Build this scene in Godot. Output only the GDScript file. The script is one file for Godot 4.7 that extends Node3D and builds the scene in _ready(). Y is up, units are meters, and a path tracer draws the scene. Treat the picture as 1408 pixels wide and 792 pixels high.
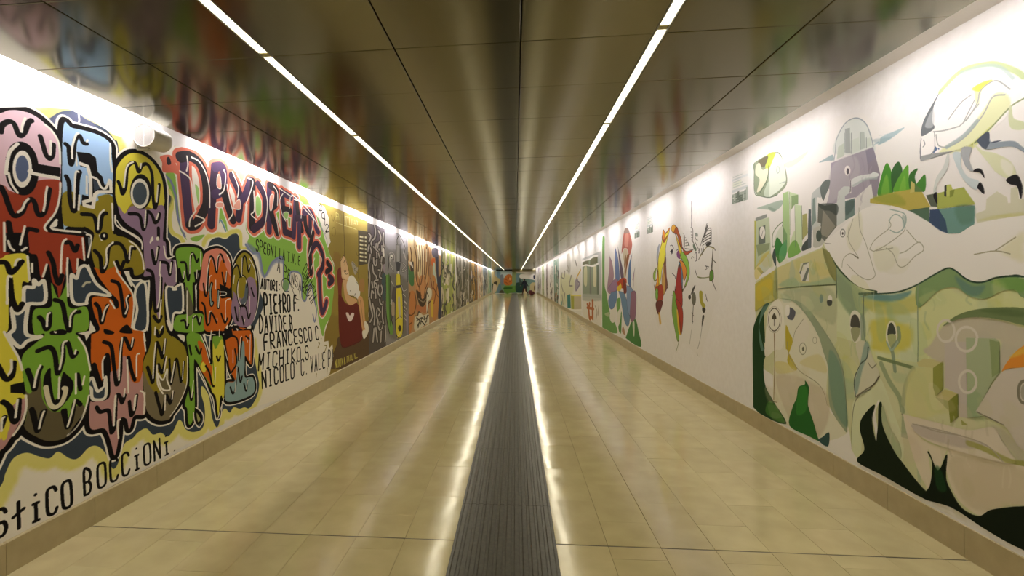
extends Node3D
# A pedestrian underpass with painted walls. Units: metres, y up, the passage runs along -z.

const EYE := 1.558
const LEFT_WALL := -2.77
const RIGHT_WALL := 2.447
const CEILING := 2.748
const END := -59.8
const BACK := 4.2

var counts := {}
var rng := RandomNumberGenerator.new()

func _ready() -> void:
	rng.seed = 4711
	# --- camera -------------------------------------------------------------
	var cam := Camera3D.new()
	cam.name = "camera"
	add_child(cam)
	var yaw := 0.1
	var roll := -0.0125
	cam.transform = Transform3D(Basis(Vector3.UP, yaw) * Basis(Vector3.BACK, roll), Vector3(0, EYE, 0))
	cam.projection = Camera3D.PROJECTION_FRUSTUM
	var near := 0.05
	cam.set_frustum(near * 792.0 / 700.0, Vector2(65.83 / 700.0, -10.12 / 700.0) * near, near, 200.0)
	cam.current = true
	# --- sky, exposure --------------------------------------------------------
	var env := Environment.new()
	env.background_mode = Environment.BG_COLOR
	env.background_color = Color(0, 0, 0)
	env.tonemap_mode = Environment.TONE_MAPPER_LINEAR
	env.tonemap_exposure = 1.2
	env.sdfgi_enabled = true
	env.ssao_enabled = true
	env.ssil_enabled = true
	var we := WorldEnvironment.new()
	we.name = "environment"
	we.environment = env
	add_child(we)
	# --- structure, lamps, objects -------------------------------------------
	make_materials()
	build_shell()
	build_lamps()
	build_floor()
	build_ceiling()
	build_murals()
	build_speaker()
	build_person()

# ============================ helpers =========================================
func numbered(called: String, parent: Node) -> String:
	var key := str(parent.get_instance_id()) + called
	var n: int = counts.get(key, 0)
	counts[key] = n + 1
	return called if n == 0 else "%s_%03d" % [called, n]

func put(called: String, mesh: Mesh, mat: Material, parent: Node = self, at := Vector3.ZERO) -> MeshInstance3D:
	var o := MeshInstance3D.new()
	o.name = numbered(called, parent)
	o.mesh = mesh
	if mat:
		o.material_override = mat
	o.position = at
	parent.add_child(o, true)
	return o

func thing(called: String, label: String, category: String, at := Vector3.ZERO, group := "") -> Node3D:
	var o := Node3D.new()
	o.name = numbered(called, self)
	add_child(o, true)
	o.position = at
	tag(o, label, category, group)
	return o

func tag(o: Node, label: String, category: String, group := "") -> void:
	o.set_meta("label", label)
	o.set_meta("category", category)
	if group != "":
		o.set_meta("group", group)

func structure(called: String, label: String, category: String) -> Node3D:
	var o := Node3D.new()
	o.name = called
	add_child(o, true)
	o.set_meta("kind", "structure")
	tag(o, label, category)
	return o

func quad(st: SurfaceTool, a: Vector3, b: Vector3, c: Vector3, d: Vector3) -> void:
	# a b c d counter-clockwise seen from outside; Godot's front faces run clockwise
	for p in [a, c, b, a, d, c]:
		st.add_vertex(p)

func slab_into(st: SurfaceTool, size: Vector3, c: float, t: Transform3D) -> void:
	# a slab whose upper rim is chamfered by c: origin in the middle of its top
	var x := size.x / 2
	var z := size.z / 2
	var h := size.y
	var top := [Vector3(-x + c, 0, z - c), Vector3(x - c, 0, z - c), Vector3(x - c, 0, -z + c), Vector3(-x + c, 0, -z + c)]
	var rim := [Vector3(-x, -c, z), Vector3(x, -c, z), Vector3(x, -c, -z), Vector3(-x, -c, -z)]
	var low := [Vector3(-x, -h, z), Vector3(x, -h, z), Vector3(x, -h, -z), Vector3(-x, -h, -z)]
	for l in [top, rim, low]:
		for i in 4:
			l[i] = t * l[i]
	quad(st, top[0], top[1], top[2], top[3])
	for i in 4:
		var j := (i + 1) % 4
		quad(st, rim[i], rim[j], top[j], top[i])
		quad(st, low[i], low[j], rim[j], rim[i])

func begin() -> SurfaceTool:
	var st := SurfaceTool.new()
	st.begin(Mesh.PRIMITIVE_TRIANGLES)
	st.set_smooth_group(-1)
	return st

func done(st: SurfaceTool) -> ArrayMesh:
	st.generate_normals()
	return st.commit()

func slab(size: Vector3, c: float) -> ArrayMesh:
	var st := begin()
	slab_into(st, size, c, Transform3D.IDENTITY)
	return done(st)

func box_into(st: SurfaceTool, lo: Vector3, hi: Vector3) -> void:
	var p := func(i: int) -> Vector3: return Vector3(hi.x if i & 1 else lo.x, hi.y if i & 2 else lo.y, hi.z if i & 4 else lo.z)
	for f in [[4, 5, 7, 6], [1, 0, 2, 3], [5, 1, 3, 7], [0, 4, 6, 2], [6, 7, 3, 2], [0, 1, 5, 4]]:
		quad(st, p.call(f[0]), p.call(f[1]), p.call(f[2]), p.call(f[3]))

func box(lo: Vector3, hi: Vector3) -> ArrayMesh:
	var st := begin()
	box_into(st, lo, hi)
	return done(st)

# sweep a ring profile (radius, along) round an axis
func lathe_into(st: SurfaceTool, profile: Array, n: int, t: Transform3D) -> void:
	for k in profile.size() - 1:
		var a: Vector2 = profile[k]
		var b: Vector2 = profile[k + 1]
		for i in n:
			var u := TAU * i / n
			var v := TAU * (i + 1) / n
			var p0 := t * Vector3(cos(u) * a.x, a.y, -sin(u) * a.x)
			var p1 := t * Vector3(cos(v) * a.x, a.y, -sin(v) * a.x)
			var p2 := t * Vector3(cos(v) * b.x, b.y, -sin(v) * b.x)
			var p3 := t * Vector3(cos(u) * b.x, b.y, -sin(u) * b.x)
			if b.x > 1e-6:
				for q in [p0, p2, p1] if a.x < 1e-6 else [p0, p2, p1, p0, p3, p2]:
					st.add_vertex(q)
			else:
				for q in [p0, p2, p1]:
					st.add_vertex(q)

# ============================ materials =======================================
var M := {}

func noise_texture(freq: float, octaves: int, lo: Color, hi: Color, noise_seed: int, as_normal := false, bump := 1.0, stretch := 1.0) -> Texture2D:
	var n := FastNoiseLite.new()
	n.noise_type = FastNoiseLite.TYPE_SIMPLEX_SMOOTH
	n.seed = noise_seed
	n.frequency = freq
	n.fractal_octaves = octaves
	var t := NoiseTexture2D.new()
	t.width = 512
	t.height = 512
	t.seamless = true
	t.noise = n
	if as_normal:
		t.as_normal_map = true
		t.bump_strength = bump
	else:
		var g := Gradient.new()
		g.set_color(0, lo)
		g.set_color(1, hi)
		t.color_ramp = g
	return t

func plain(c: Color, rough: float, metal := 0.0) -> StandardMaterial3D:
	var m := StandardMaterial3D.new()
	m.albedo_color = c
	m.roughness = rough
	m.metallic = metal
	return m

func make_materials() -> void:
	var mottled := noise_texture(0.012, 5, Color(0.93, 0.925, 0.91), Color(1, 1, 1), 3)
	var gloss := noise_texture(0.006, 4, Color(0.55, 0.55, 0.55), Color(1, 1, 1), 8)
	var wavy := noise_texture(0.008, 3, Color.BLACK, Color.WHITE, 21, true, 1.2)
	for k in 5:
		var m := plain([Color(0.765, 0.715, 0.535), Color(0.775, 0.723, 0.545), Color(0.752, 0.70, 0.525), Color(0.768, 0.713, 0.54), Color(0.758, 0.708, 0.53)][k], 0.17)
		m.albedo_texture = mottled
		m.roughness_texture = gloss
		m.normal_enabled = true
		m.normal_texture = wavy
		m.normal_scale = 0.32
		m.metallic_specular = 0.41
		m.uv1_triplanar = true
		m.uv1_world_triplanar = true
		m.uv1_scale = Vector3.ONE * 0.55
		m.uv1_offset = Vector3(k * 0.37, 0, k * 0.19)
		M["tile%d" % k] = m
	M.grout = plain(Color(0.42, 0.37, 0.28), 0.9)
	M.joint = plain(Color(0.16, 0.14, 0.11), 0.5)
	var skirt := plain(Color(0.69, 0.63, 0.475), 0.42)
	skirt.albedo_texture = mottled
	skirt.uv1_triplanar = true
	skirt.uv1_world_triplanar = true
	M.skirt = skirt
	var strip := plain(Color(0.27, 0.255, 0.20), 0.36)
	strip.albedo_texture = noise_texture(0.03, 4, Color(0.6, 0.6, 0.58), Color(1, 1, 1), 12)
	strip.uv1_triplanar = true
	strip.uv1_world_triplanar = true
	strip.uv1_scale = Vector3.ONE * 1.5
	M.strip = strip
	for k in 3:
		var m := plain([Color(0.475, 0.46, 0.37), Color(0.487, 0.472, 0.378), Color(0.463, 0.448, 0.362)][k], 0.16, 0.92)
		M["panel%d" % k] = m
	M.dark = plain(Color(0.05, 0.05, 0.045), 0.9)
	M.concrete = plain(Color(0.55, 0.53, 0.5), 0.9)
	var plaster := plain(Color(0.90, 0.885, 0.87), 0.75)
	plaster.albedo_texture = noise_texture(0.02, 5, Color(0.97, 0.967, 0.96), Color(1, 1, 1), 5)
	plaster.normal_enabled = true
	plaster.normal_texture = noise_texture(0.05, 4, Color.BLACK, Color.WHITE, 6, true, 2.0)
	plaster.normal_scale = 0.05
	plaster.uv1_triplanar = true
	plaster.uv1_world_triplanar = true
	M.plaster = plaster
	M.soffit = plain(Color(0.88, 0.86, 0.83), 0.8)
	M.alu = plain(Color(0.6, 0.6, 0.58), 0.4, 0.9)
	var warm := plain(Color(1, 0.98, 0.9), 0.5)
	warm.emission_enabled = true
	warm.emission = Color(1.0, 0.965, 0.86)
	warm.emission_energy_multiplier = 3.0
	M.warm = warm
	M.cap = plain(Color(0.72, 0.68, 0.45), 0.5)
	var cool := plain(Color(1, 1, 1), 0.5)
	cool.emission_enabled = true
	cool.emission = Color(1.0, 0.98, 0.96)
	cool.emission_energy_multiplier = 3.0
	M.cool = cool

# ============================ shell ===========================================
func build_shell() -> void:
	var s := structure("wall_left", "white plastered left wall behind the graffiti", "wall")
	put("wall_body", box(Vector3(LEFT_WALL - 0.3, -0.1, END - 0.3), Vector3(LEFT_WALL, 3.1, BACK)), M.plaster, s)
	s = structure("wall_right", "white plastered right wall behind the painted fish city", "wall")
	put("wall_body", box(Vector3(RIGHT_WALL, -0.1, END - 0.3), Vector3(RIGHT_WALL + 0.3, 3.1, BACK)), M.plaster, s)
	s = structure("wall_far", "short wall closing the far end of the passage", "wall")
	put("wall_body", box(Vector3(LEFT_WALL, -0.1, END - 0.3), Vector3(RIGHT_WALL, 3.1, END)), M.plaster, s)
	s = structure("wall_back", "wall behind the viewer", "wall")
	put("wall_body", box(Vector3(LEFT_WALL - 0.3, -0.1, BACK), Vector3(RIGHT_WALL + 0.3, 3.1, BACK + 0.3)), M.plaster, s)
	s = structure("trim_1", "dark beam under the ceiling at the far end", "beam")
	put("beam", box(Vector3(-2.2, 2.60, END), Vector3(-0.35, CEILING - 0.005, END + 0.25)), M.dark, s)
	put("beam", box(Vector3(-0.35, 2.50, END), Vector3(2.35, CEILING - 0.005, END + 0.35)), plain(Color(0.42, 0.38, 0.22), 0.6), s)
	for side in 2:
		var name_ := "baseboard_left" if side == 0 else "baseboard_right"
		var b := structure(name_, "beige stone skirting along the foot of the %s wall" % ["left", "right"][side], "skirting")
		var x: float = LEFT_WALL + 0.0125 if side == 0 else RIGHT_WALL + 0.0125
		var wide := 0.035
		var face: float = LEFT_WALL + 0.025 if side == 0 else RIGHT_WALL
		x = face - wide / 2 if side == 0 else face + wide / 2
		if side == 1:
			x = RIGHT_WALL - 0.006 + wide / 2
		var stone := slab(Vector3(wide, 0.178, 0.577), 0.004)
		var far := begin()
		var z := 1.0
		for i in 200:
			if z < END + 0.3:
				break
			var y := 0.178 + rng.randf_range(-0.0015, 0.0015)
			if z > -13.0:
				put("skirting_stone", stone, M.skirt, b, Vector3(x, y, z - 0.29))
			else:
				slab_into(far, Vector3(wide, 0.178, 0.577), 0.004, Transform3D(Basis.IDENTITY, Vector3(x, y, z - 0.29)))
			z -= 0.58
		var rest := put("skirting_run", done(far), M.skirt, b)
		rest.set_meta("kind", "stuff")

# ============================ lamps ===========================================
func area(parent: Node, at: Vector3, size: Vector2, energy: float, colour: Color, turn: Vector3) -> void:
	var l := AreaLight3D.new()
	l.name = "lamp_light"
	l.area_size = size
	l.light_energy = energy
	l.light_color = colour
	l.area_range = 80.0
	l.area_attenuation = 2.0
	l.shadow_enabled = true
	l.position = at
	l.rotation_degrees = turn
	parent.add_child(l, true)

func build_lamps() -> void:
	var diffuser := slab(Vector3(0.042, 0.012, 1.452), 0.002)
	var flip := Transform3D(Basis(Vector3.BACK, PI), Vector3.ZERO)
	var st := begin()
	box_into(st, Vector3(-0.03, 0.055, -0.748), Vector3(0.03, 0.06, 0.748))
	box_into(st, Vector3(-0.03, 0.0, -0.748), Vector3(-0.0225, 0.055, 0.748))
	box_into(st, Vector3(0.0225, 0.0, -0.748), Vector3(0.03, 0.055, 0.748))
	var housing := done(st)
	var cap := box(Vector3(-0.0215, 0.004, -0.022), Vector3(0.0215, 0.03, 0.022))
	var words := ["first", "second", "third", "fourth", "fifth", "sixth"]
	for row in 2:
		var x: float = -1.283 if row == 0 else 0.715
		var side: String = ["left", "right"][row]
		var z: float = 0.45 if row == 0 else 0.49
		var seen := 0
		while z > END + 0.4:
			var mid := z - 0.75
			var label := "slim strip light far down the %s-hand ceiling line, past its sixth visible segment" % side
			var grp := "far strip lights of the %s ceiling line" % side
			if mid > -1.0:
				label = "strip light of the %s ceiling line directly above the viewer, outside the view" % side
				grp = "strip lights above the viewer"
			elif seen < 6:
				label = "slim glowing strip light, %s segment from the viewer in the %s-hand ceiling line" % [words[seen], side]
				grp = "strip lights of the %s ceiling line" % side
				seen += 1
			var o := thing("strip_light", label, "ceiling light", Vector3(x, CEILING, mid), grp)
			put("housing", housing, M.alu, o)
			var d := put("diffuser", diffuser, M.warm, o, Vector3(0, 0.004, 0))
			d.transform = Transform3D(flip.basis, Vector3(0, 0.004, 0))
			put("end_cap", cap, M.cap, o, Vector3(0, 0, -0.75))
			area(o, Vector3(0, 0.002, 0), Vector2(0.042, 1.44), STRIP_E, Color(1.0, 0.96, 0.85), Vector3(-90, 0, 0))
			z -= 1.5
	# fluorescent tubes hidden above the edges of the suspended ceiling, washing the walls
	var tube := begin()
	var prof := []
	prof = [Vector2(0, -0.75), Vector2(0.013, -0.75), Vector2(0.013, 0.75), Vector2(0, 0.75)]
	lathe_into(tube, prof, 10, Transform3D(Basis(Vector3.RIGHT, PI / 2), Vector3.ZERO))
	var tube_mesh := done(tube)
	var batten := box(Vector3(-0.025, 0.0135, -0.77), Vector3(0.025, 0.018, 0.77))
	for row in 2:
		var x: float = -2.634 if row == 0 else 2.026
		var z: float = 3.07
		while z > END + 0.6:
			var side: String = ["left", "right"][row]
			var o := thing("cove_light", "fluorescent tube hidden above the ceiling edge along the %s wall" % side, "cove light", Vector3(x, CEILING + 0.114, z), "cove lights of the %s wall" % side)
			put("batten", batten, M.alu, o)
			put("tube", tube_mesh, M.cool, o)
			area(o, Vector3(-0.014 if row == 0 else 0.014, 0, 0), Vector2(1.5, 0.026), COVE_E[row], Color(1.0, 0.975, 0.98), Vector3(-67 if row == 0 else -70, 90 if row == 0 else -90, 0))
			z -= 2.0
const STRIP_E := 0.49
const COVE_E := [2.1, 1.65]

# ============================ floor ===========================================
const STRIP_MID := -0.083
func build_floor() -> void:
	var f := structure("floor", "beige polished stone tile floor of the passage", "floor")
	put("bed", box(Vector3(LEFT_WALL - 0.3, -0.12, END - 0.3), Vector3(RIGHT_WALL + 0.3, -0.004, BACK + 0.3)), M.grout, f)
	var long := 0.5985
	var far := []
	for k in 5:
		far.append(begin())
	var meshes := {}
	var joints := [-3.035, -7.77]
	var edges := []
	var x := STRIP_MID + 0.302
	while x < RIGHT_WALL:
		edges.append([x, minf(x + 0.3, RIGHT_WALL + 0.02)])
		x += 0.3
	x = STRIP_MID - 0.302
	while x > LEFT_WALL:
		edges.append([maxf(x - 0.3, LEFT_WALL - 0.02), x])
		x -= 0.3
	var col := 0
	for e in edges:
		var wide: float = e[1] - e[0] - 0.0015
		var mid: float = (e[0] + e[1]) / 2
		var z := 2.2 if col % 2 == 0 else 1.9
		while z > END:
			var z0: float = z
			var z1: float = z - 0.6
			# the expansion joints cut the courses
			for j in joints:
				if z0 > j + 0.004 and z1 < j + 0.004 and z0 - j > 0.02:
					z1 = j + 0.004
				elif z0 <= j + 0.005 and z0 > j - 0.004:
					z0 = j - 0.004
					z1 = z0 - (0.6 if col % 2 == 0 else 0.3)
			var l: float = z0 - z1 - 0.0015
			var at := Vector3(mid, rng.randf_range(-0.0003, 0.0003), (z0 + z1) / 2)
			var tilt := Basis(Vector3.RIGHT, rng.randfn(0.0, 0.0015)) * Basis(Vector3.BACK, rng.randfn(0.0, 0.0016))
			var m := rng.randi() % 5
			if at.z > -8.6 and at.z < -1.8:
				var key := "%.3f %.3f" % [wide, l]
				if not meshes.has(key):
					meshes[key] = slab(Vector3(wide, 0.012, l), 0.0008)
				var o := put("tile", meshes[key], M["tile%d" % m], f)
				o.transform = Transform3D(tilt, at)
			else:
				slab_into(far[m], Vector3(wide, 0.012, l), 0.0008, Transform3D(tilt, at))
			z = z1
		col += 1
	for k in 5:
		put("tile_field", done(far[k]), M["tile%d" % k], f).set_meta("kind", "stuff")
	for j in joints:
		for s in [[LEFT_WALL + 0.03, STRIP_MID - 0.303], [STRIP_MID + 0.303, RIGHT_WALL - 0.02]]:
			put("expansion_joint", box(Vector3(s[0], -0.012, j - 0.0035), Vector3(s[1], -0.0012, j + 0.0035)), M.joint, f)
	# ribbed guide strip: plates with long ribs
	var t := thing("tactile_strip", "dark ribbed guide strip running down the middle of the tiled floor", "guide strip", Vector3(STRIP_MID, 0, 0))
	var plate := rib_plate(1.176)
	var run := begin()
	var pz := 2.36
	while pz > END + 0.05:
		if pz > -11.0 and pz < 0.5:
			put("plate", plate, M.strip, t, Vector3(0, rng.randf_range(-0.0004, 0.0004), pz - 0.589))
		else:
			run.append_from(plate, 0, Transform3D(Basis.IDENTITY, Vector3(0, 0, maxf(pz - 0.589, END + 0.6))))
		pz -= 1.178
	put("plate_run", run.commit(), M.strip, t).set_meta("kind", "stuff")

func rib_plate(l: float) -> ArrayMesh:
	var st := begin()
	var h := l / 2
	var xs := [Vector2(-0.302, -0.006), Vector2(-0.302, 0.0015), Vector2(-0.290, 0.0022)]
	for k in 12:
		var c := -0.2695 + k * 0.049
		xs.append_array([Vector2(c - 0.0175, 0.0022), Vector2(c - 0.0120, 0.0062), Vector2(c + 0.0120, 0.0062), Vector2(c + 0.0175, 0.0022)])
	xs.append_array([Vector2(0.290, 0.0022), Vector2(0.302, 0.0015), Vector2(0.302, -0.006)])
	for i in xs.size() - 1:
		var a: Vector2 = xs[i]
		var b: Vector2 = xs[i + 1]
		quad(st, Vector3(a.x, a.y, h), Vector3(b.x, b.y, h), Vector3(b.x, b.y, -h), Vector3(a.x, a.y, -h))
		quad(st, Vector3(a.x, -0.008, h), Vector3(b.x, -0.008, h), Vector3(b.x, b.y, h), Vector3(a.x, a.y, h))
	return done(st)

# ============================ ceiling =========================================
func build_ceiling() -> void:
	var c := structure("ceiling", "suspended ceiling of dull metal panels", "ceiling")
	put("slab", box(Vector3(LEFT_WALL - 0.3, 2.925, END - 0.3), Vector3(RIGHT_WALL + 0.3, 3.15, BACK + 0.3)), M.soffit, c)
	var seams := [-2.62, -1.952, -1.283, -0.602, 0.042, 0.715, 1.385, 2.012]
	var back := begin()
	for k in 7:
		var a: float = seams[k] + (0.031 if k == 2 or k == 5 else -0.001)
		var b: float = seams[k + 1] - (0.031 if k == 1 or k == 4 else -0.001)
		box_into(back, Vector3(a, CEILING + 0.022, END), Vector3(b, CEILING + 0.03, BACK))
	put("backing", done(back), M.dark, c)
	var far := [begin(), begin(), begin()]
	for k in 7:
		var lamp_before: bool = k == 2 or k == 5
		var lamp_after: bool = k == 1 or k == 4
		var a: float = seams[k] + (0.031 if lamp_before else 0.003)
		var b: float = seams[k + 1] - (0.031 if lamp_after else 0.003)
		var mesh := slab(Vector3(b - a, 0.02, 0.6050), 0.0025)
		var z := 3.53
		while z > END:
			var mid := z - 0.3045
			var turn := Basis(Vector3.BACK, PI) * Basis(Vector3.RIGHT, rng.randfn(0.0, 0.0016)) * Basis(Vector3.BACK, rng.randfn(0.0, 0.0016))
			var t := Transform3D(turn, Vector3((a + b) / 2, CEILING + rng.randf_range(-0.0004, 0.0004), mid))
			var m := rng.randi() % 3
			if mid < -1.6 and mid > -13.5:
				put("ceiling_panel", mesh, M["panel%d" % m], c).transform = t
			else:
				slab_into(far[m], Vector3(b - a, 0.02, 0.6050), 0.0025, t)
			z -= 0.609
	for m in 3:
		put("panel_field", done(far[m]), M["panel%d" % m], c).set_meta("kind", "stuff")

func build_murals() -> void:
	mural_graffiti()
	mural_city()
	mural_lady()
	mural_iris()
	mural_silver()
	mural_kiosk()
	mural_farr1()
	mural_farr2()
	mural_farr3()
	mural_farr4()
	mural_farr5()
	mural_brown()
	mural_curls()
	mural_robot()
	mural_tan()
	mural_farl1()
	mural_farl2()
	mural_farl3()
	mural_farl4()
	mural_farl5()
	mural_farl6()
	mural_endwall()
	mural_noticea()
	mural_noticeb()
	mural_noticec()

func mural_graffiti() -> void:
	begin_mural("L", 1.900, 7.750, 2.950, 0.170, 0.700, 1.35)
	F("e8e2d6",[-13,480,6163,-2022,5963,3382,-37,2925],0)
	L("d6cf60",75,40,130,[3211,2008,3280,2250,3338,2424,3352,2505,3295,2610,3150,2690,3051,2658,2955,2649,2850,2608,2780,2643,2711,2587,2650,2600,2589,2712,2543,2706,2488,2598,2448,2409,2354,2298,2332,2351,2381,2491,2379,2607,2336,2672,2214,2662,2118,2609,2072,2535,2027,2511,1963,2576,1893,2602,1819,2550,1731,2538,1663,2471,1581,2474,1527,2500,1448,2517,1407,2590,1373,2649,1335,2650,1298,2558,1227,2468,1152,2443,1062,2486,999,2464,922,2397,866,2417,804,2387,722,2336,647,2341,601,2408,573,2468,425,2597,-34,2622])
	L("d6cf60",80,50,120,[798,411,879,396,953,339,1030,294,1097,280,1167,305,1208,312,1317,330,1389,378,1425,438,1431,506])
	F("3a4450",[-16,789,764,458,879,397,953,333,1030,295,1100,285,1138,306,1224,317,1315,329,1390,378,1425,435,1467,917,1677,1220,1908,660,1951,668,1994,697,1971,753,1943,808,1935,919,1966,989,2055,1019,2095,1053,2172,1063,2360,1083,2378,1118,2454,1061,2511,991,2627,956,2747,963,2843,911,2941,893,2991,935,3006,1026,3033,1061,3182,1052,3367,1259,3401,1476,3469,1638,3275,1861,3211,2008,3280,2250,3338,2424,3352,2505,3295,2610,3150,2690,3051,2658,2955,2649,2850,2608,2780,2643,2711,2587,2650,2600,2589,2712,2543,2706,2488,2598,2448,2409,2354,2298,2332,2351,2381,2491,2379,2607,2336,2672,2214,2662,2118,2609,2072,2535,2027,2511,1963,2576,1893,2602,1819,2550,1731,2538,1663,2471,1581,2474,1527,2500,1448,2517,1407,2590,1373,2649,1335,2650,1298,2558,1227,2468,1152,2443,1062,2486,999,2464,922,2397,866,2417,804,2387,722,2336,647,2341,601,2408,573,2468,425,2597,-34,2622])
	B("6d6f8c",60,70,[879,396,1057,288,1232,315,1230,412,866,513])
	L("d6cf60",85,24,45,[1908,653,1973,649,2005,696,1976,767,1953,814,1957,916,1989,972,2079,994,2124,1051])
	L("d6cf60",85,24,45,[2387,1049,2456,970,2598,933,2748,928,2860,883,3009,878,3023,1024,3128,1037])
	F("e8e2d6",[2006,614,2062,649,2072,753,2127,929,2161,1003,2403,926,2375,1001,2347,1068,2172,1056,2137,1020,2090,986,2000,956,1974,863,2003,778])
	F("8dbb52",[1911,507,2009,479,2063,634,2060,755,2126,952,2161,1018,2091,955,2036,833,2005,688,1962,622,1951,623])
	F("8dbb52",[2209,999,2402,950,2389,976,2297,1023])
	F("8dbb52",[2618,684,2722,695,2780,890,2675,779,2569,919])
	F("8dbb52",[3116,793,3186,900,3148,969,3257,1058,3391,1070,3466,1277,3527,1307,3680,1159,3910,1076,3967,1150,3972,1401,4043,1490,4121,1402,4176,1256,4471,1298,4491,1571,4605,1628,4700,1455,4793,1407,4912,1660,4975,1713,5066,1975,5196,2170,5307,2022,5534,1878,5661,1538,5732,1217,5490,962,5419,858,5314,758,5147,524,4826,362,4647,254,4364,241,3839,245,3554,257,3271,447])
	B("6f7ba0",70,40,[3148,969,3391,1070,3466,1277,3527,1307,3680,1159,3910,1076,3979,1149,3746,1168,3527,1327,3426,1287,3351,1112,3146,1054])
	S("7d86a8",26,[3112,991,3238,1069,3391,1075,3466,1277,3527,1307,3680,1159,3910,1081,3967,1150,3972,1401,4043,1490,4121,1402,4176,1256,4471,1298,4491,1571,4605,1628,4700,1455,4793,1419,4912,1660,4972,1789,4903,1936,4843,1831])
	S("7d86a8",22,[1889,519,1974,560,2028,670,2038,720,2058,853,2137,989])
	S("6f94a0",20,[2584,909,2660,790,2749,884])
	F("8dbb52",[2024,252,2116,235,2069,278,2023,305])
	F("a9cf86",[2762,269,2922,270,3111,248,3021,378,2889,313])
	F("e8e2d6",[4800,192,5023,206,5331,236,5471,433,5535,740,5553,780,5437,870,5314,745,5248,618,5150,446,5024,180,4834,124])
	S("8a90a0",9,[4797,304,4891,302,4826,362,4920,373])
	S("8a90a0",9,[4936,397,5146,550,5386,752,5420,844])
	S("8a90a0",9,[5088,273,5225,252,5364,325])
	S("8a90a0",9,[4736,388,4833,401,4934,380,5001,405])
	S("8a90a0",9,[5071,395,5171,595,5353,681])
	T("131010",13,"2",[5116,369,5243,345,5109,292,5227,271])
	T("131010",13,"0",[5202,464,5342,458,5205,388,5326,372])
	T("131010",13,"1",[5254,558,5396,543,5267,467,5399,451])
	T("131010",13,"2",[5335,651,5490,633,5339,542,5474,528])
	F("131010",[5413,642,5404,651,5382,656,5361,655,5352,648,5361,639,5383,634,5405,635])
	S("e8e2d6",84,[480,521,598,453,643,422,700,403,771,398,832,413,888,445,933,481,960,532,967,597,966,664,960,749,956,834,939,909,914,962,877,1010,853,1039,870,1070,981,1074,1106,1077,1130,1093,1135,1228,1097,1220,1077,1236,1069,1300,1042,1311,1023,1238,1004,1219,987,1318,970,1380,950,1457,937,1465,926,1401,896,1368,874,1260,843,1336,820,1336,802,1220,765,1206,706,1183,618,1223,588,1244,471,1268],1,1)
	S("e8e2d6",84,[983,425,1055,398,1245,384,1352,416,1363,501,1373,606,1363,753,1366,790,1367,1017,1399,1039,1508,1062,1605,1109,1650,1180,1662,1289,1565,1324,1530,1265,1347,1276,1239,1284,1210,1267,1182,1154,1206,1051,1142,1015,1114,1018,1014,1023,975,999],1,1)
	S("e8e2d6",84,[471,1268,588,1242,628,1218,743,1217,752,1362,714,1367,706,1419,705,1485,708,1491,681,1505,666,1458,635,1457,628,1621,608,1654,647,1729,683,1794,703,1864,707,1921,706,1998,728,2008,727,2080,704,2156,651,2217,717,2096,668,2176,612,2249,576,2274,481,2302],1,1)
	S("e8e2d6",84,[890,1374,937,1468,989,1380,1003,1289,1006,1521,1141,1534,1150,1676,1057,1691,1083,1722,1130,1804,1163,1945,1159,1968,1150,2102,1117,2200,1061,2278,989,2319,1128,2201,1077,2272,980,2327,868,2317,785,2267,716,2199,698,2110,709,2178,732,2081,733,2004,712,1973,707,1906,704,1787,781,1725,832,1694,839,1673,776,1667,778,1531,888,1515],1,1)
	S("e8e2d6",84,[1217,1285,1387,1281,1452,1351,1528,1436,1557,1503,1556,1589,1523,1706,1640,1744,1662,1814,1663,1896,1636,1967,1623,2168,1655,2229,1651,2269,1648,2360,1539,2345,1494,2427,1469,2349,1411,2333,1392,2461,1358,2570,1328,2478,1298,2395,1260,2353,1158,2323,1157,2163,1189,2159,1317,2158,1329,1887,1275,1873,1257,2041,1227,2041,1215,1918,1171,1899,1174,1715,1174,1715,1225,1702,1241,1673,1198,1573,1192,1471,1343,1489,1374,1553,1407,1548,1400,1497,1313,1419],1,1)
	S("e8e2d6",84,[1397,646,1406,574,1466,490,1544,435,1653,418,1768,453,1858,540,1887,664,1883,751,1869,1026,1900,1060,1920,1175,2007,1194,2023,1215,2020,1387,1915,1401,1884,1379,1871,1515,1888,1733,1951,1812,1973,1815,2108,1906,2147,2003,2158,2051,2153,2158,2124,2275,2041,2377,1939,2440,1917,2471,1813,2456,1724,2404,1667,2334,1645,2240,1635,2035,1646,1955,1704,1868,1730,1760,1723,1621,1744,1538,1752,1343,1656,1330,1667,1275,1659,1180,1652,1058,1606,1001,1501,958,1434,902,1410,822,1391,761],1,1)
	S("e8e2d6",72,[2042,1098,2353,1087,2359,1252,2291,1278,2264,1373,2233,1389,2241,1569,2240,1644,2375,1665,2385,1811,2007,1774,2015,1655,2148,1642,2144,1565,2135,1388,2106,1372,2045,1252],1,1)
	S("e8e2d6",72,[2378,1179,2426,1112,2538,1072,2639,1062,2744,1095,2821,1180,2818,1428,2676,1448,2659,1529,2829,1540,2816,1730,2728,1811,2697,1842,2412,1814,2382,1649,2323,1613,2326,1453,2321,1421,2356,1293],1,1)
	S("e8e2d6",72,[3339,1451,3298,1645,3198,1780,3071,1820,2952,1760,2870,1623,2844,1443,2878,1264,2966,1128,3088,1073,3214,1117,3307,1256],1,1)
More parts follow.
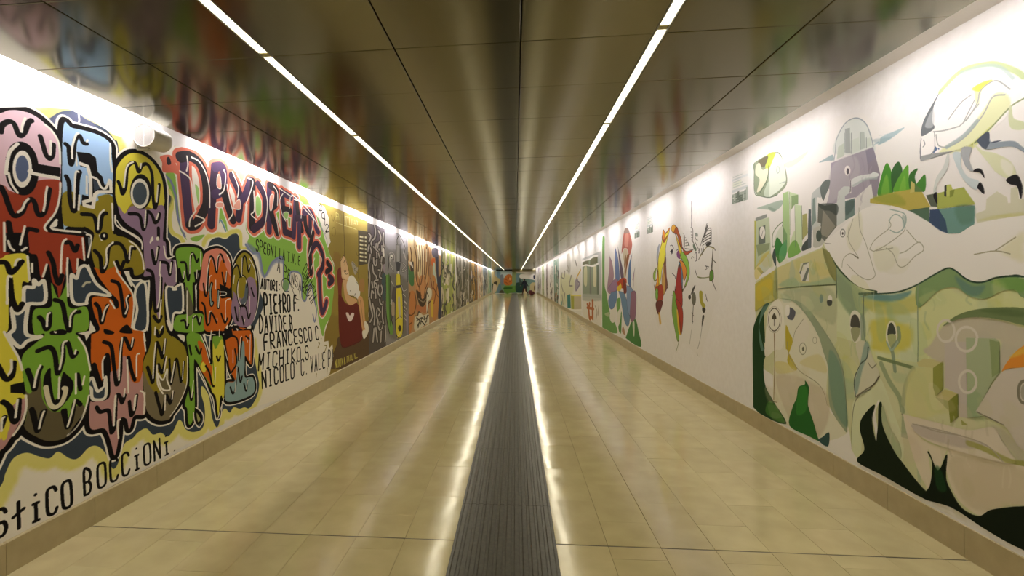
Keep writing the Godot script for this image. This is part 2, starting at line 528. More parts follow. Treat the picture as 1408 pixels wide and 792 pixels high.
	S("e8e2d6",72,[2151,1819,2332,1838,2382,1933,2460,2107,2501,2139,2526,2310,2516,2116,2521,1875,2666,1891,2695,2085,2687,2455,2624,2458,2591,2628,2551,2441,2483,2351,2276,2069,2237,2095,2243,2441,2203,2572,2154,2573,2139,2446,2110,2393,2173,2239,2171,2006],1,1)
	S("e8e2d6",72,[2751,1856,3181,1890,3200,2217,3154,2219,3067,2140,3062,2353,3224,2389,3220,2556,2743,2529,2724,2350,2875,2354,2812,2262,2768,2148],1,1)
	S("131010",58,[480,521,598,453,643,422,700,403,771,398,832,413,888,445,933,481,960,532,967,597,966,664,960,749,956,834,939,909,914,962,877,1010,853,1039,870,1070,981,1074,1106,1077,1130,1093,1135,1228,1097,1220,1077,1236,1069,1300,1042,1311,1023,1238,1004,1219,987,1318,970,1380,950,1457,937,1465,926,1401,896,1368,874,1260,843,1336,820,1336,802,1220,765,1206,706,1183,618,1223,588,1244,471,1268],1,1)
	S("131010",58,[983,425,1055,398,1245,384,1352,416,1363,501,1373,606,1363,753,1366,790,1367,1017,1399,1039,1508,1062,1605,1109,1650,1180,1662,1289,1565,1324,1530,1265,1347,1276,1239,1284,1210,1267,1182,1154,1206,1051,1142,1015,1114,1018,1014,1023,975,999],1,1)
	S("131010",58,[471,1268,588,1242,628,1218,743,1217,752,1362,714,1367,706,1419,705,1485,708,1491,681,1505,666,1458,635,1457,628,1621,608,1654,647,1729,683,1794,703,1864,707,1921,706,1998,728,2008,727,2080,704,2156,651,2217,717,2096,668,2176,612,2249,576,2274,481,2302],1,1)
	S("131010",58,[890,1374,937,1468,989,1380,1003,1289,1006,1521,1141,1534,1150,1676,1057,1691,1083,1722,1130,1804,1163,1945,1159,1968,1150,2102,1117,2200,1061,2278,989,2319,1128,2201,1077,2272,980,2327,868,2317,785,2267,716,2199,698,2110,709,2178,732,2081,733,2004,712,1973,707,1906,704,1787,781,1725,832,1694,839,1673,776,1667,778,1531,888,1515],1,1)
	S("131010",58,[1217,1285,1387,1281,1452,1351,1528,1436,1557,1503,1556,1589,1523,1706,1640,1744,1662,1814,1663,1896,1636,1967,1623,2168,1655,2229,1651,2269,1648,2360,1539,2345,1494,2427,1469,2349,1411,2333,1392,2461,1358,2570,1328,2478,1298,2395,1260,2353,1158,2323,1157,2163,1189,2159,1317,2158,1329,1887,1275,1873,1257,2041,1227,2041,1215,1918,1171,1899,1174,1715,1174,1715,1225,1702,1241,1673,1198,1573,1192,1471,1343,1489,1374,1553,1407,1548,1400,1497,1313,1419],1,1)
	S("131010",58,[1397,646,1406,574,1466,490,1544,435,1653,418,1768,453,1858,540,1887,664,1883,751,1869,1026,1900,1060,1920,1175,2007,1194,2023,1215,2020,1387,1915,1401,1884,1379,1871,1515,1888,1733,1951,1812,1973,1815,2108,1906,2147,2003,2158,2051,2153,2158,2124,2275,2041,2377,1939,2440,1917,2471,1813,2456,1724,2404,1667,2334,1645,2240,1635,2035,1646,1955,1704,1868,1730,1760,1723,1621,1744,1538,1752,1343,1656,1330,1667,1275,1659,1180,1652,1058,1606,1001,1501,958,1434,902,1410,822,1391,761],1,1)
	S("131010",50,[2042,1098,2353,1087,2359,1252,2291,1278,2264,1373,2233,1389,2241,1569,2240,1644,2375,1665,2385,1811,2007,1774,2015,1655,2148,1642,2144,1565,2135,1388,2106,1372,2045,1252],1,1)
	S("131010",50,[2378,1179,2426,1112,2538,1072,2639,1062,2744,1095,2821,1180,2818,1428,2676,1448,2659,1529,2829,1540,2816,1730,2728,1811,2697,1842,2412,1814,2382,1649,2323,1613,2326,1453,2321,1421,2356,1293],1,1)
	S("131010",50,[3339,1451,3298,1645,3198,1780,3071,1820,2952,1760,2870,1623,2844,1443,2878,1264,2966,1128,3088,1073,3214,1117,3307,1256],1,1)
	S("131010",50,[2151,1819,2332,1838,2382,1933,2460,2107,2501,2139,2526,2310,2516,2116,2521,1875,2666,1891,2695,2085,2687,2455,2624,2458,2591,2628,2551,2441,2483,2351,2276,2069,2237,2095,2243,2441,2203,2572,2154,2573,2139,2446,2110,2393,2173,2239,2171,2006],1,1)
	S("131010",50,[2751,1856,3181,1890,3200,2217,3154,2219,3067,2140,3062,2353,3224,2389,3220,2556,2743,2529,2724,2350,2875,2354,2812,2262,2768,2148],1,1)
	F("131010",[927,458,983,442,987,660,982,998,944,1013,962,1067,981,1065,762,1086,589,1224,590,1101,591,1042,859,1012,959,833,954,723],0)
	F("3a4450",[722,1404,777,1399,780,1357,808,1384,843,1363,847,1486,751,1493,740,1513,729,1662,821,1688,737,1704,691,1734,630,1662,659,1624,650,1513,680,1545,718,1517,715,1496])
	S("e8e2d6",20,[722,1404,777,1399,780,1357,808,1384,843,1363,847,1486,751,1493,740,1513,729,1662,821,1688,737,1704,691,1734,630,1662,659,1624,650,1513,680,1545,718,1517,715,1496],1,1)
	F("3a4450",[1029,1329,1068,1346,1089,1288,1145,1269,1220,1381,1336,1463,1178,1447,1142,1493,1135,1510,1039,1494])
	S("e8e2d6",20,[1029,1329,1068,1346,1089,1288,1145,1269,1220,1381,1336,1463,1178,1447,1142,1493,1135,1510,1039,1494],1,1)
	F("3a4450",[1562,1470,1600,1391,1674,1398,1683,1714,1549,1715,1583,1578])
	S("e8e2d6",20,[1562,1470,1600,1391,1674,1398,1683,1714,1549,1715,1583,1578],1,1)
	F("3a4450",[1905,1415,2020,1432,1980,1431,2071,1395,2100,1418,2096,1615,1987,1631,1957,1761,1910,1684,1952,1754,1911,1619])
	S("e8e2d6",20,[1905,1415,2020,1432,1980,1431,2071,1395,2100,1418,2096,1615,1987,1631,1957,1761,1910,1684,1952,1754,1911,1619],1,1)
	F("3a4450",[1137,2041,1177,2001,1219,2094,1272,2068,1288,2016,1282,2150,1182,2139,1169,2071])
	S("e8e2d6",20,[1137,2041,1177,2001,1219,2094,1272,2068,1288,2016,1282,2150,1182,2139,1169,2071],1,1)
	F("3a4450",[1513,2079,1552,2113,1588,2087,1587,2160,1516,2151])
	S("e8e2d6",20,[1513,2079,1552,2113,1588,2087,1587,2160,1516,2151],1,1)
	F("c8631c",[1217,1285,1387,1281,1452,1351,1528,1436,1557,1503,1556,1589,1523,1706,1640,1744,1662,1814,1663,1896,1636,1967,1623,2168,1655,2229,1651,2269,1648,2360,1539,2345,1494,2427,1469,2349,1411,2333,1392,2461,1358,2570,1328,2478,1298,2395,1260,2353,1158,2323,1157,2163,1189,2159,1317,2158,1329,1887,1275,1873,1257,2041,1227,2041,1215,1918,1171,1899,1174,1715,1174,1715,1225,1702,1241,1673,1198,1573,1192,1471,1343,1489,1374,1553,1407,1548,1400,1497,1313,1419],1,"letter")
	F("b98c8a",[1328,1993,1384,1990,1443,1898,1485,1930,1517,2079,1597,2108,1635,2035,1633,2170,1655,2229,1651,2269,1648,2360,1539,2345,1494,2427,1469,2349,1411,2333,1392,2461,1358,2570,1328,2478,1298,2395,1260,2353,1158,2323,1157,2163,1189,2159,1317,2158])
	F("c8631c",[1503,1880,1610,1889,1570,2070,1543,2078])
	F("c8631c",[1352,1922,1435,1890,1400,1974])
	F("918226",[1397,646,1406,574,1466,490,1544,435,1653,418,1768,453,1858,540,1887,664,1883,751,1869,1026,1900,1060,1920,1175,2007,1194,2023,1215,2020,1387,1915,1401,1884,1379,1871,1515,1888,1733,1951,1812,1973,1815,2108,1906,2147,2003,2158,2051,2153,2158,2124,2275,2041,2377,1939,2440,1917,2471,1813,2456,1724,2404,1667,2334,1645,2240,1635,2035,1646,1955,1704,1868,1730,1760,1723,1621,1744,1538,1752,1343,1656,1330,1667,1275,1659,1180,1652,1058,1606,1001,1501,958,1434,902,1410,822,1391,761],1,"letter")
	F("d8cd45",[1397,646,1406,574,1466,490,1544,435,1653,418,1768,453,1858,540,1887,664,1885,765,1792,807,1665,797,1574,784,1520,825,1476,883,1426,858,1402,810,1391,761])
	F("927893",[1703,826,1885,772,1869,1026,1900,1060,1920,1175,2007,1194,2023,1215,2020,1387,1915,1401,1884,1379,1850,1508,1817,1670,1778,1589,1749,1539,1747,1343,1656,1330,1667,1275,1659,1180,1652,1058,1606,1001,1501,958,1434,902,1418,833,1476,883,1538,822,1665,804])
	F("7a6f55",[1635,2035,1699,2156,1786,2231,1901,2183,1991,2024,2045,2175,2125,2252,2041,2377,1939,2440,1917,2471,1813,2456,1724,2404,1667,2334,1645,2240])
	F("dbbac4",[480,521,598,453,643,422,700,403,771,398,832,413,888,445,933,481,960,532,967,597,966,664,960,749,956,834,939,909,914,962,877,1010,853,1039,870,1070,981,1074,1106,1077,1130,1093,1135,1228,1097,1220,1077,1236,1069,1300,1042,1311,1023,1238,1004,1219,987,1318,970,1380,950,1457,937,1465,926,1401,896,1368,874,1260,843,1336,820,1336,802,1220,765,1206,706,1183,618,1223,588,1244,471,1268],1,"letter")
	F("9a3d26",[476,848,608,842,638,862,694,872,765,855,805,780,960,749,956,834,939,909,914,962,877,1010,853,1039,870,1070,981,1074,1106,1077,1130,1093,1135,1228,1097,1220,1077,1236,1069,1300,1042,1311,1023,1238,1004,1219,987,1318,970,1380,950,1457,937,1465,926,1401,896,1368,874,1260,843,1336,820,1336,802,1220,765,1206,706,1183,618,1223,588,1244,471,1268])
	B("dbbac4",55,60,[545,830,623,835,648,860,623,869,545,854])
	F("131010",[615,1099,745,1087,755,1185,743,1209,618,1206],0)
	F("9fbfe2",[983,425,1055,398,1245,384,1352,416,1363,501,1373,606,1363,753,1366,790,1367,1017,1399,1039,1508,1062,1605,1109,1650,1180,1662,1289,1565,1324,1530,1265,1347,1276,1239,1284,1210,1267,1182,1154,1206,1051,1142,1015,1114,1018,1014,1023,975,999],1,"letter")
	F("918226",[978,822,1090,811,1109,878,1239,829,1247,797,1367,784,1367,1017,1399,1039,1508,1062,1605,1109,1650,1180,1662,1289,1565,1324,1530,1265,1346,1307,1239,1284,1210,1267,1182,1154,1206,1051,1142,1015,1114,1018,1014,1023,975,999])
	F("c8631c",[1210,1273,1284,1296,1395,1262,1435,1319,1394,1338,1315,1320,1217,1291])
	F("d8cd45",[471,1268,588,1242,628,1218,743,1217,752,1362,714,1367,706,1419,705,1485,708,1491,681,1505,666,1458,635,1457,628,1621,608,1654,647,1729,683,1794,703,1864,707,1921,706,1998,728,2008,727,2080,704,2156,651,2217,717,2096,668,2176,612,2249,576,2274,481,2302],1,"letter")
	F("b98c8a",[711,2025,733,2014,727,2080,704,2156,651,2217,717,2096,668,2176,612,2249,576,2274,524,2265,594,2199,626,2164,638,2058])
	F("d8cd45",[602,2108,632,2116,621,2193,623,2108,612,2214,585,2214])
	F("78a638",[890,1374,937,1468,989,1380,1003,1289,1006,1521,1141,1534,1150,1676,1057,1691,1083,1722,1130,1804,1163,1945,1159,1968,1150,2102,1117,2200,1061,2278,989,2319,1128,2201,1077,2272,980,2327,868,2317,785,2267,716,2199,698,2110,709,2178,732,2081,733,2004,712,1973,707,1906,704,1787,781,1725,832,1694,839,1673,776,1667,778,1531,888,1515],1,"letter")
	F("625940",[712,1973,749,2007,812,1926,822,2050,879,2140,959,2160,1030,2155,1097,2155,1117,2200,1061,2278,989,2319,1128,2201,1077,2272,980,2327,868,2317,785,2267,716,2199,698,2110,709,2178,732,2081])
	F("78a638",[959,2160,992,2101,1044,2101,1002,2267,989,2263])
	F("78a638",[2042,1098,2353,1087,2359,1252,2291,1278,2264,1373,2233,1389,2241,1569,2240,1644,2375,1665,2385,1811,2007,1774,2015,1655,2148,1642,2144,1565,2135,1388,2106,1372,2045,1252],1,"letter")
	F("5d5a44",[2147,1419,2212,1513,2240,1640,2148,1642])
	F("c8631c",[2378,1179,2426,1112,2538,1072,2639,1062,2744,1095,2821,1180,2818,1428,2676,1448,2659,1529,2829,1540,2816,1730,2728,1811,2697,1842,2412,1814,2382,1649,2323,1613,2326,1453,2321,1421,2356,1293],1,"letter")
	F("d98672",[2378,1179,2426,1112,2538,1072,2639,1062,2744,1095,2821,1180,2821,1322,2682,1167,2590,1289,2494,1158,2433,1423,2366,1454,2321,1421,2356,1293])
	F("918226",[3339,1451,3298,1645,3198,1780,3071,1820,2952,1760,2870,1623,2844,1443,2878,1264,2966,1128,3088,1073,3214,1117,3307,1256],1,"letter")
	F("927893",[3139,1338,3287,1357,3330,1573,3238,1800,3056,1841,2888,1780,2826,1642,2862,1509,2863,1465,2994,1541,3118,1480])
	F("78a638",[2151,1819,2332,1838,2382,1933,2460,2107,2501,2139,2526,2310,2516,2116,2521,1875,2666,1891,2695,2085,2687,2455,2624,2458,2591,2628,2551,2441,2483,2351,2276,2069,2237,2095,2243,2441,2203,2572,2154,2573,2139,2446,2110,2393,2173,2239,2171,2006],1,"letter")
	F("c8631c",[2292,1897,2382,1933,2460,2107,2514,2174,2526,2310,2497,2337,2429,2258,2326,2133,2353,2050])
	F("d8cd45",[2519,1941,2561,1997,2665,1917,2695,2085,2687,2455,2624,2458,2591,2628,2551,2441,2483,2343,2516,2091,2540,2305,2515,2158])
	F("d8cd45",[2366,2084,2418,2141,2377,2183,2326,2125])
	F("c8631c",[2751,1856,3181,1890,3200,2217,3154,2219,3067,2140,3062,2353,3224,2389,3220,2556,2743,2529,2724,2350,2875,2354,2812,2262,2768,2148],1,"letter")
	F("88a3a5",[2949,2031,3053,1989,3065,2205,3062,2353,3224,2389,3220,2556,2743,2529,2724,2350,2875,2354,2911,2207])
	S("131010",60,[778,714,771,769,753,815,729,843,703,847,680,828,665,790,660,740,666,687,682,641,706,612,732,605,756,623,772,662],1,1)
	F("e8e2d6",[776,717,770,765,753,805,729,830,703,835,681,819,666,786,661,742,667,696,683,656,706,630,732,623,755,638,771,671])
	F("56627f",[756,718,752,752,741,781,725,798,708,802,693,790,683,766,679,735,684,702,694,674,710,656,727,652,742,663,753,686])
	F("131010",[806,679,961,668,957,728,766,756,777,717],0)
	S("e8e2d6",20,[769,724,777,740,948,735])
	S("e8e2d6",16,[624,775,635,697,651,643,693,592])
	S("e8e2d6",12,[639,767,654,824,689,868])
	F("131010",[1080,541,1178,525,1228,543,1242,634,1279,657,1297,709,1324,704,1356,679,1363,766,1247,773,1202,805,1194,884,1109,878,1117,807,1166,811,1169,626,1106,628],0)
	F("3a4450",[1204,690,1241,701,1262,740,1210,773],0)
	S("e8e2d6",22,[1106,610,1162,615,1182,676,1184,832,1130,852,1133,875,1201,877,1217,790,1247,767,1355,748,1348,674],0,0)
	S("e8e2d6",16,[1204,678,1241,689,1270,732,1308,732,1341,669])
	S("e8e2d6",10,[1073,543,1079,628])
	F("131010",[1747,681,1735,742,1702,794,1657,826,1608,833,1566,813,1537,773,1528,718,1539,661,1569,610,1612,576,1661,566,1706,583,1737,624])
	F("e8e2d6",[1722,699,1711,750,1683,794,1644,821,1602,827,1566,811,1541,777,1533,731,1543,682,1569,639,1606,610,1648,602,1686,616,1713,651])
	F("47525c",[1698,703,1690,741,1669,775,1640,795,1608,800,1580,788,1561,762,1554,727,1562,690,1582,657,1610,636,1642,630,1672,641,1692,667])
	S("131010",16,[3145,1471,3129,1550,3088,1607,3035,1626,2984,1602,2948,1544,2937,1466,2952,1389,2990,1332,3042,1311,3095,1332,3133,1390],1,1)
	S("e8e2d6",11,[3134,1470,3119,1545,3083,1599,3035,1617,2989,1595,2957,1540,2947,1466,2960,1394,2995,1340,3042,1320,3089,1340,3123,1395],1,1)
	F("918226",[2982,1339,3103,1338,3074,1469,3028,1551,2996,1468])
	F("5b6670",[3102,1395,3146,1433,3116,1564,3044,1608,2993,1569,3064,1525])
	S("131010",34,[2510,1391,2487,1465,2499,1582,2520,1566])
	S("8fa59d",12,[2510,1391,2487,1465,2499,1582,2520,1566])
	S("131010",34,[2616,1459,2606,1587,2613,1613])
	S("8fa59d",12,[2616,1459,2606,1587,2613,1613])
	F("131010",[2632,1391,2815,1446,2813,1517,2659,1512],0)
	S("e8e2d6",9,[2630,1468,2736,1475,2735,1501,2644,1503,2629,1528,2613,1613])
	F("131010",[829,1982,841,1915,877,1884,882,1966,904,2080,936,2010,962,1926,987,1942,1032,1996,1025,2057,979,2109,903,2151,845,2082])
	S("d9d0b4",26,[846,1991,868,2088,904,2124,953,2103,980,2036,967,2022])
	F("78a638",[882,1939,931,1926,929,2047,911,2076,899,2035])
	F("131010",[634,1934,712,1932,722,2001,634,1977],0)
	F("6e6448",[1789,2097,1858,2246,1932,2234,1903,2068,1849,2144])
	S("e8e2d6",13,[1789,2083,1818,2181,1858,2225,1932,2234,1896,2154,1898,2067,1849,2144],1,1)
	F("131010",[2522,1825,2667,1839,2666,1882,2507,1873],0)
	S("e8e2d6",9,[2514,1857,2556,1864])
	F("131010",[2698,1825,2823,1801,2852,1911,2726,1932],0)
	F("e8e2d6",[2728,1811,2768,1788,2759,1831])
	F("131010",[2855,1795,3038,1867,3238,1838,3255,1888,2854,1858],0)
	F("e8e2d6",[3109,1855,3191,1834,3190,1868])
	F("e8e2d6",[2903,1836,2945,1849,2936,1866])
	S("e8e2d6",12,[1148,1062,1184,1076,1157,1209])
	F("7a8088",[1159,1079,1182,1095,1165,1143])
	F("131010",[1387,1034,1482,1052,1605,1082,1650,1140,1643,1045,1535,994,1433,947,1385,895])
	S("e8e2d6",12,[1389,907,1400,976,1526,1022,1633,1073,1641,1126])
	S("e8e2d6",9,[1400,938,1458,989,1615,1047,1642,1099])
	S("e8e2d6",14,[932,993,895,1041,943,1052,1100,1051])
	F("e8e2d6",[883,1042,932,998,931,1031])
	F("e8e2d6",[1478,1321,1512,1318,1541,1397,1519,1397])
	F("e8e2d6",[2029,1809,2115,1823,2108,1875])
	F("e8e2d6",[1168,1619,1211,1694,1167,1708,1134,1752,1124,1715,1070,1695,1157,1689],0)
	F("e8e2d6",[2364,1841,2404,1862,2403,1911])
	F("131010",[2243,2457,2293,2493,2343,2554,2329,2607,2277,2616,2240,2566])
	S("e8e2d6",10,[2255,2460,2344,2530,2362,2600,2302,2647,2240,2582,2223,2499])
	F("a3a067",[2267,2510,2317,2579,2284,2594])
	S("131010",25,[599,553,607,516,643,483,673,486,694,531,709,544,736,513,759,454,778,435])
	S("131010",25,[831,512,848,561,865,611,888,630,910,600,917,538])
	S("131010",25,[598,854,617,890,637,947,657,990,677,1000,714,972,736,922,770,891,792,914,802,955,819,979,848,959,867,903,886,813])
	S("131010",25,[636,1042,645,1096,654,1156,685,1189,712,1157,740,1072,801,1069])
	S("131010",25,[874,1194,904,1253,915,1319,939,1379,964,1329])
	S("131010",25,[993,1126,1025,1124,1057,1173,1078,1137])
	S("131010",25,[559,1265,618,1263,642,1317,673,1296,708,1252])
	S("131010",25,[639,1347,648,1448,660,1488,681,1525,708,1491])
	S("131010",25,[1001,513,1021,527,1026,583,1035,632,1053,588,1068,475,1102,431,1129,470,1157,468])
	S("131010",25,[1002,713,1021,755,1026,851,1048,922,1072,884,1084,725,1102,664])
	S("131010",25,[1115,933,1200,931,1225,982,1235,1036,1258,1003,1275,922,1310,902])
	S("131010",25,[1211,1164,1255,1205,1269,1302,1308,1246,1333,1126,1422,1101,1472,1150,1496,1227,1533,1133,1568,1128])
	S("131010",25,[1396,1230,1428,1280,1462,1228])
	S("131010",25,[1421,667,1445,713,1457,744,1488,680,1508,545,1579,496,1614,555,1652,500,1709,480,1756,546,1763,713,1782,801,1813,733,1836,608])
	S("131010",25,[1519,878,1618,878,1653,976,1682,932,1703,840,1751,862,1780,914,1821,881,1832,837])
	S("131010",25,[1746,1134,1774,1231,1817,1102])
	S("131010",25,[1835,1215,1919,1226,1944,1313,1973,1210])
	S("131010",25,[1695,1281,1753,1322,1768,1568,1788,1597,1829,1557,1843,1343])
	S("131010",25,[1819,952,1818,1031])
	S("131010",25,[1757,1637,1806,1683,1838,1643])
	S("131010",25,[1353,1363,1418,1396,1448,1557,1464,1616,1491,1540,1483,1500,1510,1469])
	S("131010",25,[1213,1514,1242,1552,1260,1644,1287,1579,1311,1531])
	S("131010",25,[1785,1752,1804,1796,1846,1772,1852,1730])
	S("131010",25,[1277,1775,1338,1813,1360,1954,1382,2085,1416,2015,1427,1818,1462,1771,1512,1855,1539,1793])
	S("131010",25,[1494,1912,1526,2029,1552,2086])
	S("131010",25,[1193,1914,1228,2011,1250,2064])
	S("131010",25,[1682,2016,1710,2083,1738,2137,1761,1987,1783,1843,1822,1912,1847,1965,1881,1833])
	S("131010",25,[1800,2015,1840,2085,1884,1978])
	S("131010",25,[1944,2192,1979,2096,1997,2025])
	S("131010",25,[1766,2226,1805,2341,1834,2412,1867,2320,1889,2275,1930,2343,1964,2270])
	S("131010",25,[1210,2200,1239,2238,1308,2249,1322,2340,1333,2405,1362,2357,1376,2178,1405,2166,1429,2222,1455,2177])
	S("131010",25,[1497,2232,1513,2334,1549,2291,1568,2203])
	S("131010",25,[811,1575,834,1603,851,1648,872,1628,878,1558])
	S("131010",25,[913,1478,962,1502,986,1610,1011,1674,1032,1574,1085,1560])
	S("131010",25,[892,1674,972,1682])
	S("131010",25,[797,1770,873,1758,908,1807,919,1902,931,1921,964,1837,965,1759,997,1746,1028,1836,1061,1818])
	S("131010",25,[735,1870,761,1942,777,1987,801,1897,816,1868])
	S("131010",25,[756,2098,775,2181,791,2233,814,2187,838,2129])
	S("131010",25,[959,2160,977,2232,989,2269,1016,2231,1044,2124,1084,2151])
	S("131010",25,[1066,1957,1085,2053])
	S("131010",25,[567,1816,610,1897,645,1884,656,1816])
	S("131010",25,[593,2017,623,2049,647,2135,673,2127,682,2028])
	S("131010",25,[600,2103,582,2152])
	S("131010",25,[632,2056,659,2145,674,2067])
	S("131010",25,[971,2161,987,2262,1030,2176])
	S("131010",25,[766,2118,791,2220,823,2133])
	S("131010",19,[2086,1209,2145,1219,2161,1326,2184,1349,2219,1146,2256,1137,2293,1198,2319,1173])
	S("131010",19,[2062,1267,2100,1372,2125,1296])
	S("131010",19,[2266,1294,2283,1373,2297,1302])
	S("131010",19,[2387,1390,2411,1496,2446,1456,2479,1175,2536,1156,2590,1289,2623,1144,2668,1116,2712,1183])
	S("131010",19,[2679,1288,2722,1418,2755,1287])
	S("131010",19,[2867,1250,2951,1211,3016,1330,3055,1143,3109,1122,3159,1272,3197,1195])
	S("131010",19,[3210,1443,3264,1531])
	S("131010",19,[3138,1395,3119,1432])
	S("131010",19,[2363,1559,2402,1601,2426,1750,2468,1745,2497,1656,2580,1755])
	S("131010",19,[2656,1675,2714,1766,2761,1726])
	S("131010",19,[2892,1627,2946,1767,2992,1624,3096,1638,3147,1755,3185,1710])
	S("131010",19,[3024,1727,3057,1813])
	S("131010",19,[2077,1697,2124,1701,2146,1764,2171,1736])
	S("131010",19,[2233,1686,2283,1674,2320,1749,2348,1687])
	S("131010",19,[2821,1899,2934,1957,2954,2169,3019,1948])
	S("131010",19,[3089,1937,3160,1974])
	S("131010",19,[2179,1915,2202,1995])
	S("131010",19,[2266,1934,2315,2004,2342,1968])
	S("131010",19,[2574,2066,2602,2113,2632,2075])
	S("131010",19,[2405,2127,2458,2197,2497,2313,2525,2335])
	S("131010",19,[2166,2268,2194,2383,2220,2326])
	S("131010",19,[2793,2400,2840,2472,2890,2411,2927,2228,2974,2383,3010,2334])
	S("131010",19,[3043,2415,3085,2498,3114,2392])
	S("131010",19,[1926,1992,1944,2185,1991,2024,2025,2022,2067,2202,2105,2042])
	S("131010",19,[1910,2294,1930,2350,1964,2270])
	S("131010",19,[2639,2453,2637,2521])
	S("131010",19,[2882,2041,2912,2180,2812,2262])
	S("131010",19,[1918,1248,1949,1313,1973,1217])
	S("e8e2d6",12,[717,519,723,476,740,434])
	S("e8e2d6",12,[895,604,899,521])
	S("e8e2d6",12,[861,434,903,454,945,503,959,566,961,643])
	S("e8e2d6",12,[690,977,714,956,731,918,753,891])
	S("e8e2d6",12,[845,949,855,905,861,850,871,802])
	S("e8e2d6",12,[611,1045,612,1129,611,1199])
	S("e8e2d6",12,[729,1052,701,1158])
	S("e8e2d6",12,[632,1143,644,1177,664,1193])
	S("e8e2d6",12,[711,1190,736,1173])
	S("e8e2d6",12,[996,1103,970,1133,959,1235,955,1313])
	S("e8e2d6",12,[1004,1221,1000,1301,1004,1459])
	S("e8e2d6",12,[1116,1088,1128,1228])
	S("e8e2d6",12,[862,1265,837,1336])
	S("e8e2d6",12,[960,761,956,834,939,909,914,962,853,1039,864,1065])
	S("e8e2d6",12,[1077,1224,1073,1288])
	S("e8e2d6",12,[668,1276,679,1246,700,1240])
	S("e8e2d6",12,[622,1487,627,1347,647,1340])
	S("e8e2d6",12,[743,1222,752,1357])
	S("e8e2d6",12,[770,1263,770,1310])
	S("e8e2d6",12,[1046,590,1047,521,1075,438,1095,418])
	S("e8e2d6",12,[1157,456,1165,443])
	S("e8e2d6",12,[1055,898,1068,688,1092,666])
	S("e8e2d6",12,[1096,816,1088,910])
	S("e8e2d6",12,[1154,682,1152,795])
	S("e8e2d6",12,[1239,1017,1252,924,1291,883])
	S("e8e2d6",12,[1254,1058,1268,1088])
	S("e8e2d6",12,[1362,829,1367,1011])
	S("e8e2d6",12,[1288,1277,1308,1233,1310,1146,1366,1096])
	S("e8e2d6",12,[1514,1206,1524,1120,1551,1112])
	S("e8e2d6",12,[1371,1231,1419,1325])
	S("e8e2d6",12,[1516,1075,1586,1110,1640,1181,1657,1275])
	S("e8e2d6",12,[1471,696,1499,547,1561,494])
	S("e8e2d6",12,[1643,488,1633,524])
	S("e8e2d6",12,[1803,749,1820,618])
	S("e8e2d6",12,[1352,416,1351,536,1365,608])
	S("e8e2d6",12,[1672,960,1684,836])
	S("e8e2d6",12,[1800,884,1821,838])
	S("e8e2d6",12,[1728,1073,1738,1044])
	S("e8e2d6",12,[1785,1202,1806,1102])
	S("e8e2d6",12,[1823,1322,1835,1215])
	S("e8e2d6",12,[1950,1299,1962,1217])
	S("e8e2d6",12,[1879,1090,1909,1183,1996,1164])
	S("e8e2d6",12,[1798,1569,1820,1506,1838,1314])
	S("e8e2d6",12,[1817,1655,1840,1514])
	S("e8e2d6",12,[1469,1597,1491,1553,1479,1494,1501,1468])
	S("e8e2d6",12,[1264,1632,1288,1560,1319,1528])
	S("e8e2d6",12,[1335,1501,1374,1553])
	S("e8e2d6",12,[1395,1294,1460,1364,1536,1450,1552,1543,1528,1700])
	S("e8e2d6",12,[1764,1778,1770,1722])
	S("e8e2d6",12,[1825,1748,1852,1722])
	S("e8e2d6",12,[1649,1758,1662,1814])
	S("e8e2d6",12,[1403,2057,1414,1906,1437,1768])
	S("e8e2d6",12,[1525,1838,1539,1780])
	S("e8e2d6",12,[1265,2018,1263,1908,1283,1874])
	S("e8e2d6",12,[1480,1929,1489,2165])
	S("e8e2d6",12,[1570,2063,1573,1917,1600,1901])
	S("e8e2d6",12,[1739,2109,1751,1972,1773,1842])
	S("e8e2d6",12,[1863,1939,1881,1826])
	S("e8e2d6",12,[1861,2082,1894,1965])
	S("e8e2d6",12,[1944,2178,1991,2024])
	S("e8e2d6",12,[1665,1890,1649,1779])
	S("e8e2d6",12,[1605,2177,1641,2205,1651,2296])
	S("e8e2d6",12,[1368,2233,1373,2158])
	S("e8e2d6",12,[1447,2182,1456,2132])
	S("e8e2d6",12,[1549,2278,1559,2201])
	S("e8e2d6",12,[1353,2361,1364,2201,1373,2158])
	S("e8e2d6",12,[1540,2302,1550,2218,1568,2203])
	S("e8e2d6",12,[1866,2385,1873,2271])
	S("e8e2d6",12,[1953,2319,1965,2255])
	S("e8e2d6",12,[1392,2461,1386,2345,1411,2336])
	S("e8e2d6",12,[1639,2354,1651,2201])
	S("e8e2d6",12,[1785,2019,1788,2160,1847,2251])
	S("e8e2d6",12,[857,1632,863,1568,878,1553])
	S("e8e2d6",12,[1014,1646,1022,1579,1059,1547])
	S("e8e2d6",12,[938,1900,957,1825,965,1748,990,1734])
	S("e8e2d6",12,[1048,1822,1055,1800])
	S("e8e2d6",12,[1076,1722,1130,1804,1163,1945])
	S("e8e2d6",12,[910,1670,919,1676])
	S("e8e2d6",12,[772,1976,790,1900,813,1857])
	S("e8e2d6",12,[800,2220,815,2165,832,2130])
	S("e8e2d6",12,[989,2263,1016,2197,1044,2113])
	S("e8e2d6",12,[1051,2074,1053,1949])
	S("e8e2d6",12,[929,2075,937,1949])
	S("e8e2d6",12,[625,1875,641,1848,641,1798])
	S("e8e2d6",12,[660,2119,674,2026])
	S("e8e2d6",12,[722,2012,724,2079,699,2155,646,2215])
	S("e8e2d6",12,[1150,2108,1117,2200,1061,2278,989,2319])
	S("e8e2d6",12,[582,2171,585,2113,597,2102])
	S("e8e2d6",12,[603,1639,647,1724,683,1794,703,1864])
	S("e8e2d6",12,[1103,2028,1117,1978])
	S("e8e2d6",9,[2197,1303,2206,1155,2244,1129])
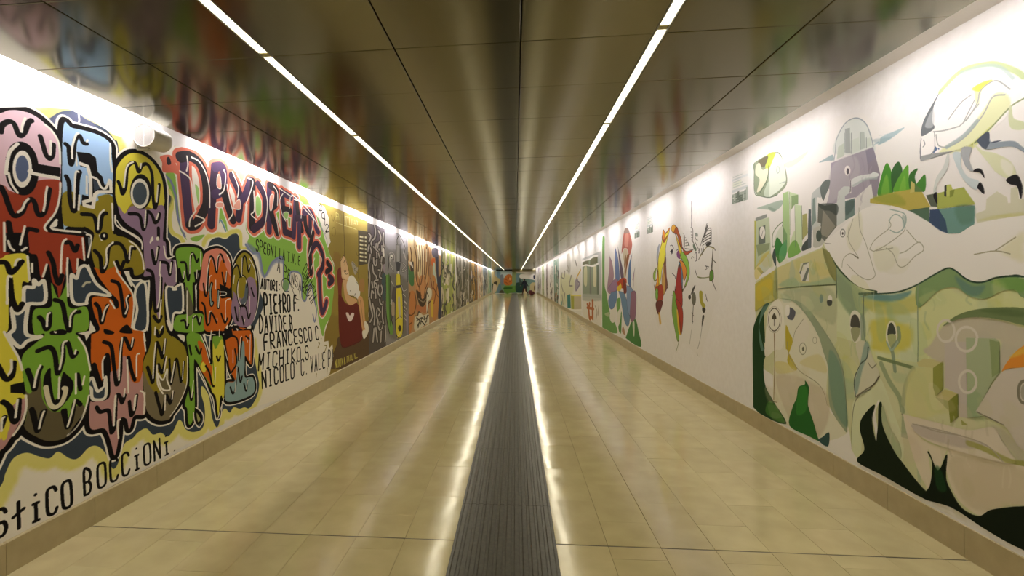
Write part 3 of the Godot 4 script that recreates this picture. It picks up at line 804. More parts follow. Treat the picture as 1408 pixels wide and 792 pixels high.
	S("e8e2d6",9,[2113,1342,2126,1281])
	S("e8e2d6",9,[2290,1341,2298,1270])
	S("e8e2d6",9,[2426,1455,2450,1275,2494,1158])
	S("e8e2d6",9,[2591,1264,2608,1153,2645,1117])
	S("e8e2d6",9,[2738,1375,2756,1270])
	S("e8e2d6",9,[2868,1241,2910,1194])
	S("e8e2d6",9,[3025,1311,3038,1135])
	S("e8e2d6",9,[3169,1243,3197,1195])
	S("e8e2d6",9,[2872,1393,2890,1312])
	S("e8e2d6",9,[2467,1456,2476,1341,2504,1316])
	S("e8e2d6",9,[2573,1442,2574,1357])
	S("e8e2d6",9,[2353,1108,2350,1237])
	S("e8e2d6",9,[2759,1112,2821,1188])
	S("e8e2d6",9,[3181,1129,3290,1241,3316,1357])
	S("e8e2d6",9,[2461,1745,2469,1654,2497,1640])
	S("e8e2d6",9,[2730,1741,2734,1567,2813,1539])
	S("e8e2d6",9,[2963,1759,2975,1632])
	S("e8e2d6",9,[3167,1709,3180,1529])
	S("e8e2d6",9,[2588,1738,2588,1713])
	S("e8e2d6",9,[3066,1786,3076,1759])
	S("e8e2d6",9,[2327,1725,2335,1686])
	S("e8e2d6",9,[2225,1795,2233,1686,2271,1666])
	S("e8e2d6",9,[2152,1742,2158,1450])
	S("e8e2d6",9,[2963,2161,2984,1963,3011,1929])
	S("e8e2d6",9,[3123,1998,3106,1958])
	S("e8e2d6",9,[2485,1904,2494,1822])
	S("e8e2d6",9,[2621,1886,2623,1826])
	S("e8e2d6",9,[2873,2461,2909,2297,2919,2227])
	S("e8e2d6",9,[3085,2479,3123,2393])
	S("e8e2d6",9,[1950,2179,1986,2023])
	S("e8e2d6",9,[2085,2183,2099,2041])
	S("e8e2d6",9,[2540,2305,2557,2165])
	S("e8e2d6",9,[2201,2361,2228,2226])
	S("e8e2d6",9,[1953,2311,1965,2255])
	S("e8e2d6",9,[2294,2120,2402,2277,2480,2450,2520,2559,2568,2656,2636,2555,2683,2480])
	S("e8e2d6",9,[2153,2004,2150,2157,2124,2267,2029,2381,1928,2452])
	S("e8e2d6",9,[1950,1299,1962,1217])
	S("e8e2d6",9,[2007,1194,2022,1268,2020,1372])
	S("e8e2d6",9,[3180,1928,3164,2193])
	S("e8e2d6",9,[2812,2271,2796,2276])
	S("e8e2d6",9,[2694,1981,2752,2128])
	S("e8e2d6",9,[2849,2045,2847,2170])
	S("e8e2d6",9,[2338,1847,2409,1960,2467,2108])
	F("131010",[1324,1057,1317,1074,1300,1086,1278,1087,1261,1079,1255,1063,1262,1046,1279,1035,1301,1033,1318,1041])
	F("e8e2d6",[1300,1056,1297,1064,1289,1068,1282,1065,1279,1057,1282,1049,1290,1045,1297,1048])
	F("131010",[1282,1689,1364,1716,1347,1733,1285,1720])
	F("131010",[1412,1721,1480,1676,1532,1726,1522,1745])
	F("131010",[994,1681,986,1691,963,1695,936,1692,915,1684,907,1672,915,1663,937,1659,964,1661,986,1670])
	F("e8e2d6",[923,1675,920,1679,915,1680,909,1677,907,1673,909,1669,915,1668,921,1670])
	F("e8e2d6",[1723,1073,1748,1022,1762,1049])
	F("e8e2d6",[1828,1033,1822,1045,1809,1050,1797,1047,1792,1036,1797,1025,1810,1019,1823,1023])
	S("b9b6a0",14,[1115,1398,1137,1375,1168,1372])
	S("e8e2d6",10,[1097,280,1103,331])
	F("e8e2d6",[1109,338,1106,345,1100,349,1095,348,1092,343,1095,337,1101,332,1107,333])
	S("e8e2d6",178,[2150,311,2147,481,2200,883])
	S("e8e2d6",178,[2091,333,2223,294,2362,333,2439,471,2449,650,2407,738,2300,864,2212,889])
	S("e8e2d6",178,[2582,317,2549,551,2514,849])
	S("e8e2d6",178,[2582,308,2716,288,2712,488,2577,563])
	S("e8e2d6",178,[2712,488,2816,674,2878,764])
	S("e8e2d6",178,[2872,334,3018,508,2979,734])
	S("e8e2d6",178,[3219,312,3106,493,3017,554])
	S("e8e2d6",178,[3275,311,3244,798])
	S("e8e2d6",178,[3390,318,3529,434,3523,668,3281,814])
	S("e8e2d6",178,[3638,282,3625,800])
	S("e8e2d6",178,[3660,278,3814,314,3788,467,3674,567,3824,803])
	S("e8e2d6",178,[3955,300,4014,763])
	S("e8e2d6",178,[3979,307,4203,325])
	S("e8e2d6",178,[3997,501,4172,500])
	S("e8e2d6",178,[4014,774,4215,789])
	S("e8e2d6",178,[4335,327,4267,807])
	S("e8e2d6",178,[4361,335,4411,514,4517,703])
	S("e8e2d6",178,[4355,568,4522,548])
	S("e8e2d6",178,[4426,923,4435,640])
	S("e8e2d6",178,[4612,440,4636,631,4753,741])
	S("e8e2d6",178,[4792,465,4785,689])
	S("e8e2d6",178,[4582,468,4824,437,5009,642,5074,674])
	S("e8e2d6",178,[4878,705,4777,937,4798,1258])
	S("e8e2d6",178,[4807,960,5003,847,5201,964,5230,1147,5055,1280])
	S("e8e2d6",178,[5089,1254,5112,1590,5173,1814,5280,1768,5355,1678])
	S("e8e2d6",178,[5411,1101,5539,1179,5370,1236])
	S("e8e2d6",178,[5478,1303,5629,1357,5474,1412])
	S("d8735c",146,[2150,311,2147,481,2200,883])
	S("d8735c",146,[2091,333,2223,294,2362,333,2439,471,2449,650,2407,738,2300,864,2212,889])
	S("d8735c",146,[2582,317,2549,551,2514,849])
	S("d8735c",146,[2582,308,2716,288,2712,488,2577,563])
	S("d8735c",146,[2712,488,2816,674,2878,764])
	S("d8735c",146,[2872,334,3018,508,2979,734])
	S("d8735c",146,[3219,312,3106,493,3017,554])
	S("d8735c",146,[3275,311,3244,798])
	S("d8735c",146,[3390,318,3529,434,3523,668,3281,814])
	S("d8735c",146,[3638,282,3625,800])
	S("d8735c",146,[3660,278,3814,314,3788,467,3674,567,3824,803])
	S("d8735c",146,[3955,300,4014,763])
	S("d8735c",146,[3979,307,4203,325])
	S("d8735c",146,[3997,501,4172,500])
	S("d8735c",146,[4014,774,4215,789])
	S("d8735c",146,[4335,327,4267,807])
	S("d8735c",146,[4361,335,4411,514,4517,703])
	S("d8735c",146,[4355,568,4522,548])
	S("d8735c",146,[4426,923,4435,640])
	S("d8735c",146,[4612,440,4636,631,4753,741])
	S("d8735c",146,[4792,465,4785,689])
	S("d8735c",146,[4582,468,4824,437,5009,642,5074,674])
	S("d8735c",146,[4878,705,4777,937,4798,1258])
	S("d8735c",146,[4807,960,5003,847,5201,964,5230,1147,5055,1280])
	S("d8735c",146,[5089,1254,5112,1590,5173,1814,5280,1768,5355,1678])
	S("d8735c",146,[5411,1101,5539,1179,5370,1236])
	S("d8735c",146,[5478,1303,5629,1357,5474,1412])
	S("4a3854",88,[2150,311,2147,481,2200,883])
	S("2e282c",88,[2091,333,2223,294,2362,333,2439,471,2449,650,2407,738,2300,864,2212,889])
	S("3e2f42",88,[2582,317,2549,551,2514,849])
	S("4a3854",88,[2582,308,2716,288,2712,488,2577,563])
	S("2e282c",88,[2712,488,2816,674,2878,764])
	S("3e2f42",88,[2872,334,3018,508,2979,734])
	S("4a3854",88,[3219,312,3106,493,3017,554])
	S("2e282c",88,[3275,311,3244,798])
	S("3e2f42",88,[3390,318,3529,434,3523,668,3281,814])
	S("4a3854",88,[3638,282,3625,800])
	S("2e282c",88,[3660,278,3814,314,3788,467,3674,567,3824,803])
	S("3e2f42",88,[3955,300,4014,763])
	S("4a3854",88,[3979,307,4203,325])
	S("2e282c",88,[3997,501,4172,500])
	S("3e2f42",88,[4014,774,4215,789])
	S("4a3854",88,[4335,327,4267,807])
	S("2e282c",88,[4361,335,4411,514,4517,703])
	S("3e2f42",88,[4355,568,4522,548])
	S("4a3854",88,[4426,923,4435,640])
	S("2e282c",88,[4612,440,4636,631,4753,741])
	S("3e2f42",88,[4792,465,4785,689])
	S("4a3854",88,[4582,468,4824,437,5009,642,5074,674])
	S("2e282c",88,[4878,705,4777,937,4798,1258])
	S("3e2f42",88,[4807,960,5003,847,5201,964,5230,1147,5055,1280])
	S("4a3854",88,[5089,1254,5112,1590,5173,1814,5280,1768,5355,1678])
	S("2e282c",88,[5411,1101,5539,1179,5370,1236])
	S("3e2f42",88,[5478,1303,5629,1357,5474,1412])
	F("d8735c",[1850,384,1978,345,2044,412,2065,483,1998,482,1879,499,1870,429])
	F("2e282c",[1924,381,1956,365,1977,412,1933,429])
	S("e8e2d6",14,[2180,304,2191,371,2172,430])
	S("e8e2d6",14,[2242,297,2350,311,2441,389,2493,511,2496,693])
	S("e8e2d6",14,[2083,449,2219,490,2254,633,2283,747,2289,754,2213,834,2199,898])
	S("e8e2d6",14,[2288,794,2419,818,2280,890])
	S("e8e2d6",14,[2731,302,2761,357,2727,494,2650,551])
	S("e8e2d6",14,[2881,287,2986,421,2967,525])
	S("e8e2d6",14,[2782,432,2834,591,2880,692,2798,774])
	S("e8e2d6",14,[3173,292,3275,321,3121,585])
	S("e8e2d6",14,[3451,287,3551,380,3589,517,3521,750,3438,808])
	S("e8e2d6",14,[3291,405,3296,608,3229,665,3342,705])
	S("e8e2d6",14,[3748,273,3837,331,3833,481])
	S("e8e2d6",14,[3978,318,3892,419,3948,563,4042,639])
	S("e8e2d6",14,[4177,330,4160,467])
	S("e8e2d6",14,[4281,336,4499,361,4494,551])
	S("e8e2d6",14,[4584,408,4884,504,4915,551,4814,736])
	S("e8e2d6",14,[4809,898,4713,1039])
	S("e8e2d6",14,[4931,1054,4800,1208])
	S("e8e2d6",14,[3806,634,3869,841])
	S("e8e2d6",14,[3885,269,4203,314,4256,294,4673,383,4916,500,5143,642])
	F("9cc772",[2281,517,2345,554,2342,683,2316,678,2292,595])
	S("e8e2d6",10,[2281,517,2345,554,2342,683,2316,678,2292,595],1,1)
	F("9cc772",[3338,455,3446,478,3442,618,3362,668,3325,614])
	S("e8e2d6",10,[3338,455,3446,478,3442,618,3362,668,3325,614],1,1)
	F("9cc772",[3996,545,4120,529,4093,611,4019,608])
	S("e8e2d6",10,[3996,545,4120,529,4093,611,4019,608],1,1)
	F("e0a08c",[2624,376,2669,375,2681,485,2615,480])
	S("e8e2d6",8,[2624,376,2669,375,2681,485,2615,480],1,1)
	F("e0a08c",[2881,638,3000,538,3015,637])
	S("e8e2d6",8,[2881,638,3000,538,3015,637],1,1)
	F("e0a08c",[3656,403,3745,378,3696,543,3642,551])
	S("e8e2d6",8,[3656,403,3745,378,3696,543,3642,551],1,1)
	F("e0a08c",[5131,1020,5198,1069,5092,1163])
	S("e8e2d6",8,[5131,1020,5198,1069,5092,1163],1,1)
	F("e0a08c",[2604,635,2709,619,2708,663,2603,678])
	S("e8e2d6",8,[2604,635,2709,619,2708,663,2603,678],1,1)
	T("131010",12,"SPEGNI LA T.V. E",[3314,1040,4447,1169,3327,917,4450,1057])
	T("131010",12,"A PENSARE",[3801,1246,4681,1577,3816,1112,4685,1443])
	T("131010",12,"COMINCIA",[4501,1262,4784,1691,4650,1127,5012,1587])
	T("131010",17,"AUTORI:",[3412,1452,3852,1486,3424,1342,3855,1379])
	T("131010",26,"PIEtRO F.",[3485,1740,4388,1742,3470,1518,4380,1555])
	T("131010",21,"DAVIDE B.",[3370,1929,4286,1989,3374,1750,4251,1812])
	T("131010",21,"FRANCESCO C.",[3465,2129,5143,2196,3449,1957,5098,2010])
	T("131010",20,"MICHIKO S.",[3330,2331,4777,2420,3354,2163,4767,2246])
	T("131010",20,"NICOLO' C. VALE P!",[3414,2542,5568,2646,3403,2365,5576,2415])
	T("131010",17,"StiCO",[531,2731,1021,2763,533,2592,1012,2599])
	T("131010",15,"BOCCiONi.",[1101,2740,1982,2744,1097,2582,1972,2594])
	S("131010",9,[4118,1491,4018,1500,3935,1444,3925,1368,4023,1335,4121,1380,4221,1494,4298,1587,4406,1615])
	S("131010",8,[4097,1346,4248,1471])
	S("131010",8,[4355,1473,4409,1498,4434,1592])
	F("7da070",[4100,1424,4084,1463,4043,1487,3995,1486,3957,1461,3943,1422,3959,1384,3998,1360,4047,1360,4086,1385])
	S("8a7a35",16,[5024,2240,5073,2253,5005,2308])
	S("8a7a35",16,[5262,2309,5333,2331,5259,2395])
	S("8a7a35",16,[5136,2410,5116,2498])
	S("8a7a35",16,[5358,2656,5337,2733])
	S("8a7a35",16,[4944,2661,4927,2708])
	end_mural("graffiti_mural", "wide graffiti mural of coloured dripping block letters with black outlines beside red arched lettering", [-15,628,599,422,766,361,1031,285,1224,308,1390,348,1693,317,1893,286,2070,246,2643,192,3239,241,4005,223,4892,262,5323,280,5493,430,5514,701,5517,728,5553,780,5437,884,5508,975,5677,1092,5732,1217,5661,1538,5534,1878,5380,2002,5268,2125,5246,2254,5408,2260,5441,2373,5575,2335,5607,2519,5447,2753,5071,2851,3254,2708,1942,2745,1246,2774,569,2787,-35,2767], 0, 0.0022)

func mural_city() -> void:
	begin_mural("R", 1.750, 5.560, 2.920, 0.170, 0.700, 1.00)
	F("e2ded8",[-498,-2615,3582,-48,3551,3435,-674,3223],0)
	B("cfd3cc",90,14,[1405,429,1407,324,1507,238,1645,231,1745,301,1805,414,1810,519])
	S("9aa3a5",9,[1387,473,1405,404,1424,318,1523,233,1645,231,1745,301,1798,412,1817,480])
	F("a5aaa6",[1519,446,1522,274,1577,280,1581,468,1534,457],0)
	F("bfc8b8",[1439,385,1512,373,1510,471,1421,471],0)
	F("c8cfc4",[1598,376,1672,377,1678,473,1596,472],0)
	F("b2bab2",[1687,342,1730,354,1742,470,1685,470],0)
	F("c5ccc0",[1750,408,1791,410,1804,467,1749,472],0)
	S("8d9893",7,[1514,302,1511,444])
	S("8d9893",7,[1591,324,1588,470])
	S("8d9893",7,[1687,352,1685,465])
	S("8d9893",7,[1750,399,1749,472])
	F("a29aa4",[1352,486,1811,483,1873,670,1873,717,1844,833,1791,843,1620,796,1528,792,1414,805,1258,803,1332,643],0,"tower")
	F("8f8791",[1742,489,1817,485,1880,681,1844,833,1791,796,1767,648],0)
	B("b8b2b6",60,30,[1369,512,1625,499,1667,657,1431,766,1294,787])
	F("8b8694",[1741,494,1817,487,1843,561,1761,589],0)
	F("e6e2dc",[1578,593,1571,613,1554,623,1533,619,1516,602,1510,579,1517,559,1534,549,1555,554,1572,571])
	F("5d5a60",[1563,595,1558,610,1547,614,1536,605,1532,589,1537,574,1548,570,1559,579])
	F("6f837c",[1504,808,1620,801,1617,925,1501,952],0)
	B("4d5f5a",70,20,[1519,821,1612,815,1611,865,1525,914])
	F("c7ccc6",[1432,724,1498,694,1576,709,1560,756,1512,769,1509,953,1410,983,1414,805],0)
	F("d3d6d2",[1592,662,1682,650,1780,660,1821,655,1873,684,1820,697,1738,690,1636,715,1591,712],1,"cloud")
	L("a9b3b0",70,10,16,[1606,709,1738,690,1847,702])
	F("e6e2dc",[1569,657,1585,660,1583,760,1567,758],0)
	S("5b5f60",8,[1577,669,1572,748])
	F("d9d6d0",[1620,806,1793,729,1817,866,1691,915,1617,925],0)
	F("9fb0b0",[1192,447,1283,433,1371,427,1379,471,1301,458],1,"cloud")
	F("a9bcbf",[1817,470,1877,468,1890,438,1949,436,1868,422,1969,433,2100,434,1981,472,1867,482,1877,458],1,"cloud")
	B("8ea3a8",50,16,[1815,435,1944,453,1993,466,1880,481])
	F("ccd3c3",[667,336,828,336,1039,317,935,367,736,389],1,"cloud")
	L("9f98a4",30,5,6,[1667,709,1664,775,1699,846])
	L("bcb4b8",21,5,9,[1676,765,1658,789,1656,815])
	L("bcb4b8",19,5,13,[1711,606,1690,633,1718,669])
	L("8d8490",20,5,13,[1601,488,1622,570,1572,637])
	L("9f98a4",20,5,7,[1486,524,1508,563,1459,586])
	L("bcb4b8",19,5,15,[1797,617,1785,636,1784,657])
	L("9f98a4",24,5,6,[1742,672,1734,724,1725,776])
	L("8d8490",15,5,8,[1698,529,1718,581,1730,631])
	L("bcb4b8",25,5,9,[1565,573,1580,630,1558,679])
	L("8d8490",21,5,15,[1700,676,1718,754,1685,823])
	L("8d8490",32,5,13,[1562,615,1576,684,1589,753])
	L("bcb4b8",30,5,12,[1425,738,1446,769,1410,791])
	L("bcb4b8",23,5,7,[1780,666,1762,700,1754,736])
	L("8d8490",16,5,15,[1691,799,1692,829,1682,857])
	F("8f9a80",[88,197,511,190,644,299,710,513,564,587,383,597,103,509,79,294],1,"fish_head")
	F("d5dccb",[391,293,511,197,644,299,684,433,682,508,565,562,437,586,384,590])
	F("b9c45a",[340,188,511,193,458,256,390,319,322,358])
	F("6f6a55",[170,202,367,194,310,275,254,276])
	F("d6d3b8",[125,234,199,223,254,303,364,314,334,414,221,488,133,501,195,387,108,314])
	S("4f5f4c",7,[378,290,348,417,191,524])
	F("b8c4ae",[387,438,370,595,276,539])
	S("9aa79c",7,[579,373,571,393,551,398,532,385,524,362,533,342,553,337,572,350],1,1)
	S("9aa79c",6,[578,501,639,500,682,502])
	S("6c7a66",9,[88,197,80,491,219,556,383,597,539,596])
	F("a5b3a4",[129,667,355,659,611,659,610,709,485,743,380,716],1,"cloud")
	B("7f9384",60,14,[381,689,510,734,446,744,367,707])
	F("b9c4a5",[96,789,379,789,398,1076,396,1141,83,1265,65,1054],0,"clock_tower")
	F("8b8f88",[97,761,326,749,338,784,96,796],0)
	F("b5b45e",[72,786,111,791,104,1057,83,1279,58,1293],0)
	F("6a7268",[159,866,301,853,296,1029,154,1039],0)
	F("e2ded6",[294,927,282,962,254,982,219,979,191,954,181,916,193,881,222,862,257,865,284,890])
	S("3a3c3a",6,[223,955,252,903])
	F("8f9b78",[104,1036,386,1035,371,1074,357,1099,145,1156],0)
	S("7f8f72",12,[450,1079,440,960,532,891,630,876],1,1)
	F("cfd4c2",[478,1003,556,919,629,914,625,1090,476,1081])
	F("a6c08a",[637,600,731,597,740,716,743,1098,622,1215,628,977],0,"leaf_tower")
	F("8aa374",[776,648,886,654,884,737,830,729,773,770],0)
	F("bfd0a6",[743,605,886,654,776,648,749,816],0)
	F("c3d3ac",[830,729,937,757,940,1111,832,1104],0,"leaf_tower")
	F("7d9f6c",[630,901,699,983,696,1095,625,1090],0)
	F("c6d4ae",[731,1097,825,958,898,1084,908,1108,853,1152,717,1194])
	F("a3a26a",[946,835,1018,832,1024,1000,941,1052],0)
	F("3f7a3c",[476,1081,517,993,602,1051,625,1102,573,1239,499,1172],1,"leaf")
	F("5b9a62",[573,1226,563,1124,674,1030,697,1069,671,1180],1,"leaf")
	F("7fae5a",[717,1194,731,1096,834,1042,907,1131,896,1160],1,"leaf")
	F("4d5550",[940,1099,1023,1047,1063,1061,1062,1117,939,1145])
	F("5b6468",[1039,800,1088,813,1072,1119,1062,1129,1022,1126,1024,1012],0)
	F("bcc0bb",[1080,721,1130,661,1243,642,1214,731,1157,733,1154,911,1209,940,1181,959,1085,972])
	F("6c7570",[1206,652,1262,608,1333,616,1314,682,1259,760,1223,732])
	F("dedad4",[1259,749,1314,682,1322,716,1276,806,1240,790])
	F("7f8f88",[1100,724,1129,717,1144,910,1085,949],0)
	F("6b6c62",[1175,769,1258,803,1414,810,1410,983,1252,1087,1179,1026,1209,940,1163,924],0)
	F("8d8a7c",[1239,834,1394,981,1288,1057,1207,1028],0)
	B("3e4640",70,12,[1185,782,1414,816,1412,899,1328,856,1239,834])
	F("b9b8ac",[1104,974,1209,962,1179,1026,1252,1087,1177,1126,1101,1120,1102,1063])
	F("4f5a50",[1216,1040,1209,1067,1190,1082,1167,1080,1148,1062,1141,1034,1149,1007,1169,991,1192,994,1210,1012])
	S("7d8f6e",6,[637,600,630,901,696,1095])
	S("7d8f6e",6,[743,605,749,816,745,987])
	S("6f8068",6,[830,729,832,1104])
	S("6f8068",6,[937,757,941,1052])
	F("8a8f7c",[113,1280,157,1260,256,1317,213,1337],0)
	S("8f9278",6,[83,1265,396,1141])
	B("cdbb5a",60,14,[67,1293,232,1160,371,1113,368,1206,110,1392])
	F("c4c9b4",[157,1253,397,1114,433,1248,269,1324],0)
	F("45504c",[427,1169,476,1093,499,1211,485,1262])
	F("4d8d33",[1861,826,1876,736,1941,621,1995,723,1999,822],1,"leaf")
	F("3b6236",[1983,694,2044,636,2078,713,2024,773,1993,821],1,"leaf")
	F("63a03a",[2005,823,2018,772,2072,712,2124,676,2128,767,2132,845],1,"leaf")
	F("3c6b34",[2134,738,2200,714,2177,760,2192,830,2138,829],1,"leaf")
	F("4a8338",[2187,812,2225,778,2256,763,2261,826,2245,864,2203,840],1,"leaf")
	B("86b84a",60,16,[1887,812,1940,694,1963,825])
	B("86b84a",60,16,[2047,830,2095,734,2104,840])
	F("b3a552",[1781,832,2011,824,2214,834,2294,962,2114,962,1986,909,1780,860],0,"roof")
	B("8f9a3f",60,30,[1808,827,2011,833,2103,918,1937,893])
	F("bdb26a",[2150,780,2177,802,2176,852,2138,854],0)
	F("5d7a48",[2177,802,2245,864,2176,852],0)
	F("56705a",[2114,958,2284,961,2282,1050,2211,1009],0)
	F("5a6152",[2260,887,2335,888,2343,969,2294,958],0)
	F("3a3c3a",[2315,892,2339,884,2343,953,2324,926])
	F("a3ac58",[2344,889,2401,887,2517,885,2587,989,2343,981],0,"roof")
	F("b6bc66",[2402,852,2434,854,2456,908,2410,920],0)
	F("3a3c3a",[2392,854,2406,853,2405,919,2391,913],0)
	F("7f8a42",[2429,888,2461,886,2451,923,2428,927],0)
	F("3f4f6a",[2286,977,2352,982,2407,1127,2351,1106,2282,1050],0)
	F("6f948a",[2352,982,2583,994,2579,1095,2497,1135,2412,1129],0,"house")
	B("5a7d6a",60,30,[2464,986,2575,998,2574,1076,2497,1082])
	F("3f5568",[2352,982,2399,1055,2412,1127,2360,1099],0)
	F("cfcdb4",[2586,1040,2646,1027,2651,970,2709,941,2763,981,2766,1009,2780,1011,2781,939,2816,936,2822,997,2939,1003,2998,1087,2598,1108],0)
	B("c3c07a",60,20,[2590,1078,2707,1063,2845,1067,2845,1081,2661,1079])
	F("efebe6",[2229,540,2251,439,2372,303,2509,248,2657,269,2746,310,2854,415,3005,531,3003,711,2851,586,2786,551,2743,592,2588,662,2468,673,2367,671,2227,674],1,"flying_creature")
	B("d3d79a",70,20,[2396,634,2521,606,2638,509,2700,445,2766,466,2786,531,2721,586,2636,646,2503,684,2367,666])
	B("c9cf8a",60,12,[2592,377,2624,360,2694,369,2640,387,2623,439,2606,477])
	B("dbd94f",75,8,[2575,371,2640,359,2694,371,2647,390,2623,403])
	B("c9cf6a",60,14,[2537,678,2604,644,2691,597,2636,653,2554,697])
	F("6f7476",[2231,524,2251,439,2372,307,2328,375,2314,459,2331,500,2306,517])
	B("b9bcbc",60,10,[2261,475,2323,389,2321,493])
	L("b6c48f",90,8,26,[2372,311,2509,248,2657,272,2732,307,2816,373,2854,415])
	L("a9bcb6",70,10,18,[2509,259,2633,273,2732,318,2802,401])
	S("a7aaa4",7,[2426,486,2507,421,2575,400])
	S("a7aaa4",7,[2496,546,2548,517,2607,455,2623,403,2671,378,2723,384,2787,450])
	S("a7aaa4",7,[2540,529,2574,495,2615,465])
	S("a7aaa4",7,[2320,525,2397,540,2496,546])
	S("a7aaa4",7,[2340,547,2358,616,2433,639,2538,611,2638,531,2693,457,2759,467])
	S("a7aaa4",7,[2523,531,2591,435])
	L("9aa9ab",80,10,22,[2414,638,2521,606,2605,550])
	S("8f9a72",8,[2588,662,2683,609,2786,538,2852,520])
	F("5b6f92",[2329,608,2358,640,2358,629,2319,651,2329,613])
	F("9a9c9a",[2227,645,2319,651,2468,673,2588,659,2512,669,2367,679,2229,677],0)
	S("7d8184",8,[2231,541,2223,597,2225,669])
	S("8b8f8f",6,[2249,554,2259,582,2244,594])
	S("8b8f8f",6,[2330,528,2329,624,2299,654])
	F("e9e5df",[2793,547,2852,527,2944,540,2973,664,2851,626,2806,599])
	F("c9cfa8",[2779,542,2793,533,2800,596,2851,633,2850,666,2792,648,2775,602])
	F("c9cdc6",[2414,682,2427,686,2412,768,2345,833,2335,888,2315,876,2336,800,2385,746],1,"leg")
	F("bfcaca",[2450,684,2503,697,2502,765,2544,834,2609,869,2600,911,2568,898,2518,843,2484,783],1,"leg")
	F("a3a7a8",[2512,669,2571,684,2553,739,2577,811,2536,780,2511,721],1,"leg")
	F("d3d5b0",[2579,664,2635,715,2704,746,2783,807,2810,874,2782,895,2710,846,2673,796],1,"leg")
	F("8b959c",[2604,649,2667,659,2690,686,2798,709,2849,756,2941,843,2940,869,2838,766,2770,728,2651,712],1,"leg")
	B("e6e2da",60,14,[2740,783,2797,830,2782,882,2740,831])
	F("525a66",[2604,651,2667,626,2678,686,2741,689,2682,684,2651,712,2620,682])
	F("232224",[2577,811,2602,801,2630,818,2641,860,2618,827],1,"claw")
	F("232224",[2601,900,2617,877,2636,910,2638,943,2612,917],1,"claw")
	F("232224",[2760,891,2813,878,2840,940,2832,999,2816,936,2781,919],1,"claw")
	F("232224",[2315,900,2339,884,2343,953],1,"claw")
	F("c6c79c",[79,1406,808,1210,1214,1133,1270,1077,1932,1401,3107,1375,3103,1756,3098,2198,2876,2697,1554,2647,1526,2503,997,2263,644,2334,57,2255],0)
	B("cdd29a",90,50,[2183,1435,2402,1432,2509,1476,2802,1447,2991,1673,2487,1811,2197,1904,1705,1926,1710,1654])
	F("cdd3ac",[1404,1298,1931,1474,2193,1485,2188,1813,2175,1899,1816,1910,1800,1817,1600,1842,1394,1825],0)
	B("8ea27c",85,40,[1404,1298,1695,1470,1931,1493,1930,1556,1721,1615,1690,1734,1416,1529])
	B("c9bf4f",80,60,[1762,1689,1928,1639,2033,1666,2146,1699,2088,1835,1789,1876,1787,1819])
	B("8a9c7c",70,30,[1403,1350,1577,1453,1649,1619,1512,1607,1418,1455])
	B("5f8a8a",80,24,[1655,1501,1976,1487,2139,1461,2047,1524,1849,1532])
	B("bcb75c",70,40,[1683,1539,1975,1536,2171,1485,2180,1586,1847,1626])
	F("7f9a68",[2183,1426,2308,1368,2404,1330,2467,1343,2527,1392,2594,1407,2695,1392,2775,1375,2841,1386,2994,1417,2993,1499,2840,1479,2803,1443,2731,1448,2656,1486,2592,1491,2535,1475,2475,1438,2402,1436,2326,1465,2192,1561],1,"fin")
	B("6f9a4a",70,24,[2672,1400,2775,1379,2841,1392,2840,1452,2732,1434])
	B("5f7f78",70,24,[2458,1369,2561,1422,2641,1421,2593,1480,2509,1453])
	B("a9b57a",60,20,[2203,1501,2326,1457,2234,1542])
	S("3f5848",16,[1655,1491,1850,1482,2036,1465,2183,1419,2308,1362,2404,1323,2458,1336,2519,1379,2569,1400,2626,1401,2695,1380,2776,1370,2841,1374])
	S("4a5a44",14,[1288,1130,1389,1274,1549,1390,1697,1448,1834,1470,1713,1499])
	F("e8e4dd",[1253,1105,1360,1049,1477,997,1603,930,1735,889,1858,888,1971,913,1986,909,2136,965,2262,1040,2360,1107,2425,1132,2488,1134,2573,1098,2661,1086,2845,1081,3110,1084,3106,1458,2841,1373,2776,1369,2695,1378,2626,1400,2569,1398,2519,1377,2458,1335,2404,1322,2308,1360,2183,1418,2036,1463,1850,1481,1834,1465,1653,1439,1471,1328,1322,1186],1,"giant_fish")
	B("d3d09a",45,40,[2734,1233,2844,1160,2843,1240,2842,1306,2734,1254])
	B("cfcfa8",35,30,[1618,942,1692,922,1703,1089,1644,1182,1553,1157,1525,1023])
	B("cfcfa8",35,30,[1839,1175,2039,1187,1989,1310,1863,1334,1811,1249])
	B("dedac8",40,20,[1940,1272,2129,1262,2082,1347,1927,1345])
	S("a9a793",6,[1664,879,1676,1028,1731,1130,1797,1286,1823,1362,1754,1390,1655,1360,1535,1278])
	S("a9a793",6,[1772,1180,1827,1118,1969,1048,1958,1002])
	S("a9a793",6,[1812,1197,1930,1162,2075,1094,2099,1061])
	S("a9a793",6,[1772,1180,1812,1197])
	S("a9a793",6,[1930,1181,1990,1220,2037,1302,2095,1304,2173,1247,2237,1216,2232,1183,2196,1164,2107,1209,2050,1223])
	S("a9a793",6,[1556,1005,1554,1106,1657,1237,1568,1198,1489,1235,1471,1297])
	S("a9a793",6,[2110,1080,2196,1164])
	S("a9a793",6,[1603,950,1539,1075])
	S("a9a793",6,[1839,1194,1991,1184])
	S("9fb0a6",7,[1957,1056,1970,994,2019,969,2077,1007,2087,1060,2029,1089,1969,1066])
	S("9fb0a6",7,[1971,931,2089,973,2105,1027,2075,1076])
	B("93a79d",50,8,[2077,981,2111,1011,2087,1069,2076,1033])
	S("6d6658",6,[1598,1205,1657,1237])
	S("8f8f88",8,[1512,1044,1506,1060,1492,1069,1475,1068,1462,1056,1457,1039,1463,1022,1476,1013,1493,1015,1507,1027],1,1)
	F("5a5550",[1494,1045,1491,1052,1484,1055,1477,1051,1475,1044,1478,1036,1485,1034,1491,1038])
	S("9d9a90",6,[1262,1101,1341,1112])
	S("a09c80",6,[2579,1256,2697,1244,2777,1263])
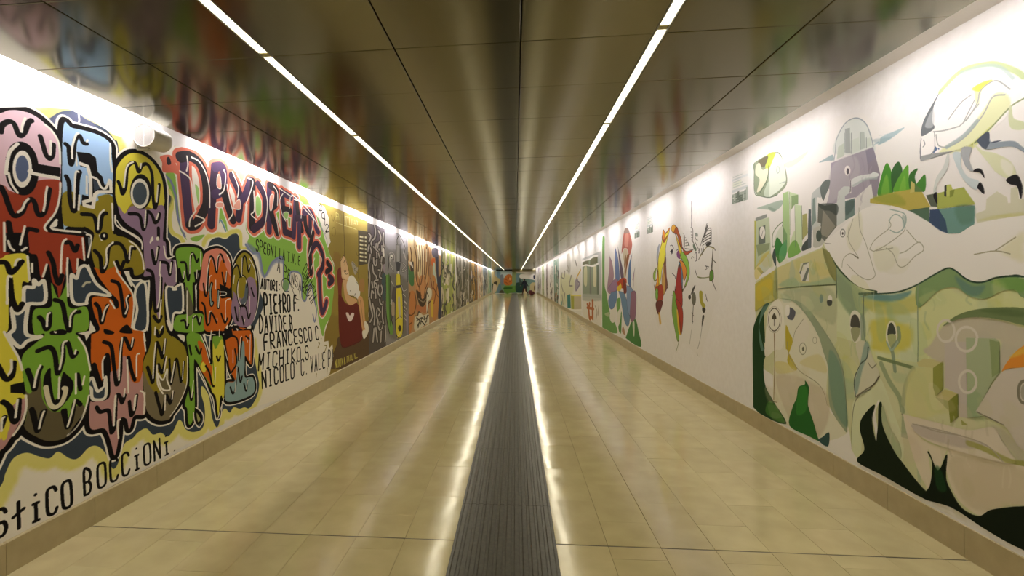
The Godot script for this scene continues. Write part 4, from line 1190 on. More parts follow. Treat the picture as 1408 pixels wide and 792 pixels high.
	S("a09c80",6,[2697,1244,2806,1183])
	B("d6d9b4",18,11,[1727,1881,1899,1881,1966,1973,1788,2015])
	B("cfd08a",18,28,[2686,1389,2753,1415,2779,1529,2708,1546])
	B("d6d9b4",23,14,[2554,1485,2623,1493,2651,1542,2578,1551])
	B("d6d9b4",24,24,[2706,1759,2747,1772,2762,1854,2719,1871])
	B("bfc46c",19,28,[1897,1717,1963,1731,1990,1819,1919,1839])
	B("bfc46c",30,20,[2221,1649,2269,1661,2289,1729,2237,1743])
	B("8fae86",25,26,[2529,1872,2622,1879,2659,1974,2561,2007])
	B("9fb59a",23,38,[2422,1907,2481,1928,2503,2066,2440,2097])
	B("8fae86",24,30,[1911,1533,2070,1549,2132,1645,1968,1669])
	B("8fae86",22,29,[2116,1962,2233,1971,2279,2094,2157,2138])
	B("9fb59a",28,39,[2497,1899,2562,1915,2586,2033,2518,2063])
	B("8fae86",29,18,[2719,1721,2788,1723,2815,1767,2743,1783])
	B("bfc46c",30,29,[1459,1969,1589,1980,1640,2106,1503,2148])
	B("9fb59a",14,15,[2044,1845,2181,1853,2235,1959,2091,1999])
	B("cfd08a",15,39,[2328,1797,2382,1817,2403,1936,2345,1960])
	B("cfd08a",29,15,[2723,1516,2819,1521,2858,1561,2758,1573])
	B("bfc46c",20,17,[1372,1798,1502,1816,1552,1947,1416,1983])
	B("d6d9b4",17,30,[2678,1408,2739,1421,2763,1481,2699,1490])
	B("8fae86",30,20,[2242,2082,2340,2077,2379,2139,2276,2173])
	B("bfc46c",25,24,[2266,2064,2390,2055,2440,2127,2310,2170])
	B("cfd08a",16,20,[1615,1743,1746,1747,1797,1814,1661,1838])
	B("bfc46c",18,19,[2686,1389,2722,1409,2737,1498,2698,1509])
	B("d6d9b4",23,24,[2645,1703,2709,1725,2734,1851,2666,1878])
	B("bfc46c",22,32,[2431,1670,2546,1670,2592,1717,2472,1737])
	B("8fae86",29,37,[1929,1548,1977,1582,1994,1743,1943,1768])
	B("cfd08a",23,11,[1574,1369,1735,1410,1796,1584,1629,1613])
	B("cfd08a",29,33,[1575,1721,1708,1737,1760,1854,1621,1886])
	B("8fae86",29,28,[1821,1562,1891,1597,1917,1768,1843,1795])
	B("a9bf8c",14,32,[2139,1839,2250,1851,2293,1970,2177,2006])
	B("bfc46c",14,23,[1892,1826,1985,1832,2021,1907,1924,1931])
	B("8fae86",28,30,[1964,2000,2085,1989,2134,2024,2007,2055])
	B("d6d9b4",29,35,[1547,1989,1634,1999,1669,2100,1576,2130])
	B("8fae86",28,34,[2593,1672,2681,1687,2716,1788,2623,1814])
	B("8fae86",29,37,[1391,2146,1574,2135,1645,2229,1455,2285])
	B("8fae86",18,22,[1578,1800,1722,1810,1778,1916,1628,1951])
	B("a9bf8c",16,29,[2229,1445,2347,1459,2394,1525,2271,1538])
	B("9fb59a",29,11,[1262,2007,1507,2013,1600,2188,1347,2265])
	B("9fb59a",18,39,[2598,1497,2683,1523,2716,1649,2627,1672])
	B("cfd08a",16,28,[2475,1698,2524,1706,2544,1759,2492,1772])
	B("a9bf8c",17,32,[1395,1532,1524,1541,1575,1597,1440,1611])
	B("bfc46c",29,24,[2650,1487,2714,1499,2740,1562,2672,1574])
	B("cfd08a",30,18,[2731,1600,2762,1620,2774,1719,2740,1735])
	B("cfd08a",22,34,[2723,1746,2767,1748,2785,1784,2738,1796])
	B("d6d9b4",26,15,[1808,2138,1970,2138,2033,2274,1864,2337])
	B("a9bf8c",17,25,[2489,1802,2528,1820,2544,1924,2501,1944])
	B("a9bf8c",30,10,[2124,1638,2219,1665,2256,1814,2156,1845])
	L("7d9a84",21,5,13,[2535,1482,2524,1505,2553,1525])
	L("7d9a84",25,5,14,[2246,1587,2238,1639,2268,1687])
	L("b9ba6a",23,5,14,[2507,1897,2505,1930,2522,1960])
	L("dfe0bf",26,5,6,[2278,1816,2262,1863,2259,1908])
	L("b9ba6a",14,5,10,[1779,1813,1769,1886,1808,1952])
	L("dfe0bf",18,5,12,[2737,1614,2727,1648,2750,1679])
	L("8da67c",22,5,14,[2684,1695,2690,1732,2690,1769])
	L("b9ba6a",24,5,15,[1453,2164,1462,2205,1466,2247])
	L("b9ba6a",23,5,10,[2212,2043,2203,2068,2239,2084])
	L("8da67c",26,5,15,[1457,2024,1466,2079,1470,2134])
	L("7d9a84",19,5,13,[1761,1724,1746,1749,1738,1775])
	L("b9ba6a",14,5,10,[1481,1939,1477,2005,1494,2067])
	L("b9ba6a",17,5,13,[1738,1493,1725,1560,1758,1625])
	L("8da67c",29,5,9,[1582,1823,1559,1887,1560,1948])
	L("8da67c",20,5,7,[2127,1655,2126,1676,2120,1697])
	L("8da67c",16,5,11,[2300,1508,2314,1539,2305,1571])
	L("b9ba6a",29,5,10,[2674,1562,2680,1577,2674,1593])
	L("7d9a84",21,5,11,[1669,1479,1650,1544,1665,1608])
	L("dfe0bf",18,5,11,[2594,1593,2592,1626,2601,1658])
	L("b9ba6a",15,5,10,[2608,1972,2601,2017,2616,2057])
	L("8da67c",27,5,13,[2606,1926,2602,1980,2616,2030])
	L("dfe0bf",32,5,6,[1390,1700,1370,1782,1404,1858])
	L("7d9a84",22,5,7,[2597,1461,2605,1478,2599,1496])
	L("7d9a84",24,5,8,[1995,1666,1977,1693,2011,1716])
	L("dfe0bf",25,5,10,[2335,1472,2327,1492,2357,1510])
	L("dfe0bf",24,5,9,[1424,1884,1404,1916,1432,1942])
	L("dfe0bf",18,5,10,[1713,2174,1732,2205,1734,2240])
	L("7d9a84",27,5,7,[1637,1703,1613,1779,1646,1849])
	L("8da67c",17,5,7,[1715,1809,1730,1855,1727,1903])
	L("dfe0bf",29,5,13,[1807,1469,1799,1539,1802,1608])
	F("b7ab4e",[73,1435,497,1288,502,1574,219,1653,65,1717],0,"arm")
	B("cbb640",70,24,[108,1462,390,1379,387,1512,134,1601])
	B("8f9a70",70,20,[471,1301,517,1289,502,1574,439,1537])
	F("c6c08a",[522,1276,1233,1140,1319,1295,1385,1424,846,1452,530,1482],0,"arm")
	B("9db08c",80,24,[543,1444,782,1368,912,1416,1134,1404,1335,1371,1385,1424,846,1450])
	B("a9b39a",60,14,[762,1233,796,1234,826,1356,736,1380])
	F("8f8f5a",[1224,1133,1321,1177,1396,1297,1394,1413,1318,1349,1249,1217],0)
	F("d9d5cb",[915,1250,1039,1243,1036,1404,933,1404,892,1321],0)
	F("74796f",[892,1333,957,1246,1039,1243,1009,1259,957,1263,913,1345],0)
	F("74796f",[1018,1288,1048,1300,985,1404,933,1404],0)
	S("6f7a5f",9,[530,1476,846,1452,1385,1429])
	S("6f7a5f",8,[517,1289,515,1573])
	S("58604a",9,[1396,1297,1400,1529])
	F("c8c9a4",[530,1482,1385,1435,1398,1614,1392,1920,1393,1867,1233,1996,1049,1702,843,1585,540,1559],0)
	B("a5ab88",60,40,[615,1506,1315,1457,1379,1721,1165,1694])
	F("7d9184",[1224,1541,1217,1566,1200,1577,1183,1568,1176,1543,1184,1517,1201,1506,1218,1516])
	F("e0dccf",[1343,1542,1334,1565,1313,1575,1292,1567,1284,1544,1293,1521,1314,1511,1335,1520])
	F("4d4f46",[1278,1555,1340,1553,1330,1591,1286,1593])
	F("d8d5be",[540,1566,843,1585,1089,1699,1236,1842,1307,1877,1261,2385,1526,2503,1144,2705,635,2714,414,2552,454,1980,462,1640])
	F("95a083",[540,1566,844,1573,1050,1656,1237,1798,1375,1923,1440,2017,1485,2165,1503,2490,1463,2512,1297,2376,1285,2097,1216,1954,1162,1851,1009,1705,799,1587],1,"arch")
	B("6f8f7a",70,24,[1306,1942,1439,2049,1498,2316,1503,2490,1365,2402,1300,2202])
	B("d9dcb4",23,13,[371,1549,476,1565,518,1651,406,1667])
	B("8fae8c",27,14,[372,1616,556,1635,628,1748,435,1777])
	B("d9dcb4",24,9,[269,1591,408,1594,463,1633,317,1645])
	B("9fb48a",27,18,[987,1551,1055,1571,1082,1672,1009,1688])
	B("b3b85c",15,16,[1085,1438,1217,1451,1269,1513,1131,1524])
	B("b3b85c",21,16,[838,1222,935,1239,973,1302,872,1307])
	B("8fae8c",13,16,[709,1397,850,1414,906,1489,759,1500])
	B("8fae8c",18,12,[1041,1295,1153,1318,1196,1407,1079,1417])
	B("c9b44e",21,23,[204,1122,324,1151,372,1249,245,1257])
	B("b3b85c",21,22,[113,1654,217,1659,259,1699,149,1711])
	B("d9dcb4",27,16,[909,1534,1044,1549,1097,1632,956,1650])
	B("c9b44e",12,18,[1107,1245,1256,1267,1315,1344,1159,1351])
	B("8fae8c",22,14,[575,1524,702,1532,753,1585,619,1598])
	B("9fb48a",19,22,[216,1462,367,1485,427,1593,267,1612])
	B("d9dcb4",14,18,[398,1252,496,1277,534,1375,430,1386])
	B("8fae8c",25,14,[1055,1235,1105,1255,1125,1336,1072,1344])
	B("9fb48a",14,17,[597,1398,774,1412,845,1473,660,1484])
	B("8fae8c",17,14,[1248,1250,1290,1260,1308,1301,1262,1305])
	B("b3b85c",13,23,[491,1162,659,1186,727,1254,550,1257])
	B("c9b44e",24,22,[315,1401,386,1413,415,1470,339,1478])
	B("b3b85c",12,11,[349,1482,536,1497,610,1577,415,1594])
	B("b3b85c",26,19,[339,1130,421,1157,453,1257,366,1265])
	B("8fae8c",15,13,[1045,1495,1168,1517,1218,1624,1087,1644])
	B("b3b85c",19,14,[1081,1245,1160,1258,1192,1305,1108,1308])
	B("9fb48a",16,18,[814,1301,877,1322,902,1410,835,1420])
	B("9fb48a",12,9,[671,1642,848,1642,919,1678,735,1694])
	L("e0dfbe",26,5,7,[785,1464,811,1541,797,1619])
	L("e0dfbe",24,5,15,[1091,1252,1063,1282,1083,1314])
	L("b0a95a",16,5,7,[459,2036,495,2079,465,2131])
	L("8a9f74",16,5,10,[735,1317,706,1404,680,1492])
	L("8a9f74",22,5,11,[1140,1294,1166,1370,1174,1446])
	L("e0dfbe",14,5,10,[268,2048,231,2097,233,2141])
	L("8a9f74",19,5,9,[1259,1706,1274,1760,1250,1817])
	L("b0a95a",32,5,6,[900,1909,866,1983,927,2044])
	L("e0dfbe",14,5,15,[699,1908,716,1992,743,2074])
	L("8a9f74",25,5,8,[369,1860,360,1922,333,1986])
	L("8a9f74",19,5,13,[775,1407,743,1481,794,1553])
	L("b0a95a",14,5,13,[222,1524,221,1566,193,1608])
	L("e0dfbe",14,5,6,[758,1560,780,1591,707,1626])
	L("8a9f74",18,5,8,[349,1746,382,1797,401,1850])
	L("e0dfbe",25,5,9,[873,1405,900,1437,876,1470])
	L("8a9f74",22,5,6,[734,1902,696,2002,716,2095])
	L("8a9f74",20,5,10,[489,1746,488,1778,502,1808])
	L("8a9f74",26,5,14,[1117,1227,1133,1285,1121,1341])
	F("22401f",[37,1861,218,1680,256,1869,264,2072,238,2006,319,2077,233,2212,255,2426,414,2552,635,2714,-16,2711,-21,2325,2,2035],1,"bush")
	F("5b7a66",[218,1667,358,1619,216,1763,156,1878,236,2076,179,2083,141,1894])
	B("4f8a35",60,20,[334,2571,490,2599,611,2708,276,2707])
	F("e0dccb",[299,1811,357,1659,515,1573,612,1658,630,1909,578,2030,452,2059,263,2139])
	S("514c3c",10,[555,1761,544,1808,514,1847,470,1872,422,1877,378,1860,348,1825,338,1778,350,1730,382,1690,427,1666,476,1663,518,1681,546,1716],1,1)
	S("514c3c",12,[445,1825,448,1720])
	F("514c3c",[402,1763,450,1707,490,1756])
	S("b6b099",7,[580,1759,566,1813,529,1859,476,1888,416,1894,361,1875,323,1835,310,1780,326,1724,366,1677,422,1650,482,1646,534,1667,569,1708],1,1)
	S("7a6236",13,[443,1904,447,2047,442,2244,420,2538])
	S("4a3c26",6,[348,2561,478,2550])
	F("5d5f66",[718,1640,819,1671,773,1747,681,1729])
	F("e6e2d6",[660,1630,719,1627,717,1702,658,1718])
	F("b9a93a",[656,1806,724,1874,768,1943,672,2116,763,2188,830,2164,674,2028,651,2020])
	S("8d8a72",7,[676,1953,708,2073,873,2181,1135,2235,1227,2305,1261,2385])
	F("d9d4c2",[768,1943,793,1867,947,1722,1027,1796,984,1894,834,1995])
	S("9a987f",7,[768,1943,815,1840,947,1722])
	S("8f8f78",8,[977,1975,966,2006,941,2027,910,2032,884,2017,875,1989,886,1958,912,1937,943,1933,968,1948],1,1)
	F("6b6a58",[949,1981,944,1995,932,2002,921,1999,916,1986,921,1972,933,1965,945,1969])
	B("cfc690",70,20,[875,2108,1159,1996,1266,2122,1079,2133])
	S("9a987f",6,[1131,1886,1123,1906,1103,1916,1084,1910,1077,1892,1085,1872,1105,1862,1123,1867],1,1)
	B("c9bb60",50,20,[449,2177,648,2145,807,2192,498,2273])
	F("d9d6c4",[1549,1727,1558,1645,1604,1612,1663,1638,1691,1714,1675,1794,1630,1849,1570,1826])
	F("4f4d44",[1557,1706,1573,1659,1611,1642,1648,1669,1654,1737,1564,1736])
	F("9a9c78",[1564,1746,1654,1737,1646,1797,1600,1842,1570,1806])
	S("6f7a60",9,[1702,1490,1698,1733,1717,1828])
	B("7f917c",70,14,[1663,1658,1706,1655,1718,1789,1674,1833])
	F("cbc9b0",[1615,1860,1717,1827,1811,1967,1849,2045,1767,2137,1638,2233,1593,2223,1595,2092,1656,2002],1,"drapery")
	B("7f9a8e",75,18,[1656,2002,1717,1827,1758,1880,1685,2027,1623,2216,1594,2143])
	S("4f5a50",9,[1608,2240,1595,2123,1656,2002,1729,1942,1745,1863])
	S("6a6250",8,[1608,2240,1711,2168,1795,2112,1849,2045])
	S("7d7a66",7,[1743,1969,1783,2000,1824,1965])
	F("ced3ae",[1557,2494,1569,2299,1667,2207,1795,2131,1862,2061,1978,2261,2059,2440,2015,2579,1891,2235,1699,2385,1643,2661,1555,2637])
	S("7a7d66",7,[1555,2637,1558,2453,1607,2260,1767,2146])
	F("a9b48e",[1880,2237,1934,2352,2028,2450,2026,2544,1910,2456,1867,2339],1,"drapery")
	F("d9d6bf",[2016,1748,2009,1795,1990,1832,1964,1848,1938,1839,1919,1806,1913,1759,1921,1710,1941,1673,1967,1658,1992,1669,2010,1702])
	F("474b40",[1928,1757,1942,1692,1967,1672,1991,1697,2002,1740,1959,1754])
	F("a8ad7a",[1934,1756,2002,1749,1995,1812,1964,1839,1940,1810])
	S("8a9a7a",8,[2194,1426,2186,1586,2185,1814])
	S("8a9a7a",8,[2186,1771,2181,1898])
	L("7d9079",80,8,30,[2026,1702,2031,1772,1970,1843,1976,1877,1992,1982])
	S("9db09a",14,[1921,1803,1964,1852,2019,1791])
	L("6f7f58",90,5,22,[1842,1920,1993,1928,2148,1937])
	L("93a07c",90,10,40,[1867,1958,1942,2064,2025,2144,2053,2226])
	L("a9ad86",90,10,34,[2148,1946,2084,2053,2059,2180])
	F("a3ab88",[2047,2254,2098,2275,2096,2393,2038,2397],0)
	S("5d5a48",7,[2047,2249,2095,2267])
	L("a3b18e",90,10,34,[2102,2334,2151,2388,2156,2446])
	L("a9b593",80,10,26,[2120,2330,2166,2450,2183,2623])
	B("cbc98a",70,40,[2120,1968,2299,1911,2317,2045,2392,2123,2191,2241,2082,2201])
	F("c3bd86",[2175,1899,2229,1865,2368,1856,2299,1911,2186,1922],0)
	F("8f9348",[2299,1911,2368,1860,2367,2019,2316,2074,2298,2025],0,"step")
	F("c0b87c",[2309,2080,2375,2021,2462,2025,2402,2082],0)
	F("7f8438",[2402,2082,2466,2024,2464,2155,2414,2204],0,"step")
	F("a3a56a",[2309,2080,2402,2082,2401,2137],0)
	F("8f9348",[2482,2166,2525,2184,2486,2195],0)
	B("bdb3a5",80,24,[2281,1776,2380,1653,2524,1595,2729,1601,2838,1626,2991,1649,2989,1862,2726,1852,2721,1706,2668,1713,2531,1729,2377,1866,2229,1824])
	F("bfb6ac",[2379,1747,2531,1729,2525,2147,2473,2153,2466,2028,2375,2009],0)
	F("a5b08c",[2523,1708,2691,1693,2713,1708,2715,1861,2673,1918,2592,2073,2640,2098,2525,2147,2522,1805],0,"window_pane")
	F("8a9a6a",[2661,1700,2713,1708,2715,1861,2673,1897,2667,1784],0)
	B("8fa57c",60,24,[2536,1990,2617,2009,2584,2105,2647,2117,2534,2141])
	S("5f5a48",6,[2524,1903,2523,2008])
	F("6f7f54",[2371,1658,2455,1596,2559,1556,2693,1534,2840,1529,3050,1557,3049,1630,2838,1612,2730,1594,2607,1589,2490,1605,2418,1634],1,"arch")
	B("52663f",60,24,[2608,1553,2730,1539,2839,1546,2839,1572,2700,1568])
	S("d2ccc0",15,[2588,1708,2581,1737,2563,1762,2537,1778,2507,1782,2480,1773,2461,1752,2455,1724,2462,1693,2481,1668,2509,1652,2538,1650,2564,1660,2582,1681],1,1)
	S("d2ccc0",15,[2582,1936,2577,1963,2561,1987,2539,2003,2515,2008,2492,2002,2477,1984,2472,1958,2478,1930,2494,1906,2517,1891,2541,1886,2563,1894,2577,1912],1,1)
	S("d2ccc0",15,[2446,1678,2438,1709,2417,1734,2388,1745,2359,1741,2338,1720,2330,1690,2339,1658,2361,1633,2390,1622,2419,1628,2439,1649],1,1)
	F("d98c36",[2726,1855,2770,1782,2837,1712,2962,1652,2960,1779,2836,1816,2762,1835],1,"sun_disc")
	B("d9b04a",80,16,[2763,1783,2837,1719,2931,1681,2837,1752])
	F("c9c0b2",[2588,2078,2711,1876,2770,1837,2836,1816,2990,1774,2985,2176,2831,2221,2737,2127,2592,2095],1,"rounded_form")
	S("7f7a68",14,[2862,1930,2859,1957,2849,1979,2836,1989,2824,1985,2814,1967,2811,1941,2815,1913,2825,1892,2838,1882,2850,1887,2859,1904],1,1)
	F("a39f90",[2854,1932,2851,1954,2843,1970,2833,1972,2825,1960,2822,1939,2826,1916,2834,1901,2844,1899,2852,1911])
	S("8b8676",8,[2588,2097,2647,2110,2734,2125])
	B("b3a99c",60,40,[2662,2149,2737,2148,2831,2221,2831,2204,2830,2298,2738,2222,2633,2129])
	F("d3c9b6",[2081,2245,2294,2229,2524,2211,2670,2154,2721,2209,2757,2246,2762,2311,2321,2356,2140,2324,2062,2254],1,"plank")
	B("b3a8a0",70,20,[2137,2290,2343,2272,2515,2259,2645,2261,2480,2323,2190,2342])
	L("9a9a4e",80,12,30,[2530,2282,2631,2282,2762,2299,2830,2286])
	S("a89f90",7,[2169,2281,2323,2278,2481,2254])
	S("a89f90",7,[2140,2286,2406,2260,2631,2256,2736,2320])
	F("d6cbb4",[2062,2254,2215,2361,2484,2344,2830,2298,3089,2246,3087,2479,2827,2488,2707,2553,2598,2647,2449,2613,2379,2476,2389,2362,2319,2498,2250,2408,2282,2641,2211,2612,2137,2490])
	B("c2b596",60,40,[2421,2392,2830,2322,2827,2488,2626,2614,2465,2593])
	B("bcab92",50,40,[472,2304,1227,2272,1221,2593,860,2771])
	B("ddd6bf",21,21,[712,2117,796,2135,829,2269,738,2302])
	B("cfc4a2",20,18,[809,2290,927,2296,973,2415,848,2459])
	B("ddd6bf",18,17,[919,2349,1033,2354,1077,2478,957,2524])
	B("b9b48c",19,19,[684,2418,762,2411,794,2451,711,2476])
	B("ddd6bf",14,26,[331,2224,469,2217,525,2272,379,2306])
	B("cfc4a2",20,15,[748,2184,831,2186,865,2250,775,2276])
	B("c4c194",12,21,[380,2674,575,2649,651,2740,448,2812])
	B("c4c194",10,23,[779,2676,896,2656,943,2700,820,2743])
	B("c4c194",11,18,[788,2534,946,2504,1009,2535,844,2584])
	B("cfc4a2",21,11,[734,2361,885,2351,944,2437,786,2486])
	B("cfc4a2",20,23,[917,2109,987,2117,1015,2202,940,2227])
	B("ddd6bf",10,27,[537,2383,657,2379,706,2465,578,2505])
	B("b9b48c",14,16,[555,2555,706,2538,765,2610,608,2662])
	B("c4c194",17,22,[847,2315,931,2330,963,2467,872,2506])
	B("c4c194",19,16,[882,2164,963,2170,996,2258,909,2286])
	B("b9b48c",18,14,[253,2459,434,2445,506,2534,316,2591])
	B("cfc4a2",13,15,[441,2515,559,2507,605,2578,481,2619])
	B("cfc4a2",11,23,[610,2679,722,2674,765,2774,647,2823])
	B("b9b48c",10,25,[314,2222,543,2202,632,2266,395,2319])
	B("cfc4a2",16,27,[774,2162,888,2170,932,2284,812,2323])
	B("c4c194",11,11,[1042,2230,1138,2228,1176,2294,1075,2324])
	B("c4c194",11,19,[375,2138,468,2153,504,2279,404,2312])
	B("cfc4a2",20,20,[261,2445,504,2419,600,2505,347,2578])
	B("b9b48c",11,22,[1054,2626,1171,2604,1218,2642,1095,2685])
	B("cfc4a2",14,16,[316,2612,508,2585,585,2656,384,2720])
	B("b9b48c",16,23,[721,2586,794,2598,821,2728,744,2766])
	B("cfc4a2",12,16,[382,2246,605,2236,693,2343,461,2405])
	B("ddd6bf",14,13,[1018,2421,1115,2419,1155,2505,1050,2544])
	B("cfc4a2",12,21,[834,2337,954,2337,1000,2442,874,2485])
	B("b9b48c",12,14,[641,2724,826,2692,898,2761,705,2832])
	B("b9b088",22,31,[2488,2485,2539,2482,2560,2548,2505,2580])
	B("cdbf9f",18,32,[1925,2589,1998,2581,2026,2649,1950,2687])
	B("bfbd8c",23,36,[1937,2727,2018,2718,2050,2806,1964,2855])
	B("b9b088",18,23,[2712,2085,2760,2095,2779,2190,2728,2218])
	B("cdbf9f",10,25,[2278,2754,2326,2754,2345,2843,2294,2879])
	B("c8b6a4",20,24,[1974,2905,2061,2880,2096,2933,2004,2986])
	B("cdbf9f",12,28,[2707,2258,2755,2261,2774,2341,2723,2370])
	B("e0d9c4",10,18,[2486,2355,2554,2349,2581,2413,2509,2448])
	B("b9b088",23,26,[1741,3025,1878,2977,1932,3013,1790,3088])
	B("b9b088",20,19,[2520,2246,2559,2250,2574,2316,2533,2337])
	B("c8b6a4",15,24,[1771,2685,1888,2669,1934,2772,1811,2837])
	B("bfbd8c",22,31,[2151,2620,2225,2612,2255,2695,2176,2740])
	B("cdbf9f",17,12,[1824,2354,1967,2328,2024,2369,1876,2419])
	B("bfbd8c",17,20,[2588,2020,2650,2021,2674,2085,2609,2110])
	B("bfbd8c",23,29,[1846,2766,1971,2741,2021,2824,1890,2894])
	B("bfbd8c",18,17,[2418,2668,2517,2635,2557,2671,2453,2724])
	B("cdbf9f",12,18,[1891,2390,1948,2391,1971,2465,1910,2494])
	B("bfbd8c",16,16,[1790,2474,1874,2475,1907,2584,1817,2629])
	B("bfbd8c",24,24,[2715,2527,2786,2507,2814,2543,2740,2583])
	B("e0d9c4",22,14,[2263,2012,2339,2020,2369,2121,2288,2153])
	B("c8b6a4",24,35,[2040,2385,2163,2374,2211,2478,2082,2536])
	B("cdbf9f",13,34,[2570,2456,2614,2457,2632,2533,2585,2562])
	B("bfbd8c",15,34,[2737,2008,2802,2011,2829,2091,2759,2120])
	B("cdbf9f",21,12,[2465,2088,2538,2091,2567,2179,2489,2212])
	B("cdbf9f",17,16,[2368,2719,2469,2688,2510,2734,2403,2792])
	B("bfbd8c",14,34,[1775,2140,1894,2143,1941,2254,1816,2300])
	B("b9b088",16,23,[2285,2713,2374,2694,2409,2763,2316,2817])
	B("c8b6a4",11,33,[2299,2648,2355,2639,2377,2694,2318,2727])
	B("cdbf9f",21,21,[2325,2071,2415,2065,2451,2121,2356,2152])
	B("cdbf9f",24,26,[1973,2398,2097,2370,2146,2400,2017,2446])
	B("cdbf9f",17,26,[1841,2653,1990,2622,2048,2707,1893,2781])
	B("bfbd8c",19,13,[2337,2344,2385,2343,2404,2398,2353,2423])
	B("e0d9c4",11,38,[2518,2154,2571,2149,2592,2186,2537,2207])
	B("cdbf9f",15,36,[2145,2081,2218,2094,2246,2215,2169,2251])
	L("e3dcc8",24,5,6,[2297,2206,2311,2234,2306,2268])
	L("e3dcc8",22,5,10,[2754,2333,2763,2380,2754,2433])
	L("e3dcc8",27,5,12,[2439,2162,2441,2200,2433,2242])
	L("a39a7c",23,5,13,[2361,2205,2359,2243,2382,2273])
	L("e3dcc8",15,5,11,[2043,2213,2046,2238,2054,2262])
	L("e3dcc8",23,5,10,[1964,2841,1953,2881,1958,2913])
	L("e3dcc8",28,5,12,[2233,2585,2244,2624,2214,2679])
	L("a39a7c",28,5,14,[2403,2302,2398,2349,2415,2388])
	L("e3dcc8",22,5,7,[2760,2506,2766,2534,2768,2563])
	L("e3dcc8",14,5,15,[2388,2282,2385,2308,2375,2336])
	L("e3dcc8",17,5,8,[2524,2330,2511,2377,2537,2410])
	L("a39a7c",17,5,13,[2557,2212,2552,2251,2549,2289])
	L("a39a7c",20,5,10,[2520,2178,2514,2237,2520,2292])
	L("e3dcc8",21,5,9,[1969,2374,1949,2451,1980,2512])
	L("a39a7c",21,5,14,[2635,2117,2638,2161,2645,2203])
	L("e3dcc8",24,5,8,[2730,2336,2722,2391,2720,2444])
	F("2a6328",[705,2707,755,2533,824,2431,859,2327,955,2283,960,2249,1016,2306,993,2439,1070,2568,1144,2694,1218,2704,1027,2707],1,"grass_silhouette")
	F("34504c",[1144,2699,1201,2654,1283,2596,1263,2711],1,"grass_silhouette")
	F("172210",[1616,2705,1695,2592,1651,2467,1674,2374,1799,2249,1773,2364,1806,2488,1831,2398,1841,2247,1869,2224,1878,2368,1974,2499,2086,2584,2210,2656,2316,2684,2209,2716,1883,2708],1,"grass_silhouette")
	F("131c0e",[2209,2716,2265,2620,2285,2482,2250,2422,2268,2431,2311,2502,2345,2482,2388,2390,2378,2518,2402,2578,2480,2654,2583,2653,2654,2589,2759,2527,2827,2493,3179,2322,3176,2658,2825,2707,2625,2704,2416,2682],1,"grass_silhouette")
	B("1f4a24",60,20,[2302,2490,2353,2500,2385,2599,2318,2613])
	B("3f8a34",60,20,[870,2337,996,2310,971,2502,821,2565])
	F("e2ded8",[1826,2223,1846,2213,1805,2308,1823,2397,1815,2494,1790,2397,1777,2334])
	end_mural("fish_city_mural", "pale green surreal mural of a giant fish, tower and clawed flying creature", [67,110,425,135,1052,272,1421,147,1706,213,1917,378,2165,408,2237,496,2356,278,2591,212,2855,309,3293,401,3267,2892,2825,2709,2037,2748,1269,2715,-35,2708], 0, 0.0006)

